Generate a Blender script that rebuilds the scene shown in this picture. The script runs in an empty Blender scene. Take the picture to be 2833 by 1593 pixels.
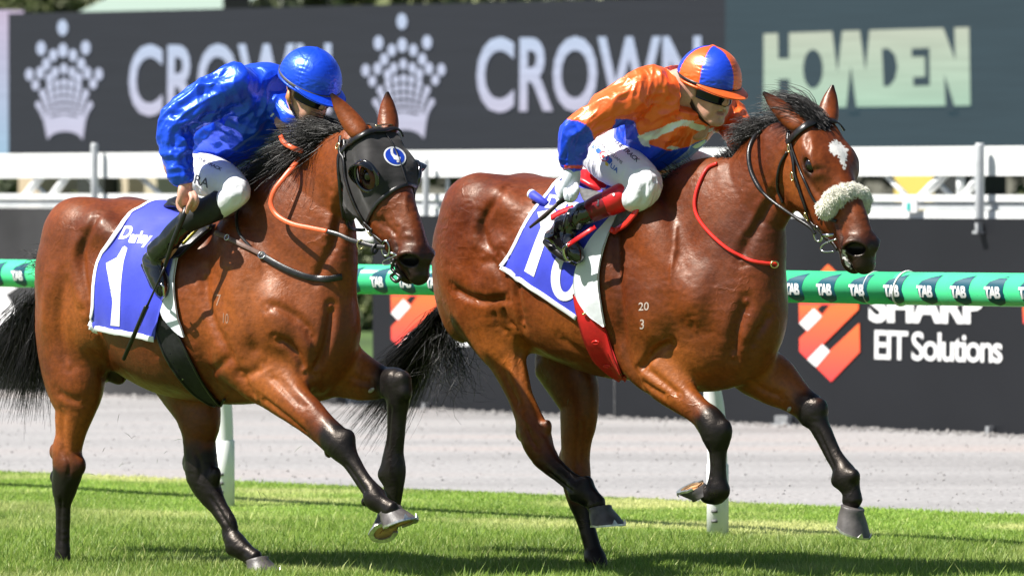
import bpy, math, random, os
import numpy as np
from mathutils import Vector, Matrix
from mathutils.bvhtree import BVHTree

# ------------------------------------------------------------------ scene, camera, light
scene = bpy.context.scene
COL = scene.collection
random.seed(7)
RNG = np.random.default_rng(7)
FINE = float(os.environ.get('FINE', '1'))      # 1 = final mesh resolution

F_PX = 15458.0                 # focal length in pixels of the 2833 px wide photograph
CX, CY, CAMZ, HOR = 1416.5, 796.5, 1.6, 522.6
PITCH = math.atan((CY - HOR) / F_PX)
cam_data = bpy.data.cameras.new('camera')
cam_data.sensor_width = 36.0
cam_data.lens = 36.0 * F_PX / 2833.0
cam_data.clip_start = 0.5
cam_data.clip_end = 3000
cam = bpy.data.objects.new('camera', cam_data)
cam.location = (0, 0, CAMZ)
cam.rotation_euler = (math.pi / 2 - PITCH, 0, 0)
COL.objects.link(cam)
scene.camera = cam
cam_data.dof.use_dof = True
cam_data.dof.focus_distance = 22.6
cam_data.dof.aperture_fstop = 5.0

SUN_DIR = Vector((0.58, 0.16, -0.80)).normalized()      # direction the sunlight travels
world = bpy.data.worlds.new('World')
scene.world = world
world.use_nodes = True
wn = world.node_tree
sky = wn.nodes.new('ShaderNodeTexSky')
sky.sky_type = 'NISHITA'
sky.sun_disc = False
sky.sun_elevation = math.asin(-SUN_DIR.z)
sky.sun_rotation = math.atan2(-SUN_DIR.x, -SUN_DIR.y)
sky.air_density = 1.0
sky.dust_density = 0.8
bg = wn.nodes['Background']
bg.inputs['Strength'].default_value = 0.05
wn.links.new(sky.outputs['Color'], bg.inputs['Color'])
sun_data = bpy.data.lights.new('sun', 'SUN')
sun_data.energy = 5.0
sun_data.angle = math.radians(0.5)
sun_data.color = (1.0, 0.96, 0.9)
sun = bpy.data.objects.new('sun', sun_data)
sun.rotation_euler = SUN_DIR.to_track_quat('-Z', 'Y').to_euler()
sun.location = (-5, 10, 20)
COL.objects.link(sun)
vs = scene.view_settings
vs.view_transform = 'Standard'
vs.look = 'None'
vs.exposure = 0.9
vs.gamma = 1.0
scene.cycles.max_bounces = 6
scene.cycles.use_denoising = True

# ------------------------------------------------------------------ picture <-> place
WIN = {'A': (0, 200, 700), 'B': (600, 200, 700), 'C': (0, 893, 700), 'E': (600, 893, 700),
       'F': (1100, 200, 700), 'G': (1800, 200, 700), 'H': (1100, 893, 700), 'I': (1800, 893, 700),
       'a': (850, 250, 400), 'b': (850, 450, 400), 'c': (2050, 230, 400), 'd': (2050, 430, 400),
       'e': (700, 100, 300), 'f': (1800, 100, 300), 'g': (400, 100, 500), 'h': (350, 450, 400),
       'i': (1450, 350, 400), 'j': (1550, 100, 600), 'k': (0, 0, 700), 'l': (900, 0, 700),
       'm': (2133, 0, 700), 'n': (2133, 650, 700), 'o': (0, 550, 500), 'p': (0, 1100, 493),
       'q': (2340, 1100, 493), 's': (1100, 400, 1100), 'r': (0, 450, 1100), 't': (2000, 200, 600), 'w': (1700, 500, 600), 'N': (0, 0, 1448)}


def nat(w, x, y):
    a, b, s = WIN[w]
    return a + x * s / 1448.0, b + y * s / 1448.0


def ray(u, v):
    x = (u - CX) / F_PX
    y = (CY - v) / F_PX
    c, s = math.cos(PITCH), math.sin(PITCH)
    return np.array([x, c + y * s, -s + y * c])


def at_depth(u, v, Y):
    r = ray(u, v)
    return np.array([0, 0, CAMZ]) + r * (Y / r[1])


def on_ground(u, v, z=0.0):
    r = ray(u, v)
    return np.array([0, 0, CAMZ]) + r * ((z - CAMZ) / r[2])


class Frame:
    """a horse's own frame: x forward, y to its left, z up, origin on the turf"""
    def __init__(s, u, v, lat, deg):
        t = math.radians(deg)
        s.h = np.array([math.cos(t), -math.sin(t), 0])
        s.l = np.array([math.sin(t), math.cos(t), 0])
        s.o = on_ground(u, v) - s.l * lat
        s.deg = deg
        s.cam = s.to_local(np.array([0, 0, CAMZ]))

    def P(s, u, v, lat):
        r = ray(u, v)
        c = np.array([0, 0, CAMZ]) - s.o
        t = (lat - c @ s.l) / (r @ s.l)
        q = c + r * t
        return np.array([q @ s.h, lat, q[2]])

    def Q(s, w, x, y, lat=0.0):
        return s.P(*nat(w, x, y), lat)

    def to_local(s, p):
        q = np.asarray(p, float) - s.o
        return np.array([q @ s.h, q @ s.l, q[2]])

    def dir_local(s, r):
        return np.array([r @ s.h, r @ s.l, r[2]])

    def ray(s, w, x, y):
        r = s.dir_local(ray(*nat(w, x, y)))
        return s.cam, r / np.linalg.norm(r)

    def D(s, w, x, y, d):
        """local point on the pixel ray at distance d from the camera"""
        o, r = s.ray(w, x, y)
        return o + r * d

    def dist(s, p):
        return float(np.linalg.norm(np.asarray(p) - s.cam))

    def w(s, p):
        p = np.asarray(p, float)
        return s.o + p[0] * s.h + p[1] * s.l + np.array([0, 0, p[2]])

    def matrix(s):
        return Matrix.Translation(s.o) @ Matrix.Rotation(-math.radians(s.deg), 4, 'Z')


# ------------------------------------------------------------------ signed-distance modelling
def smooth_chain(nodes, sub):
    """Catmull-Rom through rows of numbers"""
    P = np.asarray(nodes, float)
    if len(P) < 3 or sub < 2:
        return P
    Pp = np.vstack([2 * P[0] - P[1], P, 2 * P[-1] - P[-2]])
    out = []
    for i in range(1, len(Pp) - 2):
        p0, p1, p2, p3 = Pp[i - 1], Pp[i], Pp[i + 1], Pp[i + 2]
        for k in range(sub):
            t = k / sub
            out.append(0.5 * ((2 * p1) + (-p0 + p2) * t + (2 * p0 - 5 * p1 + 4 * p2 - p3) * t * t
                              + (-p0 + 3 * p1 - 3 * p2 + p3) * t ** 3))
    out.append(P[-1])
    return np.array(out)


class Field:
    def __init__(s, lo, hi, h):
        s.lo = np.array(lo, float)
        s.h = h
        s.n = np.ceil((np.array(hi) - s.lo) / h).astype(int) + 1
        s.d = np.full(tuple(s.n), 0.2, np.float32)

    def box(s, lo, hi):
        i0 = np.maximum(np.floor((np.asarray(lo) - s.lo) / s.h).astype(int), 0)
        i1 = np.minimum(np.ceil((np.asarray(hi) - s.lo) / s.h).astype(int) + 1, s.n)
        if np.any(i1 <= i0):
            return None
        sl = tuple(slice(a, b) for a, b in zip(i0, i1))
        g = [(s.lo[k] + s.h * np.arange(i0[k], i1[k])).astype(np.float32) for k in range(3)]
        return sl, g[0][:, None, None], g[1][None, :, None], g[2][None, None, :]

    def comb(s, sl, d, k, op):
        D = s.d[sl]
        if op == 'u':
            if k <= 0:
                s.d[sl] = np.minimum(D, d)
            else:
                h = np.maximum(k - np.abs(D - d), 0) / k
                s.d[sl] = np.minimum(D, d) - h * h * k * 0.25
        elif op == 's':
            d = -d
            if k <= 0:
                s.d[sl] = np.maximum(D, d)
            else:
                h = np.maximum(k - np.abs(D - d), 0) / k
                s.d[sl] = np.maximum(D, d) + h * h * k * 0.25

    def ell(s, c, r, k=0.03, R=None, op='u'):
        c = np.asarray(c, float)
        r = np.asarray(r, float)
        m = float(max(r)) + k + 0.02
        b = s.box(c - m, c + m)
        if b is None:
            return
        sl, x, y, z = b
        x, y, z = x - c[0], y - c[1], z - c[2]
        if R is None:
            X, Y, Z = x, y, z
        else:   # rows of R = local axes
            R = np.asarray(R, np.float32)
            X = R[0, 0] * x + R[0, 1] * y + R[0, 2] * z
            Y = R[1, 0] * x + R[1, 1] * y + R[1, 2] * z
            Z = R[2, 0] * x + R[2, 1] * y + R[2, 2] * z
        k0 = np.sqrt((X / r[0]) ** 2 + (Y / r[1]) ** 2 + (Z / r[2]) ** 2)
        k1 = np.sqrt((X / r[0] ** 2) ** 2 + (Y / r[1] ** 2) ** 2 + (Z / r[2] ** 2) ** 2) + 1e-6
        s.comb(sl, (k0 * (k0 - 1) / k1).astype(np.float32), k, op)

    def chain(s, nodes, k=0.03, side=(0, 1, 0), sub=4, op='u', end=0.6):
        """rows (x, y, z, a, b): b = radius along side, a = radius along the third axis"""
        N = smooth_chain([list(q) for q in nodes], sub)
        N[:, 3:5] = np.maximum(N[:, 3:5], 1e-4)
        m = float(N[:, 3:5].max()) + k + 0.02
        bx = s.box(N[:, :3].min(0) - m, N[:, :3].max(0) + m)
        if bx is None:
            return
        sl, x, y, z = bx
        base = np.array([q.start for q in sl])
        best = np.full((x.shape[0], y.shape[1], z.shape[2]), 0.2, np.float32)
        side = np.asarray(side, float)
        n = len(N)
        T = np.diff(N[:, :3], axis=0)
        T /= np.linalg.norm(T, axis=1)[:, None] + 1e-9
        PN = np.vstack([T[:1], T[:-1] + T[1:], T[-1:]])
        PN /= np.linalg.norm(PN, axis=1)[:, None] + 1e-9
        for i in range(n - 1):
            p0, p1 = N[i, :3], N[i + 1, :3]
            mm = float(max(N[i, 3:5].max(), N[i + 1, 3:5].max())) + k + 0.02
            b2 = s.box(np.minimum(p0, p1) - mm, np.maximum(p0, p1) + mm)
            if b2 is None:
                continue
            sl2, x, y, z = b2
            ax = T[i]
            sd = side - ax * (side @ ax)
            sd = sd / (np.linalg.norm(sd) + 1e-9)
            up = np.cross(ax, sd)
            L = float(np.linalg.norm(p1 - p0)) + 1e-9
            X, Y, Z = x - p0[0], y - p0[1], z - p0[2]
            s0 = X * PN[i][0] + Y * PN[i][1] + Z * PN[i][2]
            s1 = (x - p1[0]) * PN[i + 1][0] + (y - p1[1]) * PN[i + 1][1] + (z - p1[2]) * PN[i + 1][2]
            t = X * ax[0] + Y * ax[1] + Z * ax[2]
            den = s0 - s1
            f = np.where(den > 0.15 * L, s0 / np.maximum(den, 0.15 * L), t / L)
            f = np.clip(f, 0, 1)
            e = t - f * L
            a = N[i, 3] + (N[i + 1, 3] - N[i, 3]) * f
            b = N[i, 4] + (N[i + 1, 4] - N[i, 4]) * f
            A = (X * up[0] + Y * up[1] + Z * up[2])
            B = (X * sd[0] + Y * sd[1] + Z * sd[2])
            c = np.minimum(a, b)
            if i in (0, n - 2):
                c = c * end
            else:
                c = np.maximum(a, b) * 1.0
            k0 = np.sqrt((A / a) ** 2 + (B / b) ** 2 + (e / c) ** 2)
            k1 = np.sqrt((A / a ** 2) ** 2 + (B / b ** 2) ** 2 + (e / c ** 2) ** 2) + 1e-6
            d = k0 * (k0 - 1) / k1
            o_ = np.array([q.start for q in sl2]) - base
            tgt = tuple(slice(o_[j], o_[j] + d.shape[j]) for j in range(3))
            best[tgt] = np.minimum(best[tgt], d)
        s.comb(sl, best, k, op)

    def half(s, p, n, k=0.0, lo=None, hi=None):
        """cut away the side the normal n points to"""
        lo = s.lo if lo is None else lo
        hi = (s.lo + s.h * s.n) if hi is None else hi
        sl, x, y, z = s.box(lo, hi)
        n = np.asarray(n, float) / np.linalg.norm(n)
        d = (x - p[0]) * n[0] + (y - p[1]) * n[1] + (z - p[2]) * n[2]
        s.comb(sl, -d.astype(np.float32), k, 's')

    def mesh(s):
        D = s.d
        nx, ny, nz = D.shape
        S = D < 0
        cx, cy, cz = nx - 1, ny - 1, nz - 1
        ids, pts, quads = [], [], []

        def cid(i, j, k):
            return (i * cy + j) * cz + k
        for axis in range(3):
            a = [slice(None)] * 3
            b = [slice(None)] * 3
            a[axis] = slice(0, -1)
            b[axis] = slice(1, None)
            A, B = S[tuple(a)], S[tuple(b)]
            I = np.nonzero(A != B)
            o1, o2 = [(1, 2), (2, 0), (0, 1)][axis]
            lim = (nx - 1, ny - 1, nz - 1)
            ok = (I[o1] > 0) & (I[o2] > 0) & (I[o1] < lim[o1]) & (I[o2] < lim[o2])
            I = [q[ok] for q in I]
            da = D[tuple(I)]
            J = [q.copy() for q in I]
            J[axis] = J[axis] + 1
            db = D[tuple(J)]
            t = da / (da - db)
            P = np.stack([q.astype(np.float64) for q in I], 1)
            P[:, axis] += t
            cells = []
            for (u, v) in ((0, 0), (-1, 0), (-1, -1), (0, -1)):
                C = [q.copy() for q in I]
                C[o1] = C[o1] + u
                C[o2] = C[o2] + v
                c = cid(*C)
                cells.append(c)
                ids.append(c)
                pts.append(P)
            q = np.stack(cells, 1)
            flip = ~(da < 0)
            q[flip] = q[flip][:, ::-1]
            quads.append(q)
        ids = np.concatenate(ids)
        pts = np.concatenate(pts)
        uniq, inv = np.unique(ids, return_inverse=True)
        cnt = np.bincount(inv).astype(float)
        V = np.stack([np.bincount(inv, pts[:, k]) / cnt for k in range(3)], 1)
        Q = np.searchsorted(uniq, np.concatenate(quads))
        return s.lo + V * s.h, Q

    def sample(s, P):
        g = (np.asarray(P) - s.lo) / s.h
        i = np.clip(np.floor(g).astype(int), 0, s.n - 2)
        f = np.clip(g - i, 0, 1)
        out = 0
        for a in (0, 1):
            for b in (0, 1):
                for c in (0, 1):
                    w = (f[:, 0] if a else 1 - f[:, 0]) * (f[:, 1] if b else 1 - f[:, 1]) * (f[:, 2] if c else 1 - f[:, 2])
                    out = out + w * s.d[i[:, 0] + a, i[:, 1] + b, i[:, 2] + c]
        return out


def relax(V, Q, it=2, lam=0.5):
    """umbrella smoothing with shrink compensation"""
    e = np.concatenate([Q[:, [0, 1]], Q[:, [1, 2]], Q[:, [2, 3]], Q[:, [3, 0]]])
    e = np.concatenate([e, e[:, ::-1]])
    n = len(V)
    cnt = np.maximum(np.bincount(e[:, 0], minlength=n), 1)[:, None]
    for i in range(it):
        for l in (lam, -lam * 1.02):
            av = np.stack([np.bincount(e[:, 0], V[e[:, 1], k], minlength=n) for k in range(3)], 1) / cnt
            V = V + l * (av - V)
    return V


def normals(V, Q):
    a = V[Q[:, 2]] - V[Q[:, 0]]
    b = V[Q[:, 3]] - V[Q[:, 1]]
    fn = np.cross(a, b)
    N = np.zeros_like(V)
    for k in range(3):
        for c in range(4):
            N[:, k] += np.bincount(Q[:, c], fn[:, k], minlength=len(V))
    return N / (np.linalg.norm(N, axis=1)[:, None] + 1e-12)


# ------------------------------------------------------------------ value noise
_NT = RNG.random((64, 64, 64)).astype(np.float32)


def vnoise(P, scale=1.0, seed=0.0):
    g = np.asarray(P, float) * scale + seed * 13.17
    i = np.floor(g).astype(int)
    f = g - i
    f = f * f * (3 - 2 * f)
    out = 0
    for a in (0, 1):
        for b in (0, 1):
            for c in (0, 1):
                w = (f[:, 0] if a else 1 - f[:, 0]) * (f[:, 1] if b else 1 - f[:, 1]) * (f[:, 2] if c else 1 - f[:, 2])
                out = out + w * _NT[(i[:, 0] + a) % 64, (i[:, 1] + b) % 64, (i[:, 2] + c) % 64]
    return out


def sstep(a, b, x):
    t = np.clip((x - a) / (b - a), 0, 1)
    return t * t * (3 - 2 * t)


def seg_dist(P, a, b):
    a = np.asarray(a, float)
    b = np.asarray(b, float)
    ab = b - a
    t = np.clip(((P - a) @ ab) / (ab @ ab + 1e-12), 0, 1)
    return np.linalg.norm(P - (a + t[:, None] * ab), axis=1)


def poly_dist(P, pts):
    d = None
    for i in range(len(pts) - 1):
        e = seg_dist(P, pts[i], pts[i + 1])
        d = e if d is None else np.minimum(d, e)
    return d


# ------------------------------------------------------------------ blender objects
def new_mesh(name, V, faces, smooth=True):
    me = bpy.data.meshes.new(name)
    V = np.asarray(V, np.float32)
    if isinstance(faces, np.ndarray):
        n, m = faces.shape
        me.vertices.add(len(V))
        me.vertices.foreach_set('co', V.ravel())
        me.loops.add(n * m)
        me.loops.foreach_set('vertex_index', faces.astype(np.int32).ravel())
        me.polygons.add(n)
        me.polygons.foreach_set('loop_start', (np.arange(n) * m).astype(np.int32))
        me.update(calc_edges=True)
    else:
        me.from_pydata([tuple(map(float, v)) for v in V], [], faces)
        me.update()
    if smooth:
        me.polygons.foreach_set('use_smooth', np.ones(len(me.polygons), bool))
    return me


def link(name, me, mat=None, parent=None):
    o = bpy.data.objects.new(name, me)
    COL.objects.link(o)
    if mat is not None:
        if isinstance(mat, (list, tuple)):
            for m in mat:
                me.materials.append(m)
        else:
            me.materials.append(mat)
    if parent is not None:
        o.parent = parent
    return o


def obj(name, V, faces, mat=None, parent=None, smooth=True):
    return link(name, new_mesh(name, V, faces, smooth), mat, parent)


def tag(o, label=None, cat=None, group=None, kind=None):
    if label:
        o['label'] = label
    if cat:
        o['category'] = cat
    if group:
        o['group'] = group
    if kind:
        o['kind'] = kind
    return o


def empty(name, loc=(0, 0, 0), rz=0.0, **kw):
    o = bpy.data.objects.new(name, None)
    COL.objects.link(o)
    o.location = loc
    o.rotation_euler = (0, 0, rz)
    o.empty_display_size = 0.2
    return tag(o, **kw)


def set_attr(me, name, val):
    """val: n floats or n x 3 colours on the points"""
    val = np.asarray(val, np.float32)
    if val.ndim == 1:
        a = me.attributes.new(name, 'FLOAT', 'POINT')
        a.data.foreach_set('value', val)
    else:
        a = me.attributes.new(name, 'FLOAT_COLOR', 'POINT')
        c = np.ones((len(val), 4), np.float32)
        c[:, :3] = val
        a.data.foreach_set('color', c.ravel())


class MB:
    """collects simple shapes into one mesh"""
    def __init__(s):
        s.V, s.F = [], []

    def add(s, V, F):
        n = len(s.V)
        s.V += [tuple(map(float, v)) for v in V]
        s.F += [tuple(i + n for i in f) for f in F]
        return s

    def box(s, c, d, R=None):
        hx, hy, hz = d[0] / 2, d[1] / 2, d[2] / 2
        P = np.array([(x, y, z) for x in (-hx, hx) for y in (-hy, hy) for z in (-hz, hz)])
        if R is not None:
            P = P @ np.asarray(R)      # rows of R = axes
        return s.add(P + np.asarray(c, float), [(0, 1, 3, 2), (4, 6, 7, 5), (0, 4, 5, 1), (2, 3, 7, 6), (0, 2, 6, 4), (1, 5, 7, 3)])

    def tube(s, pts, r, n=10, closed=False, flat=1.0, side=None, caps=True):
        """round (or flattened, flat<1 across side) tube through pts; r a number or one per point"""
        P = np.asarray(pts, float)
        m = len(P)
        r = np.full(m, r) if np.isscalar(r) else np.asarray(r, float)
        T = np.gradient(P, axis=0)
        if closed:
            T = np.roll(P, -1, 0) - np.roll(P, 1, 0)
        T /= np.linalg.norm(T, axis=1)[:, None] + 1e-12
        V = []
        ref = np.array([0, 0, 1.0]) if abs(T[0][2]) < 0.9 else np.array([1.0, 0, 0])
        prev = None
        for i in range(m):
            if side is not None:
                sd = side[i] if np.ndim(side) == 2 else np.asarray(side, float)
                u = sd - T[i] * (sd @ T[i])
            elif prev is None:
                u = ref - T[i] * (ref @ T[i])
            else:
                u = prev - T[i] * (prev @ T[i])
            u = u / (np.linalg.norm(u) + 1e-12)
            prev = u
            w = np.cross(T[i], u)
            for j in range(n):
                a = 2 * math.pi * j / n
                V.append(P[i] + r[i] * (math.cos(a) * flat * u + math.sin(a) * w))
        Fc = []
        for i in range(m if closed else m - 1):
            for j in range(n):
                a, b = i * n + j, i * n + (j + 1) % n
                c, d = ((i + 1) % m) * n + (j + 1) % n, ((i + 1) % m) * n + j
                Fc.append((a, b, c, d))
        if not closed and caps:
            Fc.append(tuple(range(n - 1, -1, -1)))
            Fc.append(tuple((m - 1) * n + j for j in range(n)))
        return s.add(V, Fc)

    def ribbon(s, pts, nrm, w, t=0.003):
        """flat strap: pts centre line, nrm outward normals, w width, t thickness"""
        P = np.asarray(pts, float)
        Nn = np.asarray(nrm, float)
        m = len(P)
        w = np.full(m, w) if np.isscalar(w) else np.asarray(w, float)
        T = np.gradient(P, axis=0)
        T /= np.linalg.norm(T, axis=1)[:, None] + 1e-12
        S = np.cross(T, Nn)
        S /= np.linalg.norm(S, axis=1)[:, None] + 1e-12
        Nn = np.cross(S, T)
        V = []
        for i in range(m):
            a, b = S[i] * w[i] / 2, Nn[i] * t
            e = 0.82
            V += [P[i] - a, P[i] - a + b * .55, P[i] - a * e + b, P[i] + a * e + b, P[i] + a + b * .55, P[i] + a]
        n = 6
        Fc = []
        for i in range(m - 1):
            for j in range(n):
                Fc.append((i * n + j, i * n + (j + 1) % n, (i + 1) * n + (j + 1) % n, (i + 1) * n + j))
        Fc.append(tuple(range(n - 1, -1, -1)))
        Fc.append(tuple((m - 1) * n + j for j in range(n)))
        return s.add(V, Fc)

    def lathe(s, prof, c=(0, 0, 0), R=None, n=24):
        """prof rows (radius, height) about the z axis"""
        V = []
        for (r, h) in prof:
            for j in range(n):
                a = 2 * math.pi * j / n
                V.append((r * math.cos(a), r * math.sin(a), h))
        V = np.array(V)
        if R is not None:
            V = V @ np.asarray(R)
        Fc = []
        for i in range(len(prof) - 1):
            for j in range(n):
                Fc.append((i * n + j, i * n + (j + 1) % n, (i + 1) * n + (j + 1) % n, (i + 1) * n + j))
        Fc.append(tuple(range(n - 1, -1, -1)))
        Fc.append(tuple((len(prof) - 1) * n + j for j in range(n)))
        return s.add(V + np.asarray(c, float), Fc)

    def build(s, name, mat=None, parent=None, smooth=False):
        return obj(name, np.array(s.V), s.F, mat, parent, smooth)


# ------------------------------------------------------------------ materials
def mat(name, col=(0.5, 0.5, 0.5), rough=0.5, metal=0.0, spec=0.5, **kw):
    m = bpy.data.materials.new(name)
    m.use_nodes = True
    b = m.node_tree.nodes['Principled BSDF']
    b.inputs['Base Color'].default_value = (*col, 1)
    b.inputs['Roughness'].default_value = rough
    b.inputs['Metallic'].default_value = metal
    b.inputs['Specular IOR Level'].default_value = spec
    for k, v in kw.items():
        b.inputs[k.replace('_', ' ')].default_value = v
    return m


def nd(m, t, **kw):
    n = m.node_tree.nodes.new(t)
    for k, v in kw.items():
        if hasattr(n, k):
            setattr(n, k, v)
        else:
            n.inputs[k.replace('_', ' ')].default_value = v
    return n


def lk(m, a, b):
    m.node_tree.links.new(a, b)


def bsdf(m):
    return m.node_tree.nodes['Principled BSDF']


def add_noise(m, scale=20, amt=0.15, detail=4, bump=0.0, bump_scale=None, rough_amt=0.0, dist=0.002, coord='Object'):
    """colour mottling, fine bump and roughness variation on a plain material"""
    b = bsdf(m)
    tc = nd(m, 'ShaderNodeTexCoord')
    n = nd(m, 'ShaderNodeTexNoise')
    n.inputs['Scale'].default_value = scale
    n.inputs['Detail'].default_value = detail
    lk(m, tc.outputs[coord], n.inputs['Vector'])
    if amt > 0:
        base = b.inputs['Base Color']
        mx = nd(m, 'ShaderNodeMix', data_type='RGBA')
        mx.blend_type = 'MULTIPLY'
        mx.inputs[0].default_value = 1.0
        if base.is_linked:
            lk(m, base.links[0].from_socket, mx.inputs[6])
        else:
            mx.inputs[6].default_value = base.default_value
        mr = nd(m, 'ShaderNodeMapRange')
        mr.inputs['From Min'].default_value = 0.3
        mr.inputs['From Max'].default_value = 0.7
        mr.inputs['To Min'].default_value = 1 - amt
        mr.inputs['To Max'].default_value = 1 + amt
        lk(m, n.outputs['Fac'], mr.inputs['Value'])
        lk(m, mr.outputs[0], mx.inputs[7])
        lk(m, mx.outputs[2], base)
    if rough_amt > 0:
        r = b.inputs['Roughness'].default_value
        mr = nd(m, 'ShaderNodeMapRange')
        mr.inputs['From Min'].default_value = 0.3
        mr.inputs['From Max'].default_value = 0.7
        mr.inputs['To Min'].default_value = max(0.02, r - rough_amt)
        mr.inputs['To Max'].default_value = min(1, r + rough_amt)
        lk(m, n.outputs['Fac'], mr.inputs['Value'])
        lk(m, mr.outputs[0], b.inputs['Roughness'])
    if bump > 0:
        n2 = nd(m, 'ShaderNodeTexNoise')
        n2.inputs['Scale'].default_value = bump_scale or scale * 4
        n2.inputs['Detail'].default_value = 3
        lk(m, tc.outputs[coord], n2.inputs['Vector'])
        bp = nd(m, 'ShaderNodeBump')
        bp.inputs['Strength'].default_value = bump
        bp.inputs['Distance'].default_value = dist
        lk(m, n2.outputs['Fac'], bp.inputs['Height'])
        lk(m, bp.outputs[0], b.inputs['Normal'])
    return m
# ------------------------------------------------------------------ horses
def head_axes(yaw, pitch, roll=0.0):
    """rows: nose, left, dorsal; yaw to the horse's right (+), pitch = nose-down angle"""
    y, p, r = map(math.radians, (yaw, pitch, roll))
    nose = np.array([math.cos(p) * math.cos(y), -math.cos(p) * math.sin(y), -math.sin(p)])
    left = np.array([math.sin(y), math.cos(y), 0.0])
    dors = np.cross(nose, left)
    l2 = left * math.cos(r) + dors * math.sin(r)
    d2 = -left * math.sin(r) + dors * math.cos(r)
    return np.array([nose, l2, d2])


class Pose:
    """rigid placement of canonical shapes: local = o + s * (c @ M)"""
    def __init__(p, o, M, s=1.0):
        p.o, p.M, p.s = np.asarray(o, float), np.asarray(M, float), s

    def __call__(p, c):
        return p.o + p.s * (np.asarray(c, float) @ p.M)

    def inv(p, q):
        return ((np.asarray(q, float) - p.o) @ p.M.T) / p.s

    def ell(p, f, c, r, k=0.02, op='u', rot=None, out=None, Rc=None):
        R = p.M if Rc is None else np.asarray(Rc) @ p.M
        if out is not None:          # long axis turned from the nose line towards the midline by out degrees
            a = math.radians(abs(out)) * (1 if c[1] > 0 else -1)
            R = np.array([[math.cos(a), -math.sin(a), 0], [math.sin(a), math.cos(a), 0], [0, 0, 1]]) @ p.M
        if rot is not None:          # rot: extra rotation about canonical y (degrees, nose-down)
            a = math.radians(rot)
            c_, s_ = math.cos(a), math.sin(a)
            R = np.array([[c_, 0, -s_], [0, 1, 0], [s_, 0, c_]]) @ R
        f.ell(p(c), np.asarray(r) * p.s, k * p.s, R=R, op=op)

    def chain(p, f, nodes, k=0.02, op='u', sub=4, end=0.6, side=(0, 1, 0)):
        N = [list(p(q[:3])) + [q[3] * p.s, q[4] * p.s] for q in nodes]
        f.chain(N, k * p.s, side=np.asarray(side, float) @ p.M, op=op, sub=sub, end=end)


EYE = (0.205, 0.094, -0.062)
NOS = (0.575, 0.046, -0.073)


def head_shapes(f, hp):
    S = (1, -1)
    hp.chain(f, [(0.03, 0, -0.085, .060, .062), (0.09, 0, -0.072, .066, .080), (0.17, 0, -0.066, .064, .094), (0.25, 0, -0.070, .064, .084)], k=.02)
    hp.chain(f, [(0.20, 0, -0.095, .092, .080), (0.30, 0, -0.097, .090, .068), (0.40, 0, -0.095, .080, .058), (0.49, 0, -0.093, .066, .053), (0.56, 0, -0.10, .054, .048)], k=.03)
    hp.chain(f, [(0.22, 0, -0.036, .030, .055), (0.33, 0, -0.034, .026, .036), (0.45, 0, -0.040, .024, .029), (0.53, 0, -0.055, .022, .026)], k=.02)
    for s in S:
        hp.ell(f, (0.195, s * .074, -0.055), (.075, .032, .042), k=.045)           # orbit
        hp.chain(f, [(0.150, s * .090, -.038, .011, .009), (0.185, s * .102, -.034, .011, .010), (0.225, s * .100, -.040, .010, .010), (0.255, s * .088, -.056, .008, .008)], k=.022)   # upper lid and brow
        hp.chain(f, [(0.180, s * .098, -.082, .007, .007), (0.210, s * .103, -.088, .007, .007), (0.240, s * .096, -.080, .006, .006)], k=.016)   # lower lid
        hp.ell(f, (0.135, s * .056, -0.165), (.115, .034, .112), k=.018)           # cheek
        hp.ell(f, (0.21, s * .056, -0.175), (.09, .026, .085), k=.025)
        hp.ell(f, (0.27, s * .062, -.105), (.08, .022, .045), k=.03)
        hp.chain(f, [(0.235, s * .084, -.114, .007, .007), (0.29, s * .076, -.120, .007, .007), (0.34, s * .066, -.122, .005, .005)], k=.03)   # facial crest
        hp.ell(f, (0.08, s * .062, -0.055), (.06, .022, .04), k=.04)               # temple
    hp.chain(f, [(0.10, 0, -0.205, .078, .055), (0.20, 0, -0.222, .072, .054), (0.30, 0, -0.205, .070, .054), (0.40, 0, -0.172, .062, .047), (0.50, 0, -0.152, .048, .042), (0.56, 0, -0.160, .038, .038)], k=.035)
    for s in S:
        hp.ell(f, (0.33, s * .046, -.150), (.10, .022, .05), k=.03)
    # muzzle
    hp.ell(f, (0.555, 0, -0.098), (.062, .055, .058), k=.035)
    hp.ell(f, (0.618, 0, -0.118), (.034, .042, .036), k=.025)
    hp.ell(f, (0.57, 0, -0.172), (.046, .040, .030), k=.02)
    for s in S:
        n_ = np.array([.72, s * .66, .05])
        n_ /= np.linalg.norm(n_)
        l_ = np.array([.30, -s * .55, .50])
        l_ -= n_ * (l_ @ n_)
        l_ /= np.linalg.norm(l_)
        t_ = np.cross(n_, l_)
        nc = np.array([.570, s * .047, -.080])
        hp.ell(f, nc - n_ * .016, (.05, .036, .024), k=.022, Rc=[l_, t_, n_])
        th = np.linspace(0, 2 * math.pi, 13)
        hp.chain(f, [tuple(nc + n_ * (.002 - .006 * abs(math.sin(a_))) + l_ * .043 * math.cos(a_) + t_ * .027 * math.sin(a_)) + (.0075, .0075) for a_ in th], k=.010, side=n_, sub=2)
        hp.ell(f, nc + n_ * .006, (.039, .0225, .034), k=.005, op='s', Rc=[l_, t_, n_])
        hp.ell(f, (0.212, s * .114, -.062), (.032, .030, .0205), k=.005, op='s', out=28)   # eye socket
        hp.chain(f, [(0.43, s * .054, -.105, .007, .007), (0.49, s * .056, -.118, .007, .007), (0.54, s * .058, -.132, .006, .006)], k=.02)
        hp.chain(f, [(0.49, s * .056, -.140, .005, .012), (0.55, s * .056, -.146, .005, .012), (0.61, s * .044, -.152, .005, .012)], k=.006, op='s')   # mouth
    hp.chain(f, [(0.55, 0, -.147, .005, .050), (0.63, 0, -.154, .005, .046)], k=.006, op='s')


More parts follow.
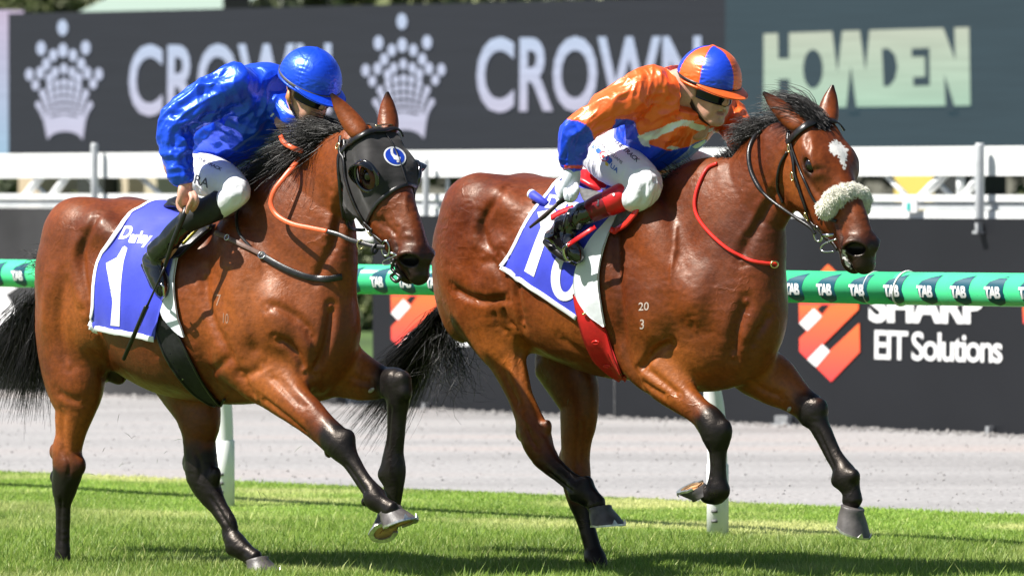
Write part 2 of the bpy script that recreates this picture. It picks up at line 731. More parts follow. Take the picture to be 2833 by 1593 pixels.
EAR = [  # u along the ear, half width, cup depth
    (0.00, .026, .024), (0.10, .034, .028), (0.30, .036, .026), (0.52, .031, .020), (0.74, .021, .012), (0.90, .009, .006), (1.0, .0015, .001)]


def make_ear(root, hp, s, base, tip, open_dir, mat_, n=14):
    """cupped leaf: base and tip in canonical head coordinates, open_dir = where the hollow looks"""
    b, t = np.array(base, float), np.array(tip, float)
    ax = t - b
    L = np.linalg.norm(ax)
    ax = ax / L
    o = np.array(open_dir, float)
    o = o - ax * (o @ ax)
    o /= np.linalg.norm(o)
    w = np.cross(ax, o)
    rows = smooth_chain(EAR, 4)
    V, Fc = [], []
    m = len(rows)
    for layer, off in ((0, 0.0), (1, -0.0045)):
        for (u, hw, dp) in rows:
            for j in range(n):
                a = -1 + 2 * j / (n - 1)
                ang = a * 1.9
                wx = hw * math.sin(ang) / math.sin(1.57) if abs(ang) < 1.57 else hw * math.copysign(1 - (abs(ang) - 1.57) * .35, a)
                dz = -dp * (math.cos(ang))
                cen = b + ax * (u * L) + o * (0.014 * math.sin(u * 3.1)) - w * (0.010 * u * u * s)
                p = cen + w * wx + o * dz
                if layer:
                    nrm = (w * math.sin(ang) - o * math.cos(ang))
                    p = p + nrm * 0.0045
                V.append(hp(p))
    for layer in (0, 1):
        for i in range(m - 1):
            for j in range(n - 1):
                q = [layer * m * n + i * n + j, layer * m * n + i * n + j + 1, layer * m * n + (i + 1) * n + j + 1, layer * m * n + (i + 1) * n + j]
                Fc.append(tuple(q if layer else q[::-1]))
    for i in range(m - 1):
        for j in (0, n - 1):
            a, b2 = i * n + j, (i + 1) * n + j
            Fc.append((a, b2, b2 + m * n, a + m * n))
    e = obj('ear', V, Fc, mat_, root)
    uu = np.repeat(rows[:, 0], n)
    jj = np.tile(np.abs(np.linspace(-1, 1, n)), m)
    rim = sstep(.75, 1.0, jj) * 0.6 * sstep(.2, .6, uu)
    dark = np.clip(np.concatenate([sstep(.72, 1.0, uu) + rim, sstep(.72, 1.0, uu) + rim]), 0, 1)
    set_attr(e.data, 'dark', dark)
    set_attr(e.data, 'white', np.zeros(len(dark)))
    set_attr(e.data, 'inner', np.concatenate([np.ones(m * n), np.zeros(m * n)]))
    return e


def leg_nodes(fr, rows, q_default=0.72):
    """rows (win, x, y, halfwidth_in_window_px, lat[, q]) -> (x, y, z, a, b) with a solved from the seen half-width"""
    P = []
    for r in rows:
        P.append(fr.Q(r[0], r[1], r[2], r[4]))
    P = np.array(P)
    out = []
    l = np.array([0, 1.0, 0])
    for i, r in enumerate(rows):
        q = r[5] if len(r) > 5 else q_default
        d = P[min(i + 1, len(P) - 1)] - P[max(i - 1, 0)]
        d /= np.linalg.norm(d)
        view = P[i] - fr.cam
        D = np.linalg.norm(view)
        view /= D
        sc = np.cross(d, view)
        sc /= np.linalg.norm(sc)
        sd = l - d * (l @ d)
        sd /= np.linalg.norm(sd)
        up = np.cross(d, sd)
        w = r[3] * WIN[r[0]][2] / 1448.0 * D / F_PX
        a = w / math.sqrt((up @ sc) ** 2 + (q * (sd @ sc)) ** 2)
        out.append((P[i][0], P[i][1], P[i][2], a, a * q))
    return out


def hoof(f_axis_top, f_axis_bot, toe_dir, w_top, w_bot, name, root, mat_, shoe_mat, sole_mat):
    """hoof as a sloped, D-shaped truncated cone with sole and a thin shoe"""
    t, b = np.array(f_axis_top, float), np.array(f_axis_bot, float)
    ax = b - t
    H = np.linalg.norm(ax)
    ax /= H
    toe = np.array(toe_dir, float)
    toe = toe - ax * (toe @ ax)
    toe /= np.linalg.norm(toe)
    sd = np.cross(ax, toe)
    n = 28
    mb_V, Fc = [], []
    prof = [(0.0, w_top * .93, 0.0), (0.03, w_top * 1.02, 0.0), (0.12, w_top * 1.0, .002), (.5, (w_top + w_bot) / 2, .016), (1.0, w_bot, .036)]
    for (u, r, fw) in prof:
        for j in range(n):
            a = 2 * math.pi * j / n
            c, s_ = math.cos(a), math.sin(a)
            rr = r * (1.0 if c > 0 else 1 - 0.10 * c * c)
            h = H * u
            if c < 0 and u > 0.5:
                h -= 0.004
            if u == 0.0 or u == .03:
                h += 0.006 * c * -1
            mb_V.append(t + ax * h + toe * (rr * c * 1.08 + fw) + sd * rr * s_ * .95)
    m = len(prof)
    for i in range(m - 1):
        for j in range(n):
            Fc.append((i * n + j, (i + 1) * n + j, (i + 1) * n + (j + 1) % n, i * n + (j + 1) % n))
    top = [i for i in range(n)]
    Fc.append(tuple(top))
    ho = obj(name, mb_V, Fc, mat_, root)
    # sole, frog and shoe
    rim = np.array(mb_V[(m - 1) * n:])
    cen = rim.mean(0)
    V = [cen - ax * .006]
    Fs = []
    for j in range(n):
        V.append(cen + (rim[j] - cen) * .97 - ax * 0.001)
    for j in range(n):
        Fs.append((0, 1 + (j + 1) % n, 1 + j))
    obj('sole', V, Fs, sole_mat, ho)
    mb = MB()
    fr_ = [cen - toe * w_bot * .85 + sd * .018, cen - toe * w_bot * .85 - sd * .018, cen + toe * w_bot * .35]
    fr_ = [p + ax * .003 for p in fr_]
    top_ = [p - ax * .008 for p in fr_]
    mb.add(fr_ + top_, [(0, 2, 1), (0, 1, 4, 3), (1, 2, 5, 4), (2, 0, 3, 5)])
    mb.build('frog', sole_mat, ho)
    mb = MB()
    V, Fs = [], []
    js = [j % n for j in range(-10, 11)]
    for j in js:
        d = (rim[j] - cen)
        d /= np.linalg.norm(d)
        o_ = rim[j] + d * .002
        i_ = rim[j] - d * .018
        V += [o_, o_ + ax * .008, i_ + ax * .008, i_]
    for i in range(len(js) - 1):
        for k in range(4):
            Fs.append((i * 4 + k, (i + 1) * 4 + k, (i + 1) * 4 + (k + 1) % 4, i * 4 + (k + 1) % 4))
    Fs += [(0, 1, 2, 3), tuple((len(js) - 1) * 4 + k for k in (3, 2, 1, 0))]
    mb.add(V, Fs)
    # toe clip
    for jc in (-2, 2):
        p = rim[jc % n]
        d = (p - cen) / np.linalg.norm(p - cen)
        tt = np.cross(ax, d)
        mb.add([p + d * .003 - tt * .012, p + d * .003 + tt * .012, p + d * .001 - ax * .02, p - d * .002 - tt * .012, p - d * .002 + tt * .012],
               [(0, 1, 2), (4, 3, 2), (0, 2, 3), (1, 4, 2)])
    mb.build('horseshoe', shoe_mat, ho)
    return ho


def hair_mesh(roots, dirs, lens, wid, curl, grav, seed=0, seg=7, flat=None):
    """tapered three-sided strands; roots, dirs (n x 3), lens (n)"""
    rg = np.random.default_rng(seed)
    n = len(roots)
    roots = np.asarray(roots, float)
    d = np.asarray(dirs, float)
    d = d / np.linalg.norm(d, axis=1)[:, None]
    lens = np.asarray(lens, float)
    ph = rg.random((n, 3)) * 6.28
    fq = 2 + 3 * rg.random((n, 3))
    P = roots.copy()
    pts = [P.copy()]
    st = lens / seg
    for i in range(seg):
        t = (i + 1) / seg
        wob = curl * np.sin(ph + fq * t * 2.2)
        dd = d + wob + np.array(grav)[None, :] * t * t if np.ndim(grav) == 1 else d + wob + grav * t * t
        dd /= np.linalg.norm(dd, axis=1)[:, None]
        P = P + dd * st[:, None]
        pts.append(P.copy())
    pts = np.stack(pts, 1)      # n, seg+1, 3
    T = np.gradient(pts, axis=1)
    T /= np.linalg.norm(T, axis=2)[..., None] + 1e-9
    a = rg.normal(size=(n, 1, 3))
    U = np.cross(T, np.broadcast_to(a, T.shape))
    U /= np.linalg.norm(U, axis=2)[..., None] + 1e-9
    Wv = np.cross(T, U)
    w = (np.asarray(wid) * (0.6 + 0.8 * rg.random(n)))[:, None] * np.linspace(1, 0.12, seg + 1)[None, :] ** 0.7
    ring = []
    for k in range(3):
        an = 2 * math.pi * k / 3
        ring.append(pts + w[..., None] * (math.cos(an) * U + math.sin(an) * Wv))
    V = np.stack(ring, 2).reshape(-1, 3)       # n, seg+1, 3ring
    base = (np.arange(n) * (seg + 1) * 3)[:, None, None]
    i = np.arange(seg)[None, :, None] * 3
    k = np.arange(3)[None, None, :]
    k2 = (k + 1) % 3
    A, B = base + i + k, base + i + k2
    C, D = base + i + 3 + k2, base + i + 3 + k
    Q = np.stack([A, B, C, D], -1).reshape(-1, 4)
    return V, Q


class Horse:
    def __init__(s, fr, sp, name_root):
        s.fr, s.sp = fr, sp
        s.root = name_root
        h = (0.0065 if FINE >= 1 else 0.014)
        lo, hi = sp['box']
        f = Field(lo, hi, h)
        # torso
        T = [(x, 0, (a + b) / 2, (a - b) / 2, w) for (x, a, b, w) in sp['torso']]
        f.chain(T, 0.0, sub=4, end=1.0)
        for e in sp['mass'] + sp.get('mass2', []):            # (centre, radii, k, pitch, yaw)
            c, r, k = e[0], e[1], e[2]
            pt, yw = (list(e[3:]) + [0, 0])[:2]
            M = head_axes(yw, pt)
            if c[1] == 0:
                f.ell(c, r, k, R=M)
            else:
                f.ell(c, r, k, R=M)
                if not (len(e) > 5 and e[5] == 'one'):
                    M2 = M * np.array([1, -1, 1])
                    M2[1] *= -1
                    f.ell((c[0], -c[1], c[2]), r, k, R=M2)
        # neck
        f.chain(sp['neck'], 0.06, side=sp.get('neck_side', (0, 1, 0)), sub=5, end=1.0)
        for c in sp.get('neck_extra', []):
            f.chain(c[0], c[1], sub=4)
        # legs
        s.legs = []
        for L in sp['legs']:
            N = leg_nodes(fr, L['rows'])
            N[:L.get('fuse', 2)]
            f.chain(N, L.get('k', 0.05), sub=5, end=L.get('end', 0.8))
            s.legs.append(N)
            for e in L.get('lumps', []):
                c = fr.Q(e[0], e[1], e[2], e[3])
                f.ell(c, e[4], e[5] if len(e) > 5 else 0.015)
            for e in L.get('cords', []):
                C = [list(fr.Q(w_, x_, y_, la)) + [r_, r_] for (w_, x_, y_, la, r_) in e]
                f.chain(C, 0.012, sub=3)
        # head
        hd = sp['head']
        M = head_axes(hd['yaw'], hd['pitch'], hd.get('roll', 0))
        hp = Pose((0, 0, 0), M, hd['scale'])
        # put the near eye on its pixel
        eye_c = np.array([EYE[0], -EYE[1], EYE[2]])
        tgt_lat = hd['eye_lat']
        tgt = fr.Q(*hd['eye'], tgt_lat)
        hp.o = tgt - hd['scale'] * (eye_c @ M)
        s.hp = hp
        for e in sp['throat']:
            f.chain([list(hp(q[:3])) + [q[3], q[4]] if q[5] else list(q[:5]) for q in e], 0.04, sub=4)
        head_shapes(f, hp)
        for e in sp.get('carve', []):
            f.chain(e[0], e[1], op='s', sub=3)
        V, Q = f.mesh()
        if FINE >= 1:
            V = relax(V, Q, 3)
        s.field = f
        s.N0 = normals(V, Q)
        s.Q = Q
        V = s.detail(V, s.N0)
        s.V = V
        s.Nn = normals(V, Q)
        s.bvh = BVHTree.FromPolygons([tuple(v) for v in V], Q.tolist())

    def detail(s, V, N):
        """muscle edges, veins and folds pressed into the skin"""
        s.bvh = BVHTree.FromPolygons([tuple(v) for v in V], s.Q.tolist())
        d = np.zeros(len(V))
        for (w, px, r, dep) in s.sp.get('grooves', []):
            if r < .02 and w in 'rsw':
                r = r * 1.4
            pts, nr = s.surf_pts(w, px, 0.0, 4)
            if len(pts) < 2:
                continue
            lo, hi = pts.min(0) - 3 * r, pts.max(0) + 3 * r
            m = np.nonzero(np.all((V > lo) & (V < hi), axis=1))[0]
            if not len(m):
                continue
            dd = poly_dist(V[m], pts)
            # fade towards both ends of the line
            e = np.minimum(np.linalg.norm(V[m] - pts[0], axis=1), np.linalg.norm(V[m] - pts[-1], axis=1))
            d[m] -= 1.15 * dep * np.exp(-(dd / r) ** 2) * sstep(0, 2.2 * r, e + .6 * r)
        nz = vnoise(V, 9, 3) * .6 + vnoise(V, 21, 5) * .4 - .5
        d += nz * .005
        wr_ = vnoise(V * np.array([1, 1, 2.6]), 30, 6) - .5
        d += wr_ * .0022 * sstep(.45, .62, vnoise(V, 3.1, 9))
        return V + N * d[:, None]

    def surf(s, w, x, y):
        """point of the skin seen at a pixel of the photograph, and its normal"""
        o, r = s.fr.ray(w, x, y)
        h = s.bvh.ray_cast(Vector(o), Vector(r))
        if h[0] is None:
            h = s.bvh.find_nearest(Vector(s.fr.Q(w, x, y, -.10)))
        return np.array(h[0]), np.array(h[1])

    def surf_pts(s, w, pts, lift=0.004, dense=8):
        P = smooth_chain([list(nat(w, *p[:2])) for p in pts], dense)
        out, nr = [], []
        last = None
        for (u, v) in P:
            r = s.fr.dir_local(ray(u, v))
            r /= np.linalg.norm(r)
            h = s.bvh.ray_cast(Vector(s.fr.cam), Vector(r))
            if h[0] is None or (last is not None and abs(np.linalg.norm(np.array(h[0]) - s.fr.cam) - last) > 0.25):
                if last is None:
                    q = s.bvh.find_nearest(Vector(s.fr.P(u, v, -.10)))
                    out.append(np.array(q[0]) + np.array(q[1]) * lift)
                    nr.append(np.array(q[1]))
                    continue
                p = s.fr.cam + r * last
                hh = s.bvh.find_nearest(Vector(p))
                nrm = np.array(p) - np.array(hh[0])
                nrm = nrm / (np.linalg.norm(nrm) + 1e-9)
            else:
                p = np.array(h[0])
                last = np.linalg.norm(p - s.fr.cam)
                hh = s.bvh.find_nearest(Vector(p + np.array(h[1]) * 0.01))
                nrm = np.array(h[1])
            out.append(p + nrm * lift)
            nr.append(nrm)
        out, nr = np.array(out), np.array(nr)
        for _ in range(3):
            if len(nr) > 2:
                nr[1:-1] = (nr[:-2] + nr[1:-1] * 2 + nr[2:]) / 4
                out[1:-1] = (out[:-2] + out[1:-1] * 2 + out[2:]) / 4
        nr /= np.linalg.norm(nr, axis=1)[:, None]
        return out, nr


def in_poly(pts, poly):
    x, y = pts[:, 0], pts[:, 1]
    c = np.zeros(len(pts), bool)
    n = len(poly)
    for i in range(n):
        x1, y1 = poly[i]
        x2, y2 = poly[(i + 1) % n]
        c ^= ((y1 > y) != (y2 > y)) & (x < (x2 - x1) * (y - y1) / (y2 - y1 + 1e-12) + x1)
    return c


def coat_material(name, base, deep, pale):
    m = mat(name, base, 0.36, spec=0.5)
    b = bsdf(m)
    tc = nd(m, 'ShaderNodeTexCoord')
    ad = nd(m, 'ShaderNodeAttribute', attribute_name='dark')
    aw = nd(m, 'ShaderNodeAttribute', attribute_name='white')
    ap = nd(m, 'ShaderNodeAttribute', attribute_name='pale')
    n1 = nd(m, 'ShaderNodeTexNoise')
    n1.inputs['Scale'].default_value = 3.2
    n1.inputs['Detail'].default_value = 5
    lk(m, tc.outputs['Object'], n1.inputs['Vector'])
    r1 = nd(m, 'ShaderNodeValToRGB')
    r1.color_ramp.elements[0].position = .35
    r1.color_ramp.elements[0].color = (*deep, 1)
    r1.color_ramp.elements[1].position = .62
    r1.color_ramp.elements[1].color = (*base, 1)
    lk(m, n1.outputs['Fac'], r1.inputs['Fac'])
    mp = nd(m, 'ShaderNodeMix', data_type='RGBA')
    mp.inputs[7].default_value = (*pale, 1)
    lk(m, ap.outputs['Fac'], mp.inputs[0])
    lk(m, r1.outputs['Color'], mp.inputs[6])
    # fine dirt and sweat marks
    n2 = nd(m, 'ShaderNodeTexNoise')
    n2.inputs['Scale'].default_value = 55
    n2.inputs['Detail'].default_value = 6
    lk(m, tc.outputs['Object'], n2.inputs['Vector'])
    mr2 = nd(m, 'ShaderNodeMapRange')
    mr2.inputs['From Min'].default_value = .3
    mr2.inputs['From Max'].default_value = .7
    mr2.inputs['To Min'].default_value = .78
    mr2.inputs['To Max'].default_value = 1.2
    lk(m, n2.outputs['Fac'], mr2.inputs['Value'])
    mm = nd(m, 'ShaderNodeMix', data_type='RGBA')
    mm.blend_type = 'MULTIPLY'
    mm.inputs[0].default_value = 1
    lk(m, mp.outputs[2], mm.inputs[6])
    lk(m, mr2.outputs[0], mm.inputs[7])
    md = nd(m, 'ShaderNodeMix', data_type='RGBA')
    md.inputs[7].default_value = (.0065, .0055, .0055, 1)
    sp_l = nd(m, 'ShaderNodeMath', operation='MULTIPLY_ADD')
    sp_l.inputs[1].default_value = -.08
    sp_l.inputs[2].default_value = .42
    lk(m, ad.outputs['Fac'], sp_l.inputs[0])
    lk(m, sp_l.outputs[0], b.inputs['Specular IOR Level'])
    lk(m, ad.outputs['Fac'], md.inputs[0])
    lk(m, mm.outputs[2], md.inputs[6])
    mw = nd(m, 'ShaderNodeMix', data_type='RGBA')
    mw.inputs[7].default_value = (.72, .69, .66, 1)
    lk(m, aw.outputs['Fac'], mw.inputs[0])
    lk(m, md.outputs[2], mw.inputs[6])
    lk(m, mw.outputs[2], b.inputs['Base Color'])
    # sweat: patches of glossier coat
    n3 = nd(m, 'ShaderNodeTexNoise')
    n3.inputs['Scale'].default_value = 6
    n3.inputs['Detail'].default_value = 7
    n3.inputs['Roughness'].default_value = .65
    lk(m, tc.outputs['Object'], n3.inputs['Vector'])
    mr = nd(m, 'ShaderNodeMapRange')
    mr.inputs['From Min'].default_value = .35
    mr.inputs['From Max'].default_value = .68
    mr.inputs['To Min'].default_value = .32
    mr.inputs['To Max'].default_value = .56
    lk(m, n3.outputs['Fac'], mr.inputs['Value'])
    ra = nd(m, 'ShaderNodeMath', operation='MULTIPLY_ADD')
    ra.inputs[1].default_value = -.06
    lk(m, ad.outputs['Fac'], ra.inputs[0])
    lk(m, mr.outputs[0], ra.inputs[2])
    lk(m, ra.outputs[0], b.inputs['Roughness'])
    b.inputs['Sheen Weight'].default_value = 0
    b.inputs['Sheen Tint'].default_value = (1, .6, .4, 1)
    b.inputs['Coat Weight'].default_value = .03
    b.inputs['Specular Tint'].default_value = (1, .86, .74, 1)
    b.inputs['Coat Roughness'].default_value = .18
    # veins: thin winding ridges, and the grain of the hair
    wv = nd(m, 'ShaderNodeTexNoise')
    wv.inputs['Scale'].default_value = 7
    wv.inputs['Detail'].default_value = 3
    lk(m, tc.outputs['Object'], wv.inputs['Vector'])
    vr = nd(m, 'ShaderNodeMapRange')
    ab = nd(m, 'ShaderNodeMath', operation='SUBTRACT')
    ab.inputs[1].default_value = .5
    lk(m, wv.outputs['Fac'], ab.inputs[0])
    ab2 = nd(m, 'ShaderNodeMath', operation='ABSOLUTE')
    lk(m, ab.outputs[0], ab2.inputs[0])
    vr.inputs['From Min'].default_value = 0
    vr.inputs['From Max'].default_value = .022
    vr.inputs['To Min'].default_value = 1
    vr.inputs['To Max'].default_value = 0
    lk(m, ab2.outputs[0], vr.inputs['Value'])
    gate = nd(m, 'ShaderNodeTexNoise')
    gate.inputs['Scale'].default_value = 2.4
    lk(m, tc.outputs['Object'], gate.inputs['Vector'])
    gr = nd(m, 'ShaderNodeMapRange')
    gr.inputs['From Min'].default_value = .5
    gr.inputs['From Max'].default_value = .62
    lk(m, gate.outputs['Fac'], gr.inputs['Value'])
    mu = nd(m, 'ShaderNodeMath', operation='MULTIPLY')
    lk(m, vr.outputs[0], mu.inputs[0])
    lk(m, gr.outputs[0], mu.inputs[1])
    bp1 = nd(m, 'ShaderNodeBump')
    bp1.inputs['Strength'].default_value = .32
    bp1.inputs['Distance'].default_value = .003
    lk(m, mu.outputs[0], bp1.inputs['Height'])
    n4 = nd(m, 'ShaderNodeTexNoise')
    n4.inputs['Scale'].default_value = 38
    n4.inputs['Detail'].default_value = 6
    n4.inputs['Roughness'].default_value = .6
    lk(m, tc.outputs['Object'], n4.inputs['Vector'])
    bp2 = nd(m, 'ShaderNodeBump')
    bp2.inputs['Strength'].default_value = .6
    bp2.inputs['Distance'].default_value = .004
    lk(m, n4.outputs['Fac'], bp2.inputs['Height'])
    lk(m, bp1.outputs[0], bp2.inputs['Normal'])
    # lie of the short hair
    mh = nd(m, 'ShaderNodeMapping')
    mh.inputs['Scale'].default_value = (70, 260, 190)
    mh.inputs['Rotation'].default_value = (0, .5, 0)
    lk(m, tc.outputs['Object'], mh.inputs['Vector'])
    n5 = nd(m, 'ShaderNodeTexNoise')
    n5.inputs['Scale'].default_value = 1.0
    n5.inputs['Detail'].default_value = 4
    lk(m, mh.outputs[0], n5.inputs['Vector'])
    bp3 = nd(m, 'ShaderNodeBump')
    bp3.inputs['Strength'].default_value = .35
    bp3.inputs['Distance'].default_value = .0012
    lk(m, n5.outputs['Fac'], bp3.inputs['Height'])
    lk(m, bp2.outputs[0], bp3.inputs['Normal'])
    lk(m, bp3.outputs[0], b.inputs['Normal'])
    return m


def finish_body(H, coat):
    V, sp, hp, fr = H.V, H.sp, H.hp, H.fr
    n = len(V)
    dark = np.zeros(n)
    for L, i0 in zip(H.legs, sp['black']):
        P = np.array(L)[:, :3]
        best = np.full(n, 9.0)
        u = np.zeros(n)
        for i in range(len(P) - 1):
            ab = P[i + 1] - P[i]
            t = np.clip(((V - P[i]) @ ab) / (ab @ ab), 0, 1)
            d = np.linalg.norm(V - (P[i] + t[:, None] * ab), axis=1)
            m = d < best
            best[m] = d[m]
            u[m] = i + t[m]
        w = (best < .16)
        nz = (vnoise(V, 22, 2) - .5) * .9
        dark = np.maximum(dark, np.where(w, sstep(i0 - .9, i0 + .7, u + nz), 0))
    c = hp.inv(V)
    inh = (c[:, 0] > -.02) & (c[:, 0] < .75) & (np.abs(c[:, 1]) < .13) & (c[:, 2] > -.36) & (c[:, 2] < .08)
    nz = (vnoise(V, 40, 4) - .5)
    mz = sstep(.44, .60, c[:, 0] + nz * .06 + np.where(c[:, 2] < -.1, .05, 0)) * .93
    ey = np.exp(-((c[:, 0] - .222) / .062) ** 2 - ((c[:, 2] + .078) / .045) ** 2) * .88 * (np.abs(c[:, 1]) > .055)
    nos = np.zeros(n)
    for s_ in (1, -1):
        dn = np.linalg.norm((c - np.array([.565, s_ * .040, -.080])) / np.array([.04, .034, .03]), axis=1)
        nos = np.maximum(nos, np.where(dn < 1, 1.0, 0))
    dark = np.maximum(dark, np.where(inh, np.maximum(np.maximum(mz, ey), nos), 0))
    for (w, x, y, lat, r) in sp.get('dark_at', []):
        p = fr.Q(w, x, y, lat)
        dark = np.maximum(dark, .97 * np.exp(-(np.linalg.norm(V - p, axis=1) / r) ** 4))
    white = np.zeros(n)
    px = np.stack(fr_pix(fr, V), 1)
    jit = np.stack([vnoise(V, 130, 8) - .5, vnoise(V, 130, 9) - .5], 1) * 14
    for (w, poly, zmin) in sp.get('white', []):
        pl = [nat(w, *p) for p in poly]
        white = np.maximum(white, (in_poly(px + jit, pl) & inh & (c[:, 2] > zmin)).astype(float))
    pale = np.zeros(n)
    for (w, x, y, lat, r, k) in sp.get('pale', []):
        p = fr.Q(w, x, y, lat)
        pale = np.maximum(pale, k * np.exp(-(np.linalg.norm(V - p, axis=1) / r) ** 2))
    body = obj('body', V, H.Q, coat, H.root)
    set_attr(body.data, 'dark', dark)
    set_attr(body.data, 'white', white)
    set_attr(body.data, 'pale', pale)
    return body


def fr_pix(fr, V):
    P = fr.o + V[:, 0:1] * fr.h + V[:, 1:2] * fr.l + V[:, 2:3] * np.array([0, 0, 1.0]) - np.array([0, 0, CAMZ])
    c, s_ = math.cos(PITCH), math.sin(PITCH)
    f = P[:, 1] * c - P[:, 2] * s_
    up = P[:, 1] * s_ + P[:, 2] * c
    return CX + F_PX * P[:, 0] / f, CY - F_PX * up / f
FR1 = Frame(170, 1568, -.12, 45)
FR2 = Frame(1656, 1585, .10, 45)


def neck_pairs(fr, rows):
    out = []
    for (w, xc, yc, xu, yu, b, lat) in rows:
        c, u = fr.Q(w, xc, yc, lat), fr.Q(w, xu, yu, lat)
        m = (c + u) / 2
        a = np.linalg.norm(c - u) / 2
        out.append((m[0], m[1], m[2], a, b))
    return out


def rows(w, lat, L):
    return [((r[3] if len(r) > 3 and isinstance(r[3], str) else w), r[0], r[1], r[2], lat) + tuple(x for x in r[3:] if not isinstance(x, str)) for r in L]


def body_masses(x0, z0):
    """muscle masses of the trunk, (x0, z0) = shift of the whole trunk"""
    L = [
        ((.13, -.145, 1.22), (.21, .14, .33), .07, 0, 0),
        ((.20, -.13, 1.42), (.22, .13, .13), .06, 8, 0),
        ((-.01, -.11, 1.13), (.115, .105, .28), .03, -6, 0),
        ((.39, -.20, 1.43), (.10, .045, .045), .08, 30, 0),
        ((.33, -.20, 1.10), (.11, .07, .17), .06, 20, 0),
        ((1.21, -.165, 1.20), (.14, .082, .31), .05, -26, 0),
        ((1.16, -.185, 1.04), (.165, .085, .21), .028, -18, 0),
        ((1.39, -.135, 1.08), (.10, .09, .16), .04, -20, 0),
        ((1.49, -.082, 1.0), (.088, .072, .20), .022, 0, 0),
        ((1.34, -.09, .88), (.17, .09, .15), .05, 0, 0),
        ((.95, 0, 1.385), (.26, .075, .09), .06, 8, 0),
        ((.75, -.16, 1.10), (.35, .12, .30), .08, 0, 0),
    ]
    return [((c[0] + x0, c[1], c[2] + z0), r, k, a, b) for (c, r, k, a, b) in L]


SP1 = dict(
    box=((-.42, -.46, -.02), (2.40, .46, 2.0)),
    torso=[(.02, 1.45, 1.05, .15), (.10, 1.54, 1.0, .20), (.25, 1.56, .90, .25), (.42, 1.545, .80, .27), (.60, 1.52, .735, .285), (.80, 1.50, .715, .28),
           (.95, 1.50, .71, .255), (1.1, 1.47, .72, .22), (1.28, 1.38, .73, .20), (1.42, 1.28, .77, .17)],
    mass=body_masses(0, 0),
    neck=neck_pairs(FR1, [('B', -40, 900, 740, 1400, .17, 0), ('B', 150, 780, 745, 1200, .135, 0), ('B', 330, 635, 695, 1070, .105, 0),
                          ('B', 480, 480, 672, 980, .088, 0), ('B', 610, 390, 675, 910, .078, 0), ('B', 700, 340, 700, 860, .075, -.01), ('B', 770, 320, 760, 820, .07, -.02)]),
    throat=[],
    legs=[
        dict(k=.06, rows=rows('E', -.15, [(110, 190, 150), (220, 290, 145), (350, 390, 125), (510, 515, 104), (605, 605, 88), (700, 695, 86, .85), (765, 785, 56, .85), (835, 895, 47, .75),
                                          (885, 960, 52, .8), (905, 1005, 64, .85), (955, 1045, 52), (1000, 1075, 58)])),
        dict(k=.05, rows=rows('E', .14, [(660, 240, 150), (790, 295, 142), (890, 328, 112), (960, 340, 90), (1030, 345, 80, .85), (1037, 430, 69, .85), (1030, 520, 57, .75), (1024, 650, 52, .75),
                                         (1012, 745, 57, .8), (1008, 850, 73, .85), (1012, 930, 58), (1003, 1010, 54), (990, 1080, 58)])),
        dict(k=.07, rows=rows('C', -.14, [(400, 40, 180, .6), (412, 170, 190, .6), (428, 320, 172, .6), (435, 450, 124, .62), (416, 550, 103, .65), (400, 650, 84, .7), (384, 730, 84, .75),
                                          (388, 830, 88, .75), (369, 940, 72, .75), (361, 1030, 47), (360, 1120, 42), (358, 1250, 42), (358, 1340, 47), (355, 1395, 54), (352, 1440, 60)])),
        dict(k=.06, rows=rows('C', .14, [(960, 250, 150, .6), (1060, 370, 155, .6), (1118, 460, 141, .62), (1142, 560, 120, .65), (1140, 650, 95, .7), (1148, 760, 92, .75), (1157, 860, 96, .75), (1195, 960, 76, .75),
                                         (1250, 1050, 54), (1310, 1150, 50), (78, 1210, 50, 'E'), (118, 1270, 64, 'E', .85), (175, 1320, 52, 'E'), (215, 1355, 58, 'E')])),
    ],
    head=dict(eye=('a', 612, 840), eye_lat=-.125, yaw=7, pitch=56, roll=0, scale=1.08),
)


def shift(rows_, x0, z0):
    return [(x + x0, a + z0, b + z0, w) for (x, a, b, w) in rows_]


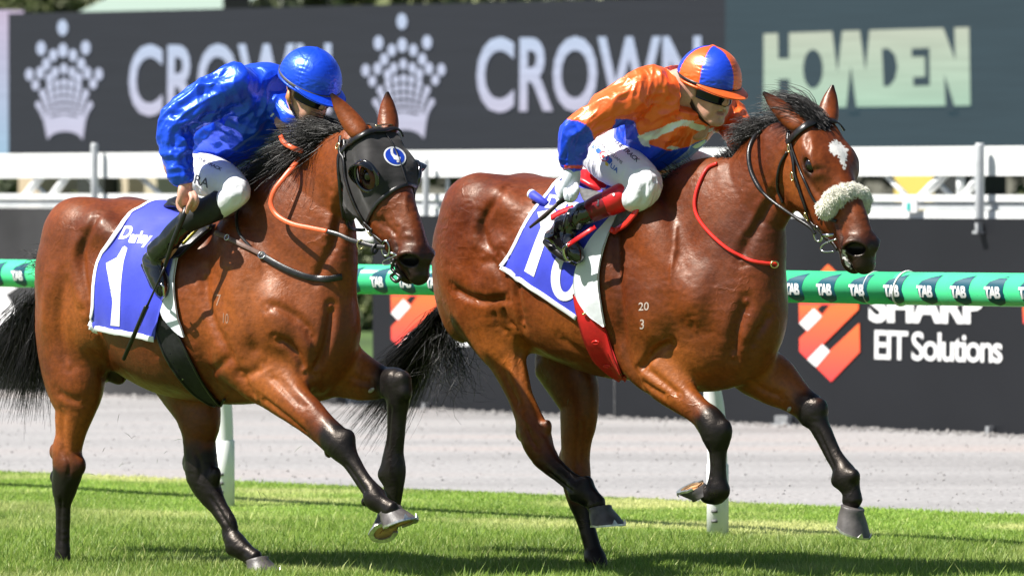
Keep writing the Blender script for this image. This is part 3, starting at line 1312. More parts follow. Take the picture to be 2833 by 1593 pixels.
SP2 = dict(
    box=((-1.05, -.46, -.02), (1.80, .46, 2.12)),
    torso=shift([(.02, 1.45, 1.05, .15), (.10, 1.54, 1.0, .20), (.25, 1.56, .90, .25), (.42, 1.545, .82, .27), (.60, 1.53, .765, .285), (.80, 1.53, .72, .28),
                 (.95, 1.50, .71, .255), (1.1, 1.46, .70, .22), (1.28, 1.41, .675, .20), (1.44, 1.31, .70, .175)], -.61, .10),
    mass=body_masses(-.61, .10),
    neck=neck_pairs(FR2, [('G', -80, 800, 690, 1400, .17, 0), ('G', 130, 700, 700, 1180, .135, 0), ('G', 370, 575, 665, 1060, .105, 0),
                          ('G', 530, 450, 670, 970, .088, 0), ('G', 650, 335, 695, 880, .078, 0), ('G', 730, 295, 730, 830, .075, -.01), ('G', 800, 275, 780, 790, .07, -.02)]),
    throat=[],
    legs=[
        dict(k=.06, rows=rows('I', -.15, [(-80, 160, 140), (-10, 240, 138), (75, 325, 120), (180, 425, 92), (280, 510, 76), (345, 570, 88, .85), (375, 640, 84, .85), (385, 720, 54, .75),
                                          (387, 800, 46, .75), (384, 890, 52, .8), (378, 965, 66, .85), (350, 985, 52), (320, 975, 54)])),
        dict(k=.05, rows=rows('I', .14, [(580, 260, 150), (690, 315, 148), (780, 380, 115), (855, 445, 92), (920, 500, 86, .85), (962, 580, 62, .85), (1010, 680, 52, .75), (1050, 760, 50, .75), (1090, 825, 56, .8),
                                         (1118, 885, 72, .85), (1148, 960, 54), (1155, 1015, 60)])),
        dict(k=.07, rows=rows('H', -.15, [(500, -80, 185, .6), (570, 50, 165, .6), (620, 190, 112, .62), (670, 325, 86, .65), (710, 440, 72, .7), (752, 550, 80, .75), (790, 650, 92, .75), (828, 740, 80, .75),
                                          (885, 815, 62, .75), (945, 870, 55), (1000, 915, 57), (1058, 960, 70, .85), (1115, 1010, 56), (1140, 1045, 60)])),
        dict(k=.06, rows=rows('H', .13, [(930, 200, 170, .6), (1000, 330, 150, .6), (1038, 450, 115, .62), (1036, 550, 107, .65), (1025, 650, 92, .7), (1020, 760, 82, .75), (1022, 870, 84, .75), (1035, 980, 74, .75),
                                         (1062, 1090, 54), (1092, 1200, 48), (1120, 1300, 50), (1138, 1355, 60, .85), (1155, 1405, 56), (1170, 1440, 60)])),
    ],
    head=dict(eye=('c', 692, 812), eye_lat=-.125, yaw=8, pitch=54, roll=0, scale=1.08),
)

SP1['grooves'] = [
    ('r', [(355, 185), (330, 240), (300, 310), (300, 380), (315, 470), (330, 540), (350, 600)], .020, .012),
    ('r', [(300, 250), (268, 330), (268, 400), (285, 480), (305, 540)], .032, -.010),
    ('r', [(240, 400), (225, 480), (212, 560), (222, 660), (250, 740)], .030, .010),
    ('r', [(180, 420), (165, 520), (165, 620)], .035, -.007),
    ('r', [(340, 590), (368, 650), (385, 700), (382, 770)], .015, .014),
    ('r', [(205, 830), (250, 858), (300, 870)], .02, .008),
    ('r', [(230, 900), (225, 980), (235, 1060)], .014, .007),
    ('r', [(745, 400), (750, 500), (778, 590), (820, 670), (860, 750), (900, 820), (930, 870)], .018, .014),
    ('r', [(830, 400), (860, 500), (890, 600), (930, 680)], .050, -.012),
    ('r', [(970, 528), (1000, 520), (1060, 550), (1110, 590), (1130, 625)], .014, .011),
    ('r', [(1000, 640), (1050, 662), (1090, 710), (1104, 760)], .014, .015),
    ('r', [(1205, 520), (1195, 620), (1172, 700), (1150, 765)], .020, .020),
    ('r', [(1110, 605), (1140, 650), (1150, 720)], .012, .009),
    ('r', [(1245, 60), (1240, 130), (1232, 220), (1215, 300), (1180, 360), (1150, 430)], .020, .013),
    ('r', [(1210, 100), (1205, 200), (1180, 290)], .020, -.007),
    ('r', [(760, 765), (800, 742), (840, 700)], .014, .009),
    ('r', [(870, 775), (920, 765), (955, 740)], .014, .009),
    ('r', [(950, 855), (1050, 930), (1120, 990)], .011, .008),
    ('r', [(1000, 770), (1060, 830), (1120, 900)], .012, .005),
    ('r', [(590, 690), (650, 700), (700, 720)], .05, -.006),
    ('r', [(600, 740), (650, 745), (700, 760)], .010, .004), ('r', [(560, 700), (600, 712), (640, 716)], .008, .003),
    ('r', [(1230, 760), (1300, 790), (1350, 800)], .012, .006),
]
SP2['grooves'] = [
    ('s', [(410, 150), (330, 240), (308, 300), (325, 360), (360, 400)], .020, .012),
    ('s', [(300, 240), (280, 330), (290, 400)], .030, -.009),
    ('s', [(310, 410), (360, 440), (390, 500), (410, 560)], .018, .011),
    ('s', [(200, 520), (260, 556), (330, 570), (395, 560)], .020, .014),
    ('s', [(190, 440), (250, 500), (320, 530)], .04, -.008),
    ('s', [(440, 480), (430, 540), (440, 600), (455, 660)], .015, .015),
    ('s', [(380, 590), (400, 640), (432, 670)], .011, .009), ('s', [(345, 600), (370, 660), (400, 690)], .011, .007),
    ('s', [(385, 790), (400, 870), (440, 950)], .014, .006), ('s', [(455, 700), (440, 780), (450, 860)], .012, .005),
    ('s', [(590, 700), (650, 745), (730, 790)], .02, .006),
    ('s', [(800, 300), (803, 450), (812, 560), (815, 650), (832, 760), (868, 860), (900, 900)], .018, .013),
    ('w', [(390, 1080), (300, 1120), (220, 1200), (150, 1270)], .013, .018),
    ('w', [(290, 1000), (330, 900), (300, 780)], .06, -.008),
    ('w', [(490, 950), (545, 1000)], .018, .008),
    ('w', [(880, 800), (850, 880), (815, 980), (800, 1080), (790, 1180)], .018, .018),
    ('w', [(1040, 880), (990, 970), (940, 1040), (925, 1130)], .014, .014),
    ('w', [(900, 980), (870, 1100)], .03, -.008),
    ('w', [(1090, 40), (1010, 180), (925, 330), (865, 440), (850, 540)], .018, .014),
    ('w', [(1040, 60), (950, 220), (870, 370)], .020, -.009),
    ('w', [(410, 460), (500, 640)], .018, .006), ('w', [(415, 300), (405, 440), (385, 560), (380, 660)], .006, -.004),
    ('w', [(620, 500), (600, 700), (520, 900)], .05, -.008),
    ('w', [(205, 1250), (320, 1340), (430, 1430)], .012, .011), ('w', [(170, 1330), (270, 1400), (350, 1440)], .010, .008),
    ('w', [(880, 1340), (1000, 1400), (1110, 1440)], .011, .009),
    ('t', [(400, 880), (380, 700), (395, 600), (430, 520)], .012, .010),
    ('t', [(540, 430), (530, 520)], .010, -.003), ('t', [(600, 470), (610, 530)], .010, -.003), ('t', [(570, 450), (565, 520)], .008, .004),
    ('t', [(560, 690), (640, 640), (700, 660)], .012, .005), ('t', [(640, 820), (580, 740), (560, 690)], .012, .004),
    ('t', [(700, 870), (650, 800)], .012, .004),
]
SP1['grooves'] += [
    ('b', [(760, 560), (800, 640), (900, 720)], .008, .006), ('b', [(680, 540), (760, 640), (850, 700)], .012, .004),
    ('b', [(900, 590), (960, 640), (920, 700)], .012, -.004), ('b', [(960, 720), (1060, 740), (1120, 800)], .012, -.004),
    ('b', [(1000, 300), (980, 420), (1000, 520)], .010, -.003),
]
SP1['hooves'] = [
    dict(top=('E', 990, 1070), bot=('E', 1016, 1165), lat=-.13, heel=('E', 915, 1190), toe=('E', 1160, 1130), wt=.048, wb=.072),
    dict(top=('E', 985, 1092), vec=(.040, -.030, -.052), toev=(-.5, -.3, -.6), lat=.11, wt=.046, wb=.058),
    dict(top=('C', 352, 1425), vec=(.03, 0, -.075), toev=(1, 0, 0), lat=-.14, wt=.050, wb=.065),
    dict(top=('E', 228, 1348), bot=('E', 238, 1434), lat=.13, heel=('E', 155, 1447), toe=('E', 375, 1430), wt=.048, wb=.070),
]
SP2['hooves'] = [
    dict(top=('I', 300, 990), vec=(-.012, -.020, .044), toev=(-1, -.1, -.25), lat=-.15, wt=.046, wb=.058),
    dict(top=('I', 1155, 1050), bot=('I', 1122, 1168), lat=.13, heel=('I', 1060, 1140), toe=('I', 1270, 1215), wt=.048, wb=.072),
    dict(top=('H', 1157, 1052), bot=('H', 1166, 1160), lat=-.15, heel=('H', 1095, 1172), toe=('H', 1305, 1155), wt=.048, wb=.072),
    dict(top=('H', 1168, 1425), vec=(.03, 0, -.075), toev=(1, 0, 0), lat=.13, wt=.050, wb=.065),
]
# where each leg turns black, counted along its rows
SP1['black'] = [4.2, 2.6, 6.6, 4.6]
SP2['black'] = [4.4, 3.4, 8.0, 7.2]

for sp_, k_, lumps in ((SP1, 0, [('E', 642, 735, -.12, (.022, .018, .026)), ('E', 752, 655, -.14, (.026, .024, .030)), ('E', 853, 1022, -.13, (.018, .02, .018)), ('E', 930, 985, -.13, (.02, .022, .02))]),
                       (SP1, 1, [('E', 1066, 318, .13, (.028, .026, .026)), ('E', 1080, 400, .13, (.022, .024, .030)), ('E', 968, 395, .12, (.022, .02, .022)), ('E', 955, 868, .12, (.02, .02, .02))]),
                       (SP1, 2, [('C', 312, 735, -.14, (.026, .020, .034)), ('C', 312, 880, -.13, (.022, .02, .03)), ('C', 462, 815, -.13, (.020, .02, .032))]),
                       (SP1, 3, [('C', 1075, 800, .14, (.026, .022, .040)), ('C', 1238, 870, .13, (.020, .02, .034)), ('E', 85, 1300, .13, (.018, .02, .018))]),
                       (SP2, 0, [('I', 430, 610, -.15, (.022, .024, .034)), ('I', 310, 600, -.14, (.022, .02, .028)), ('I', 330, 990, -.15, (.02, .02, .018)), ('I', 420, 960, -.15, (.02, .02, .024))]),
                       (SP2, 1, [('I', 972, 480, .14, (.026, .024, .028)), ('I', 895, 545, .13, (.022, .02, .026)), ('I', 1065, 905, .13, (.018, .02, .018)), ('I', 1165, 870, .13, (.02, .022, .022))]),
                       (SP2, 2, [('H', 706, 625, -.15, (.024, .020, .034)), ('H', 858, 590, -.15, (.020, .018, .028)), ('H', 1015, 990, -.15, (.018, .02, .018)), ('H', 1085, 905, -.15, (.02, .02, .02))]),
                       (SP2, 3, [('H', 950, 780, .13, (.022, .020, .040)), ('H', 1100, 1340, .13, (.018, .02, .018))])):
    sp_['legs'][k_]['lumps'] = [(a, b, c, d, e, .030) for (a, b, c, d, e) in lumps]
SP1['grooves'] += [
    ('E', [(735, 800), (800, 890), (850, 970)], .007, .006), 
    ('E', [(995, 480), (985, 600), (975, 720)], .007, .006), 
    ('C', [(350, 1000), (345, 1120), (345, 1260)], .007, .005), ('C', [(360, 730), (400, 800), (390, 880)], .010, .006), ('C', [(1120, 740), (1150, 820), (1140, 900)], .010, .006), ('C', [(1210, 1000), (1270, 1100), (1320, 1180)], .007, .006),
    ('E', [(560, 320), (620, 430), (690, 560)], .018, -.006), ('E', [(300, 300), (400, 400), (470, 480)], .014, .006),
]
SP2['grooves'] += [
    ('I', [(330, 700), (350, 800), (345, 900)], .007, .005), ('I', [(960, 620), (1010, 730), (1050, 830)], .007, .006),
    
    ('H', [(860, 850), (930, 915), (1000, 960)], .007, .006), ('H', [(740, 600), (760, 660), (800, 720)], .009, .007), ('H', [(720, 540), (790, 620), (850, 680)], .012, -.005),
    ('H', [(1060, 560), (1050, 700), (1040, 820)], .010, .005), ('H', [(560, 200), (620, 330), (690, 480)], .012, .005),
    ('F', [(640, 900), (560, 1000), (500, 1100)], .05, -.008), ('F', [(560, 1030), (600, 1100), (620, 1180)], .008, .004), ('F', [(590, 1000), (640, 1070), (655, 1130)], .008, .004),
    ('F', [(540, 1060), (570, 1140), (590, 1220)], .008, .004),
]

_c = FR1.Q('C', 640, 225, -.02)
SP1['mass2'] = [((_c[0], 0, _c[2]), (.055, .05, .10), .03, -20, 0)]
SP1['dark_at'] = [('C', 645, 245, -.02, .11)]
M_coat1 = coat_material('bay_coat', (.190, .043, .0075), (.098, .019, .004), (.36, .100, .015))
M_coat2 = coat_material('dark_bay_coat', (.170, .036, .0065), (.086, .016, .0035), (.36, .102, .016))
M_hoof = add_noise(mat('hoof_horn', (.085, .076, .072), .45), 30, .35, bump=.4, bump_scale=120)
M_shoe = add_noise(mat('worn_aluminium', (.62, .62, .60), .35, .9), 60, .25)
M_sole = add_noise(mat('hoof_sole', (.42, .24, .11), .6), 25, .5, bump=.5, bump_scale=80)
M_eye = mat('horse_eye', (.008, .005, .004), .04, spec=.8)
M_hair = add_noise(mat('black_hair', (.009, .0072, .0065), .40, spec=.45), 9, .6)
M_chest = add_noise(mat('chestnut_callus', (.38, .33, .28), .8), 90, .4, bump=.6)

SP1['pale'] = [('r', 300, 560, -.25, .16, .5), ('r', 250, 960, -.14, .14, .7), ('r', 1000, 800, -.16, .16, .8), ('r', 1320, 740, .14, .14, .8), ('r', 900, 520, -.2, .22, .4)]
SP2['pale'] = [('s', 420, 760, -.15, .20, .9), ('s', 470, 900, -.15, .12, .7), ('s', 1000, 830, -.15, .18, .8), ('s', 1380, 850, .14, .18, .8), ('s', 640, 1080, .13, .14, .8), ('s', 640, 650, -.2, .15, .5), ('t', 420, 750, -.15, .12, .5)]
SP2['white'] = [('c', [(868, 640), (920, 588), (950, 566), (1015, 615), (1076, 672), (1054, 740), (1050, 800), (1043, 880), (1029, 880), (1010, 803), (980, 755), (924, 715)], -.07),
                ('d', [(1015, 950), (1045, 960), (1060, 1040), (1085, 1090), (1112, 1145), (1080, 1130), (1040, 1080)], -.4)]

HORSES = {}


def build_horse(key, fr, sp, coat, name_label, ears):
    root = empty('racehorse', label=name_label, cat='horse', group='racehorses galloping side by side')
    root.matrix_world = fr.matrix()
    H = Horse(fr, sp, root)
    HORSES[key] = H
    finish_body(H, coat)
    for s_ in (1, -1):
        mb = MB()
        mb.lathe([(00.0295 * math.sin(a), -0.0295 * math.cos(a)) for a in np.linspace(.05, 3.09, 12)], c=(0, 0, 0), n=20)
        V = np.array(mb.V) * 1.0 + 0
        obj('eye', H.hp.o + 1.0 * V + H.hp.s * (np.array([.208, s_ * .087, -.062]) @ H.hp.M), mb.F, M_eye, root)
    for (s_, b, t, od) in ears:
        make_ear(root, H.hp, s_, b, t, od, coat)
    for hd in sp['hooves']:
        top = fr.Q(*hd['top'], hd['lat'])
        if 'bot' in hd:
            bot = fr.Q(*hd['bot'], hd['lat'])
            toe = fr.Q(*hd['toe'], hd['lat']) - fr.Q(*hd['heel'], hd['lat'])
        else:
            bot = top + np.array(hd['vec'])
            toe = np.array(hd['toev'])
        hoof(top, bot, toe, hd['wt'], hd['wb'], 'hoof', root, M_hoof, M_shoe, M_sole)
    return H


H1 = build_horse('1', FR1, SP1, M_coat1, 'bay racehorse wearing a black blinker hood and the blue number 1 cloth', [
    (-1, (0.040, -.062, -.052), (-.150, -.118, -.045), (-.3, .5, -.8)),
    (1, (0.035, .060, -.045), (-.115, .070, .010), (-.5, .6, -.5))])
H2 = build_horse('2', FR2, SP2, M_coat2, 'bay racehorse with white star and sheepskin noseband, blue number 10 cloth', [
    (-1, (0.045, -.060, -.052), (-.140, -.130, -.075), (-.3, .5, -.8)),
    (1, (0.035, .060, -.045), (-.105, .105, .010), (-.5, .6, -.5))])


# ---- manes, forelocks and tails
def strands(fr, w, line, n, spread, dirv, dj, L, Lj, wid, curl, grav, seed, lat=0.0, seg=7):
    rg = np.random.default_rng(seed)
    P = np.array([fr.Q(w, x, y, lat) for (x, y) in line])
    P = smooth_chain(P, 6)
    u = rg.random(n) * (len(P) - 1)
    i = np.minimum(u.astype(int), len(P) - 2)
    f = (u - i)[:, None]
    R = P[i] * (1 - f) + P[i + 1] * f + np.clip(rg.normal(size=(n, 3)), -2, 2) * np.array(spread)
    D = np.array(dirv)[None, :] + np.clip(rg.normal(size=(n, 3)), -2, 2) * np.array(dj)
    return hair_mesh(R, D, L * (1 + Lj * (rg.random(n) * 2 - 1)), wid, curl, grav, seed, seg)


def hair_obj(name, parts, root):
    V, Q, o = [], [], 0
    for v, q in parts:
        V.append(v)
        Q.append(q + o)
        o += len(v)
    h = obj(name, np.concatenate(V), np.concatenate(Q), M_hair, root)
    return h


hair_obj('mane', [
    strands(FR1, 'B', [(20, 850), (120, 770), (200, 700), (330, 600), (430, 520)], 1500, (.015, .018, .012), (-.9, -.30, -.12), (.22, .28, .18), .13, .4, .0014, .16, (-.2, -.1, -.55), 1),
    strands(FR1, 'B', [(400, 545), (520, 460), (620, 390), (700, 350)], 1900, (.015, .018, .012), (-.98, -.3, -.04), (.14, .24, .14), .20, .35, .0014, .14, (-.3, -.1, -.5), 2),
    strands(FR1, 'B', [(600, 405), (690, 360), (760, 330)], 1500, (.015, .02, .010), (-.98, -.15, .20), (.14, .22, .12), .20, .4, .0014, .15, (-.5, 0, -.3), 3),
    strands(FR1, 'B', [(300, 620), (500, 470), (650, 370)], 900, (.02, .02, .012), (-.6, -.55, -.1), (.25, .2, .25), .17, .4, .0016, .2, (-.3, 0, -.8), 31),
], H1.root)
hair_obj('tail', [
    strands(FR1, 'A', [(300, 1060), (280, 1100), (260, 1150)], 120, (.02, .03, .02), (-.9, .05, .25), (.2, .25, .25), .12, .5, .0014, .3, (-.3, 0, -.7), 4, lat=.02),
    strands(FR1, 'A', [(265, 1290), (215, 1370), (170, 1440)], 1300, (.03, .05, .03), (-.66, .05, -.62), (.14, .22, .14), .34, .4, .0014, .14, (-.1, 0, -.7), 5, lat=.03, seg=9),
    strands(FR1, 'A', [(235, 1370), (195, 1450)], 700, (.05, .05, .04), (-.22, .0, -1), (.16, .22, .14), .33, .35, .0014, .16, (-.2, 0, -.6), 6, lat=.03, seg=9),
], H1.root)
hair_obj('mane', [
    strands(FR2, 'G', [(40, 690), (140, 650), (230, 610), (290, 590)], 800, (.015, .018, .010), (-.75, -.15, .30), (.3, .3, .25), .085, .4, .0015, .3, (-.2, -.1, -.2), 7),
    strands(FR2, 'G', [(380, 545), (450, 490), (560, 425)], 700, (.012, .014, .008), (-.6, -.1, .5), (.3, .3, .25), .035, .4, .0015, .3, (-.2, 0, 0), 8),
    strands(FR2, 'G', [(590, 370), (660, 330), (740, 300)], 1000, (.012, .018, .012), (-.85, -.25, .22), (.2, .2, .2), .11, .4, .0015, .25, (-.2, -.2, -.7), 9),
], H2.root)
# forelock of horse 2 blown back between its ears
rg = np.random.default_rng(11)
n = 1500
R = H2.hp(np.stack([rg.normal(.06, .018, n), rg.normal(0, .018, n), rg.normal(-.012, .008, n)], 1))
D = np.stack([rg.normal(-.75, .14, n), rg.normal(-.14, .16, n), rg.normal(.62, .12, n)], 1)
hair_obj('forelock', [hair_mesh(R, D, .22 * (1 + .35 * (rg.random(n) * 2 - 1)), .0015, .16, (-.9, -.2, -.75), 12)], H2.root)
hair_obj('tail', [
    strands(FR2, 'E', [(1300, -60), (1270, -10), (1240, 30)], 1300, (.014, .030, .014), (-.74, .1, -.56), (.085, .15, .085), .44, .35, .0014, .10, (-.2, 0, -.35), 13, lat=.05, seg=9),
    strands(FR2, 'E', [(1300, -40), (1250, 20)], 700, (.018, .035, .018), (-.66, .1, -.64), (.085, .14, .085), .58, .3, .0014, .10, (-.35, 0, -.30), 14, lat=.05, seg=10),
    strands(FR2, 'E', [(1330, 30), (1300, 80)], 160, (.03, .05, .03), (-.05, .1, -1), (.25, .3, .2), .30, .4, .0014, .5, (.3, 0, .5), 15, lat=.05, seg=9),
], H2.root)

for fr_, H_, w, x, y, lat in ((FR1, H1, 'E', 885, 384, .12), (FR2, H2, 'I', 795, 492, .12)):
    p, n_1 = H_.surf(w, x, y)
    X_ = np.cross(n_1, (0, 0, 1.))
    X_ /= np.linalg.norm(X_)
    mb = MB()
    V_ = []
    mb.lathe([(.0002, -.006), (.011, -.004), (.012, .002), (.008, .007), (.0002, .008)], c=(0, 0, 0), n=14)
    V_ = np.array(mb.V) * np.array([1.5, .8, 1])
    R_ = np.array([X_ * .9 + np.cross(n_1, X_) * .4, np.cross(n_1, X_), n_1])
    obj('chestnut', V_ @ R_ + p, mb.F, M_chest, H_.root)

# ------------------------------------------------------------------ jockeys
def satin(name, col, rough=.37, bump=.30, attr=None, col2=None, col3=None):
    m = mat(name, col, rough, metal=.45 if name.startswith('blue') else .22, spec=.9)
    b = bsdf(m)
    b.inputs['Anisotropic'].default_value = .35
    b.inputs['Sheen Weight'].default_value = .25
    b.inputs['Sheen Roughness'].default_value = .3
    b.inputs['Sheen Tint'].default_value = (*[min(1, c * 1.5 + .15) for c in col], 1)
    b.inputs['Coat Weight'].default_value = .12
    b.inputs['Coat Roughness'].default_value = .25
    if attr:
        a = nd(m, 'ShaderNodeAttribute', attribute_name=attr)
        lk(m, a.outputs['Color'], b.inputs['Base Color'])
    tc = nd(m, 'ShaderNodeTexCoord')
    n0 = nd(m, 'ShaderNodeTexNoise')
    n0.inputs['Scale'].default_value = 9
    n0.inputs['Detail'].default_value = 2
    lk(m, tc.outputs['Object'], n0.inputs['Vector'])
    mp = nd(m, 'ShaderNodeMix', data_type='VECTOR')
    mp.inputs[0].default_value = .12
    lk(m, tc.outputs['Object'], mp.inputs[4])
    lk(m, n0.outputs['Color'], mp.inputs[5])
    n = nd(m, 'ShaderNodeTexNoise')
    n.inputs['Scale'].default_value = 20
    n.inputs['Detail'].default_value = 4
    n.inputs['Distortion'].default_value = 1.0
    lk(m, mp.outputs[1], n.inputs['Vector'])
    bp = nd(m, 'ShaderNodeBump')
    bp.inputs['Strength'].default_value = bump
    bp.inputs['Distance'].default_value = .012
    lk(m, n.outputs['Fac'], bp.inputs['Height'])
    lk(m, bp.outputs[0], b.inputs['Normal'])
    return m


M_blue_silk = satin('blue_satin', (.006, .085, .92))
M_silk2 = satin('orange_and_blue_satin', (.9, .12, .01), attr='col')
M_skin = add_noise(mat('skin', (.62, .33, .24), .45, Subsurface_Weight=.12), 60, .12, bump=.25, bump_scale=300)
M_skin.node_tree.nodes['Principled BSDF'].inputs['Subsurface Radius'].default_value = (.02, .008, .004)
M_white_cloth = add_noise(mat('white_breeches', (.78, .78, .81), .62), 14, .04, bump=.6, bump_scale=16, dist=.010)
M_patent = add_noise(mat('black_patent_leather', (.006, .006, .007), .10, spec=.7, Coat_Weight=.6, Coat_Roughness=.06), 10, .3, bump=.55, bump_scale=22, dist=.006)
M_black_cloth = add_noise(mat('black_gaiter', (.012, .012, .013), .6), 30, .3, bump=.5, bump_scale=60)
M_leather = add_noise(mat('black_leather', (.012, .011, .011), .33, spec=.5), 60, .4, bump=.3, bump_scale=200)
M_red = add_noise(mat('red_gaiter', (.60, .012, .016), .35), 20, .12, bump=.3, bump_scale=40)
M_dark_red = add_noise(mat('dark_red_gaiter', (.20, .008, .016), .3), 20, .15, bump=.3, bump_scale=40)
M_glove = add_noise(mat('pale_grey_glove', (.62, .66, .72), .6), 30, .10, bump=.5, bump_scale=60)
M_lens = mat('goggle_lens', (.006, .005, .012), .12, spec=.35)
M_brass = mat('brass', (.70, .55, .28), .25, 1.0)
M_steel = mat('steel', (.62, .62, .62), .16, 1.0)
M_white_rub = mat('white_rubber', (.82, .82, .82), .4)
M_tan = add_noise(mat('tan_leather', (.52, .22, .08), .5), 50, .2)
M_helmet_band = add_noise(mat('grey_rubber_band', (.07, .075, .08), .45), 40, .3)
M_teeth = mat('teeth', (.75, .72, .66), .25)
M_dark_mouth = mat('dark_mouth', (.05, .012, .012), .5)


def folds(V, N, specs, seed=0):
    """cloth folds: ridged noise stretched along a direction, strongest near a centre"""
    d = np.zeros(len(V))
    for i, (c, r, dirv, freq, amp) in enumerate(specs):
        c = np.asarray(c, float)
        w = np.exp(-(np.linalg.norm(V - c, axis=1) / r) ** 2)
        m = w > .02
        if not m.any():
            continue
        u = np.asarray(dirv, float)
        u = u / np.linalg.norm(u)
        P = V[m]
        along = P @ u
        Q = P - along[:, None] * u * .80
        wp = np.stack([vnoise(P, 6, seed + 1 + i), vnoise(P, 6, seed + 7 + i), vnoise(P, 6, seed + 3 + i)], 1) - .5
        n1 = vnoise(Q + wp * .13, freq * .95, seed + i)
        n2 = vnoise(Q + wp * .10, freq * 2.0, seed + 20 + i)
        rg_ = 1 - np.abs(n1 - .5) * 6
        rg2 = 1 - np.abs(n2 - .5) * 6
        d[m] += w[m] * amp * (np.clip(rg_, -1, 1) * .85 + np.clip(rg2, -1, 1) * .36)
    return V + N * d[:, None]


class Cloth:
    """one garment or body surface grown from a signed-distance field"""
    def __init__(s, lo, hi, h=0.0048):
        s.f = Field(lo, hi, h if FINE >= 1 else h * 2)

    def finish(s, name, mat_, root, fold=None, seed=0, it=2, colour=None, extra=None):
        V, Q = s.f.mesh()
        V = relax(V, Q, it)
        N = normals(V, Q)
        if fold:
            V = folds(V, N, fold, seed)
        if extra:
            V = extra(V, normals(V, Q))
        o = obj(name, V, Q, mat_, root)
        s.V, s.Q, s.o = V, Q, o
        if colour is not None:
            set_attr(o.data, 'col', colour(V))
        s.bvh = BVHTree.FromPolygons([tuple(v) for v in V], Q.tolist())
        return o


def QN(fr, rows_):
    """rows (win, x, y, lat, a[, b]) -> chain rows"""
    return [tuple(fr.Q(r[0], r[1], r[2], r[3])) + ((r[4], r[5]) if len(r) > 5 else (r[4], r[4])) for r in rows_]


def human_head(f, hp, mouth=False):
    S = (1, -1)
    hp.ell(f, (-.012, 0, .030), (.098, .076, .092), k=.01)
    hp.ell(f, (.030, 0, -.030), (.062, .060, .082), k=.03)
    for s in S:
        hp.chain(f, [(.0, s * .058, -.045, .018, .012), (.030, s * .045, -.085, .017, .013), (.066, s * .020, -.108, .017, .015)], k=.025)
        hp.ell(f, (.060, s * .042, -.022), (.026, .020, .018), k=.02)
        hp.ell(f, (.088, s * .030, .008), (.016, .018, .012), k=.010, op='s')
        hp.ell(f, (-.006, s * .078, -.010), (.020, .008, .032), k=.006)
        hp.ell(f, (.0, s * .087, -.008), (.011, .006, .018), k=.004, op='s')
        hp.ell(f, (.094, s * .012, -.036), (.012, .009, .009), k=.006)
        hp.ell(f, (.062, s * .036, -.062), (.022, .014, .026), k=.02)
    hp.chain(f, [(.080, 0, .022, .012, .012), (.092, 0, .004, .010, .009), (.108, 0, -.024, .013, .010), (.104, 0, -.034, .011, .011)], k=.012)
    hp.ell(f, (.074, 0, -.110), (.022, .024, .018), k=.02)
    if mouth:
        hp.ell(f, (.084, 0, -.058), (.014, .028, .012), k=.012)
        hp.ell(f, (.080, 0, -.084), (.014, .024, .010), k=.012)
        hp.ell(f, (.092, 0, -.070), (.020, .021, .010), k=.004, op='s')
    else:
        hp.ell(f, (.088, 0, -.062), (.010, .024, .007), k=.008)
        hp.ell(f, (.084, 0, -.076), (.010, .022, .008), k=.008)
    hp.chain(f, [(-.015, 0, -.03, .055, .052), (-.035, 0, -.10, .056, .054), (-.06, 0, -.16, .062, .066)], k=.03)


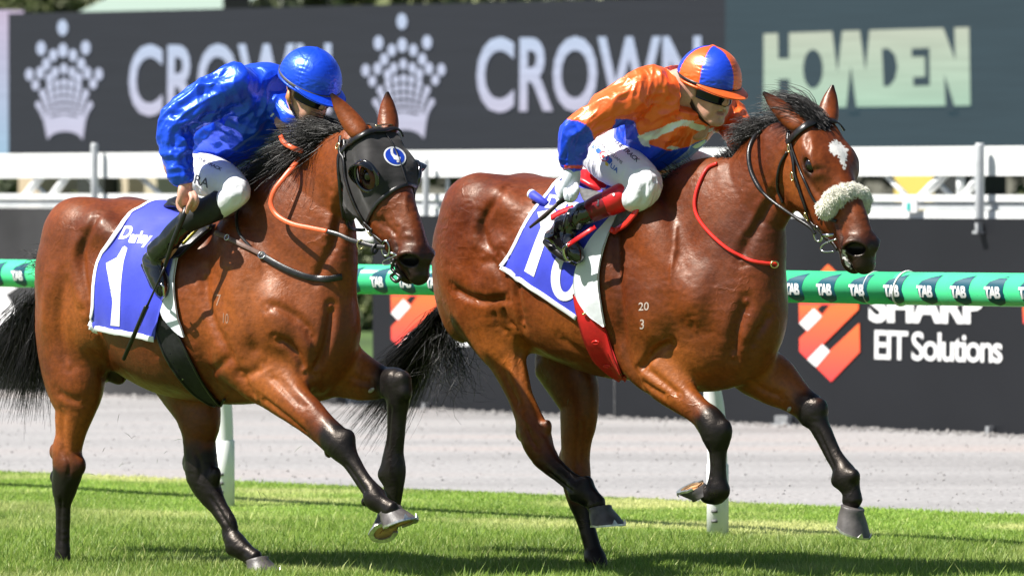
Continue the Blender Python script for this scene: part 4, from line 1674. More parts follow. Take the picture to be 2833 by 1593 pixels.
def helmet(root, hp, mat_, gore=None, colours=None, band_mat=None, peak_mat=None):
    c = hp((0, 0, .045))
    h = Cloth(c - .24, c + .24, .0042)
    f = h.f
    hp.ell(f, (-.004, 0, .042), (.138, .116, .128), k=0)
    hp.ell(f, (-.004, 0, .030), (.122, .100, .112), k=.0, op='s')
    # cut along the rim: higher in front than at the nape
    p0 = hp((0, 0, .016))
    nrm = np.array([-.16, 0, -1]) @ hp.M
    f.half(p0, nrm, .004)
    # ear arch
    gv = {}

    def extra(V, N):
        q = hp.inv(V)
        az = np.arctan2(q[:, 1], q[:, 0] + .004)
        g = (az + math.pi / 3 * 0) / (math.pi / 3)
        dist = np.abs(g - np.round(g)) * (math.pi / 3) * np.hypot(q[:, 0], q[:, 1])
        top = sstep(.17, .05, q[:, 2])
        wr = np.sin(q[:, 2] * 420 + 5 * vnoise(V, 40, 3)) * np.exp(-(dist / .022) ** 2) * .0011
        seam = np.exp(-(dist / .0022) ** 2) * .0009
        kn = np.exp(-((np.hypot(q[:, 0] + .004, q[:, 1])) / .012) ** 2) * .006 * (q[:, 2] > .1)
        low = np.exp(-((q[:, 2] - .045) / .02) ** 2) * (vnoise(V * np.array([1, 1, 3]), 60, 5) - .5) * .004
        return V + N * ((wr + low) * top - seam + kn)[:, None]

    def col(V):
        q = hp.inv(V)
        az = np.degrees(np.arctan2(q[:, 1], q[:, 0] + .004))
        k = np.floor((az + 0) / 60).astype(int) % 2
        a, b = colours
        out = np.where((k == 1)[:, None], np.array(b)[None], np.array(a)[None])
        kn = (np.hypot(q[:, 0] + .004, q[:, 1]) < .013) & (q[:, 2] > .1)
        out[kn] = a
        return out
    o = h.finish('helmet', mat_, root, it=1, colour=col if colours else None, extra=extra)
    # peak
    mb = MB()
    V = []
    n, m = 22, 5
    for i in range(m + 1):
        t = i / m
        for j in range(n + 1):
            a = math.radians(-68 + 136 * j / n)
            ext = .050 * math.cos(a * 1.22) ** .8 if abs(a * 1.22) < 1.57 else 0
            r = np.array([.134 * math.cos(a), .113 * math.sin(a)]) * 1.0
            e = np.array([math.cos(a), math.sin(a) * .75])
            p = r + e * ext * t
            V.append((p[0] - .004, p[1], .012 - .16 * p[0] + .030 - .016 * t * t * math.cos(a)))
    V = np.array(V)
    for dz in (0, -.005):
        W_ = V.copy()
        W_[:, 2] += dz
        k0 = len(mb.V)
        mb.V += [tuple(hp(v)) for v in W_]
        for i in range(m):
            for j in range(n):
                q = (k0 + i * (n + 1) + j, k0 + i * (n + 1) + j + 1, k0 + (i + 1) * (n + 1) + j + 1, k0 + (i + 1) * (n + 1) + j)
                mb.F.append(q if dz else q[::-1])
    N_ = (m + 1) * (n + 1)
    for j in range(n):
        a, b = m * (n + 1) + j, m * (n + 1) + j + 1
        mb.F.append((a, b, b + N_, a + N_))
    mb.build('peak', peak_mat or mat_, o, True)
    if colours:
        set_attr(bpy.data.objects[o.children[0].name].data, 'col', np.tile(np.array(colours[0]), (len(mb.V), 1)))
    # rubber band / rim trim
    def rim(z, r, w, t, name, mm):
        pts, nr = [], []
        for j in range(49):
            a = 2 * math.pi * j / 48
            rr = 1.0 + .012
            x, y = .135 * math.cos(a) * rr, .113 * math.sin(a) * rr
            pts.append(hp((x - .004, y, z - .16 * x)))
            nr.append((np.array([math.cos(a), math.sin(a) * 1.15, 0])) @ hp.M)
        MB().ribbon(pts, nr, w, t).build(name, mm, o, True)
    rim(.038, 1, .014, .004, 'goggle_band', band_mat or M_helmet_band)
    rim(.025, 1, .008, .004, 'rim_trim', peak_mat or mat_)
    return h, o


def tri_text(body, size=1.0, bold=0.0, shear=0.0, spacing=1.0):
    cu = bpy.data.curves.new('text', 'FONT')
    cu.body = body
    cu.size = size
    cu.offset = bold
    cu.shear = shear
    cu.space_character = spacing
    cu.resolution_u = 4
    o = bpy.data.objects.new('text', cu)
    COL.objects.link(o)
    dg = bpy.context.evaluated_depsgraph_get()
    me = bpy.data.meshes.new_from_object(o.evaluated_get(dg))
    V = np.array([v.co[:] for v in me.vertices])
    F = [tuple(p.vertices) for p in me.polygons]
    bpy.data.objects.remove(o)
    bpy.data.curves.remove(cu)
    bpy.data.meshes.remove(me)
    return V[:, :2], F


def refine(V, F, lim):
    """split long edges so flat print can follow a curved surface"""
    import bmesh
    bm = bmesh.new()
    vs_ = [bm.verts.new((v[0], v[1], 0)) for v in V]
    for f in F:
        try:
            bm.faces.new([vs_[i] for i in f])
        except ValueError:
            pass
    for _ in range(5):
        bmesh.ops.triangulate(bm, faces=bm.faces[:])
        e = [e for e in bm.edges if e.calc_length() > lim]
        if not e:
            break
        bmesh.ops.subdivide_edges(bm, edges=e, cuts=1)
    bmesh.ops.triangulate(bm, faces=bm.faces[:])
    bm.verts.ensure_lookup_table()
    for i, v in enumerate(bm.verts):
        v.index = i
    V2 = np.array([v.co[:2] for v in bm.verts])
    F2 = [tuple(v.index for v in f.verts) for f in bm.faces]
    bm.free()
    return V2, F2


def print_on(bvh, fr, shape, w, origin, ex, ey, name, mat_, root, lift=.0022, lim=None):
    """lay a flat shape (2-D mesh) on the surface seen at the given pixels: origin + x*ex + y*ey in window pixels"""
    V, F = shape
    if lim is None:
        lim = 14.0 / max(np.linalg.norm(ex), 1e-6)
    V, F = refine(V, F, lim)
    out, ok = [], []
    for (x, y) in V:
        px = nat(w, origin[0] + x * ex[0] + y * ey[0], origin[1] + x * ex[1] + y * ey[1])
        r = fr.dir_local(ray(*px))
        r /= np.linalg.norm(r)
        h = bvh.ray_cast(Vector(fr.cam), Vector(r))
        if h[0] is None:
            out.append((0, 0, 0))
            ok.append(False)
        else:
            out.append(np.array(h[0]) - r * lift)
            ok.append(True)
    F = [f for f in F if all(ok[i] for i in f)]
    F = [f for f in F if max(np.linalg.norm(np.array(out[f[0]]) - np.array(out[f[1]])), np.linalg.norm(np.array(out[f[1]]) - np.array(out[f[2]]))) < .06]
    if not F:
        return None
    used = sorted({i for f in F for i in f})
    mp = {u: k for k, u in enumerate(used)}
    return obj(name, [out[u] for u in used], [tuple(mp[i] for i in f) for f in F], mat_, root)


def rect(x0, y0, x1, y1, n=6):
    V = [(x0 + (x1 - x0) * i / n, y0 + (y1 - y0) * j / n) for j in range(n + 1) for i in range(n + 1)]
    F = [(j * (n + 1) + i, j * (n + 1) + i + 1, (j + 1) * (n + 1) + i + 1, (j + 1) * (n + 1) + i) for j in range(n) for i in range(n)]
    return np.array(V), F


def poly2(pts):
    return np.array(pts, float), [tuple(range(len(pts)))]


# ---------------- jockey 1, in blue
fr = FR1
J1 = empty('person', label='jockey in shiny royal blue silks and blue helmet, gripping a long black whip', cat='jockey', group='jockeys riding the racehorses')
J1.matrix_world = fr.matrix()
hM = head_axes(4, 20)
hp1 = Pose((0, 0, 0), hM, 1.05)
hp1.o = fr.Q('e', 768, 585, .0) - (np.array([0, 0, .045]) @ hM)
lo1, hi1 = fr.Q('g', 300, 1500, 0) + (-.50, -.62, -.35), fr.Q('g', 1300, 60, 0) + (.35, .42, .15)

skin = Cloth(lo1, hi1, .0045)
human_head(skin.f, hp1)
torso1 = [('g', 360, 1010, 0, .10, .13), ('g', 480, 880, 0, .10, .13), ('g', 640, 700, 0, .12, .16), ('g', 820, 520, 0, .11, .16), ('g', 960, 450, 0, .07, .09)]
skin.f.chain(QN(fr, torso1), .03)
nk = hp1((-.045, 0, -.12))
skin.f.chain([tuple(nk) + (.055, .055), tuple(fr.Q('g', 940, 470, 0)) + (.06, .07)], .03)
armR1 = [('g', 735, 385, -.185, .060), ('g', 460, 550, -.30, .048), ('g', 225, 700, -.385, .042), ('g', 255, 880, -.39, .040), ('g', 305, 1080, -.385, .030), ('g', 330, 1190, -.38, .028)]
armL1 = [('g', 960, 430, .18, .055), ('g', 1120, 690, .25, .045), ('g', 1230, 850, .17, .030), ('g', 1268, 905, .10, .026)]
skin.f.chain(QN(fr, armR1[:3]), .03)
skin.f.chain(QN(fr, armR1[2:]), .01)
skin.f.chain(QN(fr, armL1), .03)
legR1 = [('g', 380, 1070, -.09, .080), ('g', 520, 1130, -.15, .070), ('g', 720, 1230, -.205, .050), ('h', 900, 440, -.245, .042), ('h', 620, 570, -.29, .038), ('h', 430, 830, -.315, .035), ('h', 330, 960, -.32, .034)]
legL1 = [('g', 480, 1030, .12, .085), ('g', 720, 1060, .24, .072), ('g', 960, 1130, .30, .055), ('g', 800, 1300, .30, .042), ('g', 640, 1480, .30, .036)]
skin.f.chain(QN(fr, legR1[:3]), .03)
skin.f.chain(QN(fr, legR1[2:]), .01)
skin.f.chain(QN(fr, legL1[:3]), .03)
skin.f.chain(QN(fr, legL1[2:]), .01)
# the whip hand
skin.f.chain(QN(fr, [('h', 585, 215, -.38, .020, .027), ('h', 590, 300, -.385, .022, .038), ('h', 575, 380, -.39, .020, .036)]), .01)
for fg in ([(640, 310, -.395, .0105), (655, 365, -.405, .0100), (625, 430, -.405, .0095), (603, 500, -.395, .0085)],
           [(672, 300, -.385, .0100), (695, 350, -.39, .0098), (692, 410, -.39, .0092), (655, 450, -.38, .0085)],
           [(688, 320, -.37, .0098), (708, 380, -.37, .0092), (690, 440, -.37, .0085), (650, 470, -.37, .008)],
           [(680, 380, -.355, .0090), (690, 440, -.355, .0085), (655, 485, -.36, .0075)],
           [(545, 320, -.39, .0125), (520, 395, -.395, .0115), (530, 455, -.395, .0100), (562, 492, -.392, .0085)]):
    skin.f.chain([tuple(fr.Q('h', a, b, c)) + (r, r) for (a, b, c, r) in fg], .004, sub=3)
# the far hand on the reins
for k_, fg in enumerate(([(1250, 850, .08), (1285, 880, .05), (1280, 930, .04)], [(1245, 880, .08), (1278, 910, .05), (1270, 950, .04)], [(1240, 905, .09), (1268, 935, .06), (1258, 970, .05)], [(1262, 838, .10), (1300, 850, .07)])):
    skin.f.chain([tuple(fr.Q('g', a, b, c)) + (.0100, .0100) for (a, b, c) in fg], .004, sub=3)
skin.finish('body', M_skin, J1, it=1)
S1 = skin

jk = Cloth(lo1, hi1)
jk.f.chain(QN(fr, [('g', 400, 940, 0, .115, .15), ('g', 540, 830, 0, .155, .18), ('g', 730, 690, 0, .175, .20), ('g', 880, 560, 0, .165, .20), ('g', 980, 460, 0, .11, .13), ('g', 1020, 430, -.01, .07, .085)]), 0, end=.5)
jk.f.chain(QN(fr, [('g', 760, 380, -.17, .088), ('g', 600, 450, -.24, .080), ('g', 430, 560, -.31, .076), ('g', 240, 690, -.385, .066)]), .05)
jk.f.chain(QN(fr, [('g', 240, 690, -.385, .068), ('g', 230, 800, -.39, .068), ('g', 250, 920, -.39, .060), ('g', 280, 1040, -.388, .052), ('g', 290, 1120, -.385, .056)]), .012, end=.3)
jk.f.chain(QN(fr, [('g', 318, 1120, -.384, .034), ('g', 326, 1165, -.382, .032)]), .008, end=.4)
jk.f.chain(QN(fr, [('g', 960, 430, .17, .08), ('g', 1080, 640, .25, .07), ('g', 1190, 800, .20, .05), ('g', 1240, 870, .13, .038)]), .05)
jk.f.chain([tuple(hp1((-.05, 0, -.115))) + (.072, .070), tuple(fr.Q('g', 960, 450, 0)) + (.09, .10)], .02)
jk.f.half(hp1((-.03, 0, -.080)), np.array([.35, 0, 1]) @ hM, .003, lo=hp1((0, 0, 0)) - .14, hi=hp1((0, 0, 0)) + .2)
sh, el, wr = fr.Q('g', 700, 400, -.2), fr.Q('g', 240, 700, -.38), fr.Q('g', 300, 1060, -.38)
ch = fr.Q('g', 760, 640, -.15)
jk.finish('silk_jacket', M_blue_silk, J1, fold=[
    (sh, .16, (el - sh) * .5 + (ch - sh), 14, .012), ((sh + el) / 2, .15, (sh - el), 15, .015), (el, .10, (sh - wr), 18, .013),
    ((el + wr) / 2, .12, np.cross(el - wr, (0, 1, .3)), 20, .011), (wr, .06, np.cross(el - wr, (0, 1, .3)), 30, .007),
    (ch, .22, (.9, 0, -.5), 9, .015), (fr.Q('g', 550, 850, -.15), .16, (.8, 0, .3), 12, .012), (fr.Q('g', 900, 700, -.15), .14, (.5, 0, .8), 14, .011)], seed=3)
JK1 = jk

br = Cloth(lo1, hi1)
br.f.chain(QN(fr, [('g', 410, 1050, 0, .085, .115), ('g', 460, 970, 0, .10, .14), ('g', 520, 880, 0, .10, .13)]), 0)
br.f.chain(QN(fr, [('g', 400, 1060, -.08, .095), ('g', 520, 1115, -.14, .088), ('g', 640, 1170, -.18, .078), ('g', 738, 1240, -.21, .057), ('g', 705, 1290, -.23, .053), ('h', 930, 440, -.24, .050)]), .03)
br.f.chain(QN(fr, [('g', 480, 1030, .10, .105), ('g', 720, 1040, .23, .092), ('g', 950, 1120, .30, .068), ('g', 860, 1230, .30, .055)]), .03)
kn, hpj = fr.Q('g', 765, 1225, -.28), fr.Q('g', 400, 1060, -.14)
br.finish('breeches', M_white_cloth, J1, fold=[(hpj, .14, (0, .4, 1), 18, .006), (kn, .09, (.6, 0, 1), 22, .007), (fr.Q('g', 480, 1180, -.2), .09, (.3, 0, 1), 22, .006)], seed=9)
BR1 = br

bt = Cloth(lo1, hi1)
bt.f.chain(QN(fr, [('h', 945, 405, -.24, .057), ('h', 840, 470, -.262, .057), ('h', 710, 530, -.29, .053), ('h', 600, 590, -.305, .048)]), 0, end=.35)
bt.finish('gaiter', M_black_cloth, J1, fold=[(fr.Q('h', 760, 540, -.31), .10, (0, 0, 1), 18, .003)], seed=11)
bt = Cloth(lo1, hi1, .0045)
bt.f.chain(QN(fr, [('h', 640, 570, -.298, .047), ('h', 520, 670, -.312, .046), ('h', 400, 810, -.325, .047), ('h', 310, 900, -.325, .050)]), 0, end=.4)
bt.f.chain(QN(fr, [('h', 235, 960, -.325, .036, .034), ('h', 270, 1030, -.325, .046, .040), ('h', 315, 1140, -.325, .044, .042), ('h', 345, 1230, -.325, .034, .040), ('h', 360, 1290, -.325, .022, .030)]), .03, end=.8)
bt.finish('boot', M_patent, J1, fold=[(fr.Q('h', 430, 780, -.33), .09, (0, .3, 1), 24, .0045), (fr.Q('h', 290, 1000, -.33), .05, (1, 0, 0), 26, .003)], seed=12)
# sole and heel of the boot
MB().tube([fr.Q('h', 195, 1010, -.325), fr.Q('h', 235, 1110, -.325), fr.Q('h', 290, 1215, -.325), fr.Q('h', 345, 1300, -.325)], [.024, .022, .026, .016], 12, flat=1.0).build('boot_sole', M_leather, J1, True)

helmet(J1, hp1, M_blue_silk)


def goggles(root, hp, lens_mat, strap=True):
    g = MB()
    n, m = 26, 8
    V = []
    for layer, off in ((0, .0), (1, .006)):
        for i in range(m + 1):
            v = i / m
            for j in range(n + 1):
                a = math.radians(-78 + 156 * j / n)
                r1, r2 = .102 + off, .079 + off
                drop = .018 * abs(math.sin(a * 1.15)) ** .5
                z = .036 - (.066 - drop * .5) * v - .018 * math.cos(a)
                x = r1 * math.cos(a) * (1 - .04 * v) + .002
                V.append((x, r2 * math.sin(a), z))
    N_ = (m + 1) * (n + 1)
    Fc = []
    for L in (0, 1):
        for i in range(m):
            for j in range(n):
                q = (L * N_ + i * (n + 1) + j, L * N_ + i * (n + 1) + j + 1, L * N_ + (i + 1) * (n + 1) + j + 1, L * N_ + (i + 1) * (n + 1) + j)
                Fc.append(q if L == 0 else q[::-1])
    for j in range(n):
        Fc.append((j, j + 1, j + 1 + N_, j + N_))
        a = m * (n + 1) + j
        Fc.append((a, a + N_, a + N_ + 1, a + 1))
    o = obj('goggles', [hp(v) for v in V], Fc, lens_mat, root)
    for s_ in (1, -1):
        pts = [hp((.03, s_ * .083, .018)), hp((-.005, s_ * .088, .020)), hp((-.05, s_ * .082, .020))]
        nr = [np.array((0, s_, 0)) @ hp.M] * 3
        MB().ribbon(pts, nr, .020, .003).build('strap', M_leather, o)
    return o


go = goggles(J1, hp1, M_lens)
mb = MB()
for rr, zz in ((.0085, 0),):
    c = hp1((.052, -.0755, .012))
    mb.tube([c + (np.array([math.cos(a), 0, math.sin(a)]) * .008 + np.array([0, -.004, 0])) @ hp1.M for a in np.linspace(0, 2 * math.pi, 17)[:-1]], .0028, 8, closed=True)
mb.build('vent_ring', M_brass, go, True)


def chin_strap(root, hp, mat_, w=.014):
    for s_ in (1, -1):
        pts = smooth_chain([(-.012, s_ * .086, .02), (-.006, s_ * .088, -.02), (.008, s_ * .078, -.06), (.035, s_ * .05, -.105), (.05, s_ * .012, -.128)], 4)
        P = [hp(p) for p in pts]
        nr = [np.array((0.2, s_, -.2 if i < 10 else -.9)) @ hp.M for i in range(len(P))]
        MB().ribbon(P, nr, w, .003).build('chin_strap', mat_, root)


chin_strap(J1, hp1, M_leather)
mb = MB()
c = hp1((-.004, -.089, -.030))
mb.tube([hp1((-.008, -.090, -.002)), hp1((-.002, -.091, -.030)), hp1((.010, -.084, -.055))], [.006, .016, .008], 10, flat=.4, side=np.array((0, 1, 0)) @ hp1.M)
mb.build('ear_pad', M_tan, J1, True)
print_on(jk.bvh, fr, rect(0, 0, 1, 1, 2), 'g', (1005, 640), (30, -28), (8, 12), 'collar_tab', M_white_rub, J1)

# whip
mb = MB()
W1 = [fr.Q('h', 605, 440, -.392), fr.Q('h', 560, 560, -.40), fr.Q('h', 470, 780, -.405), fr.Q('h', 385, 1040, -.40), fr.Q('h', 300, 1230, -.39), fr.Q('h', 205, 1440, -.37), fr.Q('o', 1170, 870, -.365), fr.Q('o', 990, 1285, -.34)]
T1 = tag(empty('whip'), 'long black riding whip held downwards by the jockey in blue', 'whip')
T1.matrix_world = fr.matrix()
mb.tube(W1[:4], [.0105, .0115, .0105, .0075], 12)
mb.build('grip', M_leather, T1, True)
mb = MB()
mb.tube(W1[3:6], [.0048, .0042, .0055], 10)
mb.build('shaft', M_leather, T1, True)
mb = MB()
mb.tube([W1[5], W1[5] * .85 + W1[6] * .15, W1[6], W1[7]], [.0055, .0092, .0105, .0085], 12)
mb.build('padded_end', M_leather, T1, True)


# ---------------- jockey 2, in orange and blue
fr = FR2
J2 = empty('person', label='jockey in orange silks with blue sleeves, orange and blue quartered helmet', cat='jockey', group='jockeys riding the racehorses')
J2.matrix_world = fr.matrix()
hM2 = head_axes(4, 11)
hp2 = Pose((0, 0, 0), hM2, 1.06)
hp2.o = fr.Q('f', 788, 575, .02) - (np.array([0, 0, .045]) @ hM2)
lo2, hi2 = fr.Q('j', -150, 1250, 0) + (-.45, -.60, -.45), fr.Q('j', 1250, 30, 0) + (.35, .45, .12)

skin = Cloth(lo2, hi2, .0045)
human_head(skin.f, hp2, True)
skin.f.chain(QN(fr, [('j', 420, 850, 0, .10, .13), ('j', 560, 740, 0, .10, .13), ('j', 700, 560, 0, .12, .16), ('j', 790, 430, 0, .11, .16), ('j', 850, 400, 0, .07, .09)]), .03)
skin.f.chain([tuple(hp2((-.045, 0, -.12))) + (.055, .055), tuple(fr.Q('j', 830, 420, 0)) + (.06, .07)], .03)
arm = [('j', 580, 350, -.185, .060), ('j', 360, 470, -.30, .048), ('j', 165, 620, -.385, .042), ('i', 500, 180, -.39, .040), ('i', 490, 370, -.385, .030), ('i', 480, 460, -.38, .028)]
skin.f.chain(QN(fr, arm[:3]), .03)
skin.f.chain(QN(fr, arm[2:]), .01)
skin.f.chain(QN(fr, [('j', 960, 420, .18, .055), ('j', 1150, 560, .27, .045), ('j', 1220, 700, .22, .035), ('j', 1240, 790, .14, .030)]), .03)
lgr = [('j', 330, 800, -.09, .080), ('i', 980, 400, -.15, .070), ('i', 1230, 600, -.205, .050), ('i', 960, 740, -.245, .045), ('i', 700, 850, -.29, .042), ('i', 480, 960, -.315, .035)]
skin.f.chain(QN(fr, lgr[:3]), .03)
skin.f.chain(QN(fr, lgr[2:]), .01)
skin.f.chain(QN(fr, [('j', 500, 820, .11, .085), ('j', 780, 850, .22, .07), ('j', 980, 890, .29, .055)]), .03)
skin.f.chain(QN(fr, [('j', 980, 890, .29, .055), ('j', 800, 1050, .29, .042), ('j', 560, 1250, .30, .036)]), .01)
skin.finish('body', M_skin, J2, it=1)

gl = Cloth(fr.Q('i', 450, 600, -.39) - .16, fr.Q('i', 450, 600, -.39) + .16, .0032)
gl.f.chain(QN(fr, [('i', 485, 430, -.382, .034), ('i', 475, 520, -.385, .030, .042), ('i', 445, 620, -.39, .026, .046), ('i', 425, 680, -.392, .020, .036)]), 0)
for fg in ([(390, 590, -.40, .0125), (350, 640, -.41, .0125), (365, 700, -.415, .012), (410, 720, -.405, .011)],
           [(430, 640, -.42, .0115), (420, 690, -.43, .0115), (440, 735, -.425, .011), (480, 740, -.41, .010)],
           [(465, 630, -.42, .0115), (470, 690, -.43, .0115), (490, 730, -.42, .0105), (505, 700, -.40, .010)],
           [(495, 610, -.41, .0110), (510, 660, -.42, .0110), (515, 710, -.41, .0100)],
           [(520, 580, -.40, .0100), (535, 630, -.41, .0095), (530, 680, -.40, .009)],
           [(360, 560, -.39, .0125), (335, 610, -.40, .0120), (345, 665, -.41, .0115)]):
    gl.f.chain([tuple(fr.Q('i', a, b, c)) + (r, r) for (a, b, c, r) in fg], .005, sub=3)
gl.finish('glove', M_glove, J2, it=1, fold=[(fr.Q('i', 450, 600, -.4), .06, (0, 0, 1), 40, .0012)], seed=21)

jk = Cloth(lo2, hi2)
jk.f.chain(QN(fr, [('j', 520, 770, 0, .10, .14), ('j', 600, 700, 0, .140, .17), ('j', 700, 590, 0, .160, .20), ('j', 780, 480, 0, .150, .205), ('j', 830, 410, 0, .10, .14), ('j', 850, 380, -.01, .07, .085)]), 0, end=.5)
jk.f.chain(QN(fr, [('j', 640, 340, -.15, .095), ('j', 520, 385, -.22, .090), ('j', 360, 470, -.30, .080), ('j', 175, 600, -.385, .066)]), .05)
jk.f.chain(QN(fr, [('j', 175, 600, -.385, .068), ('i', 520, 90, -.39, .068), ('i', 490, 190, -.39, .062), ('i', 470, 290, -.388, .054), ('i', 480, 360, -.385, .044)]), .012, end=.3)
jk.f.chain(QN(fr, [('i', 488, 360, -.384, .038), ('i', 486, 420, -.382, .036)]), .006, end=.4)
jk.f.chain(QN(fr, [('j', 960, 420, .17, .085), ('j', 1080, 510, .24, .080), ('j', 1180, 620, .26, .070), ('j', 1225, 730, .20, .055)]), .05)
jk.f.chain([tuple(hp2((-.05, 0, -.115))) + (.072, .070), tuple(fr.Q('j', 830, 430, 0)) + (.09, .10)], .02)
jk.f.half(hp2((-.03, 0, -.072)), np.array([.35, 0, 1]) @ hM2, .003, lo=hp2((0, 0, 0)) - .14, hi=hp2((0, 0, 0)) + .2)
ORANGE, BLUE, WHITE = (.98, .145, .016), (.005, .065, .75), (.80, .82, .86)


def silk_colour(V):
    px = np.stack(fr_pix(FR2, V), 1)
    px = px + np.stack([vnoise(V, 25, 1) - .5, vnoise(V, 25, 2) - .5], 1) * 10
    out = np.tile(np.array(ORANGE), (len(V), 1))
    blue = [[(490, 560), (530, 655), (570, 725), (640, 742), (720, 765), (830, 745), (960, 690), (1010, 720), (1000, 900), (300, 900), (360, 560)],
            [(-90, 530), (120, 562), (165, 585), (205, 630), (235, 700), (200, 900), (-90, 950)]]
    white = [[(515, 668), (640, 632), (720, 590), (800, 562), (900, 570), (960, 592), (1030, 618), (1030, 648), (940, 630), (860, 604), (800, 604), (720, 638), (640, 684), (585, 706), (600, 745), (560, 738), (530, 710)],
             [(700, 745), (735, 728), (795, 742), (765, 762)], [(880, 745), (960, 690), (968, 716), (900, 752)]]
    for p in blue:
        out[in_poly(px, [nat('j', *q) for q in p])] = BLUE
    for p in white:
        out[in_poly(px, [nat('j', *q) for q in p])] = WHITE
    cuff = in_poly(px, [nat('i', *q) for q in [(400, 385), (590, 385), (590, 425), (400, 425)]])
    out[cuff] = (.75, .06, .05)
    return out


sh, el, wr = fr.Q('j', 560, 370, -.2), fr.Q('j', 170, 610, -.385), fr.Q('i', 480, 360, -.385)
ch = fr.Q('j', 720, 560, -.15)
jk.finish('silk_jacket', M_silk2, J2, fold=[
    (sh, .15, (el - sh) * .5 + (ch - sh), 14, .013), ((sh + el) / 2, .14, (sh - el), 15, .014), (el, .10, (sh - wr), 18, .012),
    ((el + wr) / 2, .10, (el - wr), 20, .010), (wr, .06, np.cross(el - wr, (0, 1, .3)), 32, .006),
    (ch, .18, (.9, 0, -.5), 11, .013), (fr.Q('j', 640, 700, -.15), .14, (.8, 0, .3), 14, .011), (fr.Q('j', 1150, 580, .25), .14, (.3, 0, 1), 15, .012)], seed=33, colour=silk_colour)
JK2 = jk

br = Cloth(lo2, hi2)
br.f.chain(QN(fr, [('j', 330, 790, 0, .10, .125), ('j', 440, 720, 0, .11, .145), ('j', 560, 700, 0, .09, .12)]), 0)
br.f.chain(QN(fr, [('i', 760, 230, -.10, .100), ('i', 900, 340, -.14, .098), ('i', 1080, 470, -.18, .088), ('i', 1205, 580, -.21, .072), ('i', 1160, 680, -.225, .064), ('i', 1080, 730, -.235, .054)]), .03)
br.f.chain(QN(fr, [('j', 520, 810, .10, .100), ('j', 760, 840, .21, .088), ('j', 960, 890, .28, .068)]), .03)
kn, hpj = fr.Q('i', 1210, 580, -.24), fr.Q('i', 760, 250, -.15)
br.finish('breeches', M_white_cloth, J2, fold=[(hpj, .12, (.5, .0, 1), 20, .006), (kn, .09, (.6, 0, .7), 22, .008), (fr.Q('i', 760, 380, -.2), .08, (1, 0, .5), 24, .006), (fr.Q('i', 1150, 720, -.24), .05, (.9, 0, .4), 30, .004)], seed=41)
BR2 = br
bt = Cloth(lo2, hi2)
bt.f.chain(QN(fr, [('i', 1010, 690, -.24, .056), ('i', 930, 730, -.255, .056), ('i', 850, 765, -.27, .055)]), 0, end=.25)
bt.finish('gaiter', M_red, J2, fold=[(fr.Q('i', 930, 730, -.31), .10, (0, 0, 1), 14, .002)], seed=42)
GA2 = bt
bt = Cloth(lo2, hi2)
bt.f.chain(QN(fr, [('i', 850, 765, -.272, .052), ('i', 760, 805, -.285, .051), ('i', 690, 838, -.295, .049)]), 0, end=.25)
bt.finish('gaiter', M_dark_red, J2, fold=[(fr.Q('i', 760, 800, -.31), .10, (0, 0, 1), 14, .002)], seed=43)
GB2 = bt
bt = Cloth(lo2, hi2, .0045)
bt.f.chain(QN(fr, [('i', 690, 835, -.295, .047), ('i', 580, 890, -.31, .050), ('i', 470, 960, -.325, .045), ('i', 380, 1010, -.33, .044)]), 0, end=.4)
bt.f.chain(QN(fr, [('i', 275, 1105, -.33, .032, .034), ('i', 340, 1110, -.335, .042, .040), ('i', 430, 1170, -.335, .046, .042), ('i', 500, 1250, -.335, .038, .040), ('i', 540, 1310, -.33, .024, .030)]), .03, end=.8)
bt.finish('boot', M_patent, J2, fold=[(fr.Q('i', 500, 930, -.33), .08, (0, .3, 1), 24, .006), (fr.Q('i', 330, 1080, -.33), .06, (1, 0, 0), 26, .004)], seed=44)
MB().tube([fr.Q('i', 222, 1140, -.335), fr.Q('i', 290, 1215, -.335), fr.Q('i', 390, 1290, -.335), fr.Q('i', 520, 1365, -.33)], [.020, .022, .024, .014], 12).build('boot_sole', M_leather, J2, True)
M_silk_helmet = satin('orange_and_blue_helmet_satin', (.9, .12, .01), attr='col', bump=.2)
M_peak2 = satin('orange_peak_satin', (.98, .145, .016), bump=.2)
hel, ho = helmet(J2, hp2, M_silk_helmet, colours=(ORANGE, BLUE), band_mat=M_leather, peak_mat=M_peak2)
goggles(J2, hp2, M_lens)
chin_strap(J2, hp2, M_leather, .018)
MB().tube([hp2((.078, -.016, -.063)), hp2((.084, 0, -.062)), hp2((.078, .016, -.063))], .0042, 8).build('teeth', M_teeth, J2, True)
mb = MB()
W2 = [fr.Q('i', 500, 640, -.405), fr.Q('i', 440, 700, -.415), fr.Q('i', 340, 770, -.42), fr.Q('i', 200, 900, -.42), fr.Q('i', 60, 1010, -.42)]
T2 = tag(empty('whip'), 'short brown padded whip in the pale gloved hand above the number 10 cloth', 'whip')
T2.matrix_world = fr.matrix()
mb.tube(W2[:3], [.012, .013, .010], 12)
mb.build('grip', M_leather, T2, True)
M_whip2 = add_noise(mat('brown_leather', (.045, .028, .028), .45), 60, .3)
MB().tube(W2[2:], [.0085, .0105, .0060], 12).build('padded_end', M_whip2, T2, True)


def collar(root, hp, mat_, width, r0, z0, name='collar'):
    pts, nr = [], []
    for a in np.linspace(0, 2 * math.pi, 41):
        w_ = 1 + .03 * math.sin(a * 5)
        pts.append(hp((-.050 + r0 * 1.08 * w_ * math.cos(a), r0 * w_ * math.sin(a), z0 - .020 * math.cos(a))))
        nr.append(np.array([math.cos(a), math.sin(a), .25]) @ hp.M)
    return MB().ribbon(pts, nr, width, .005).build(name, mat_, root, True)


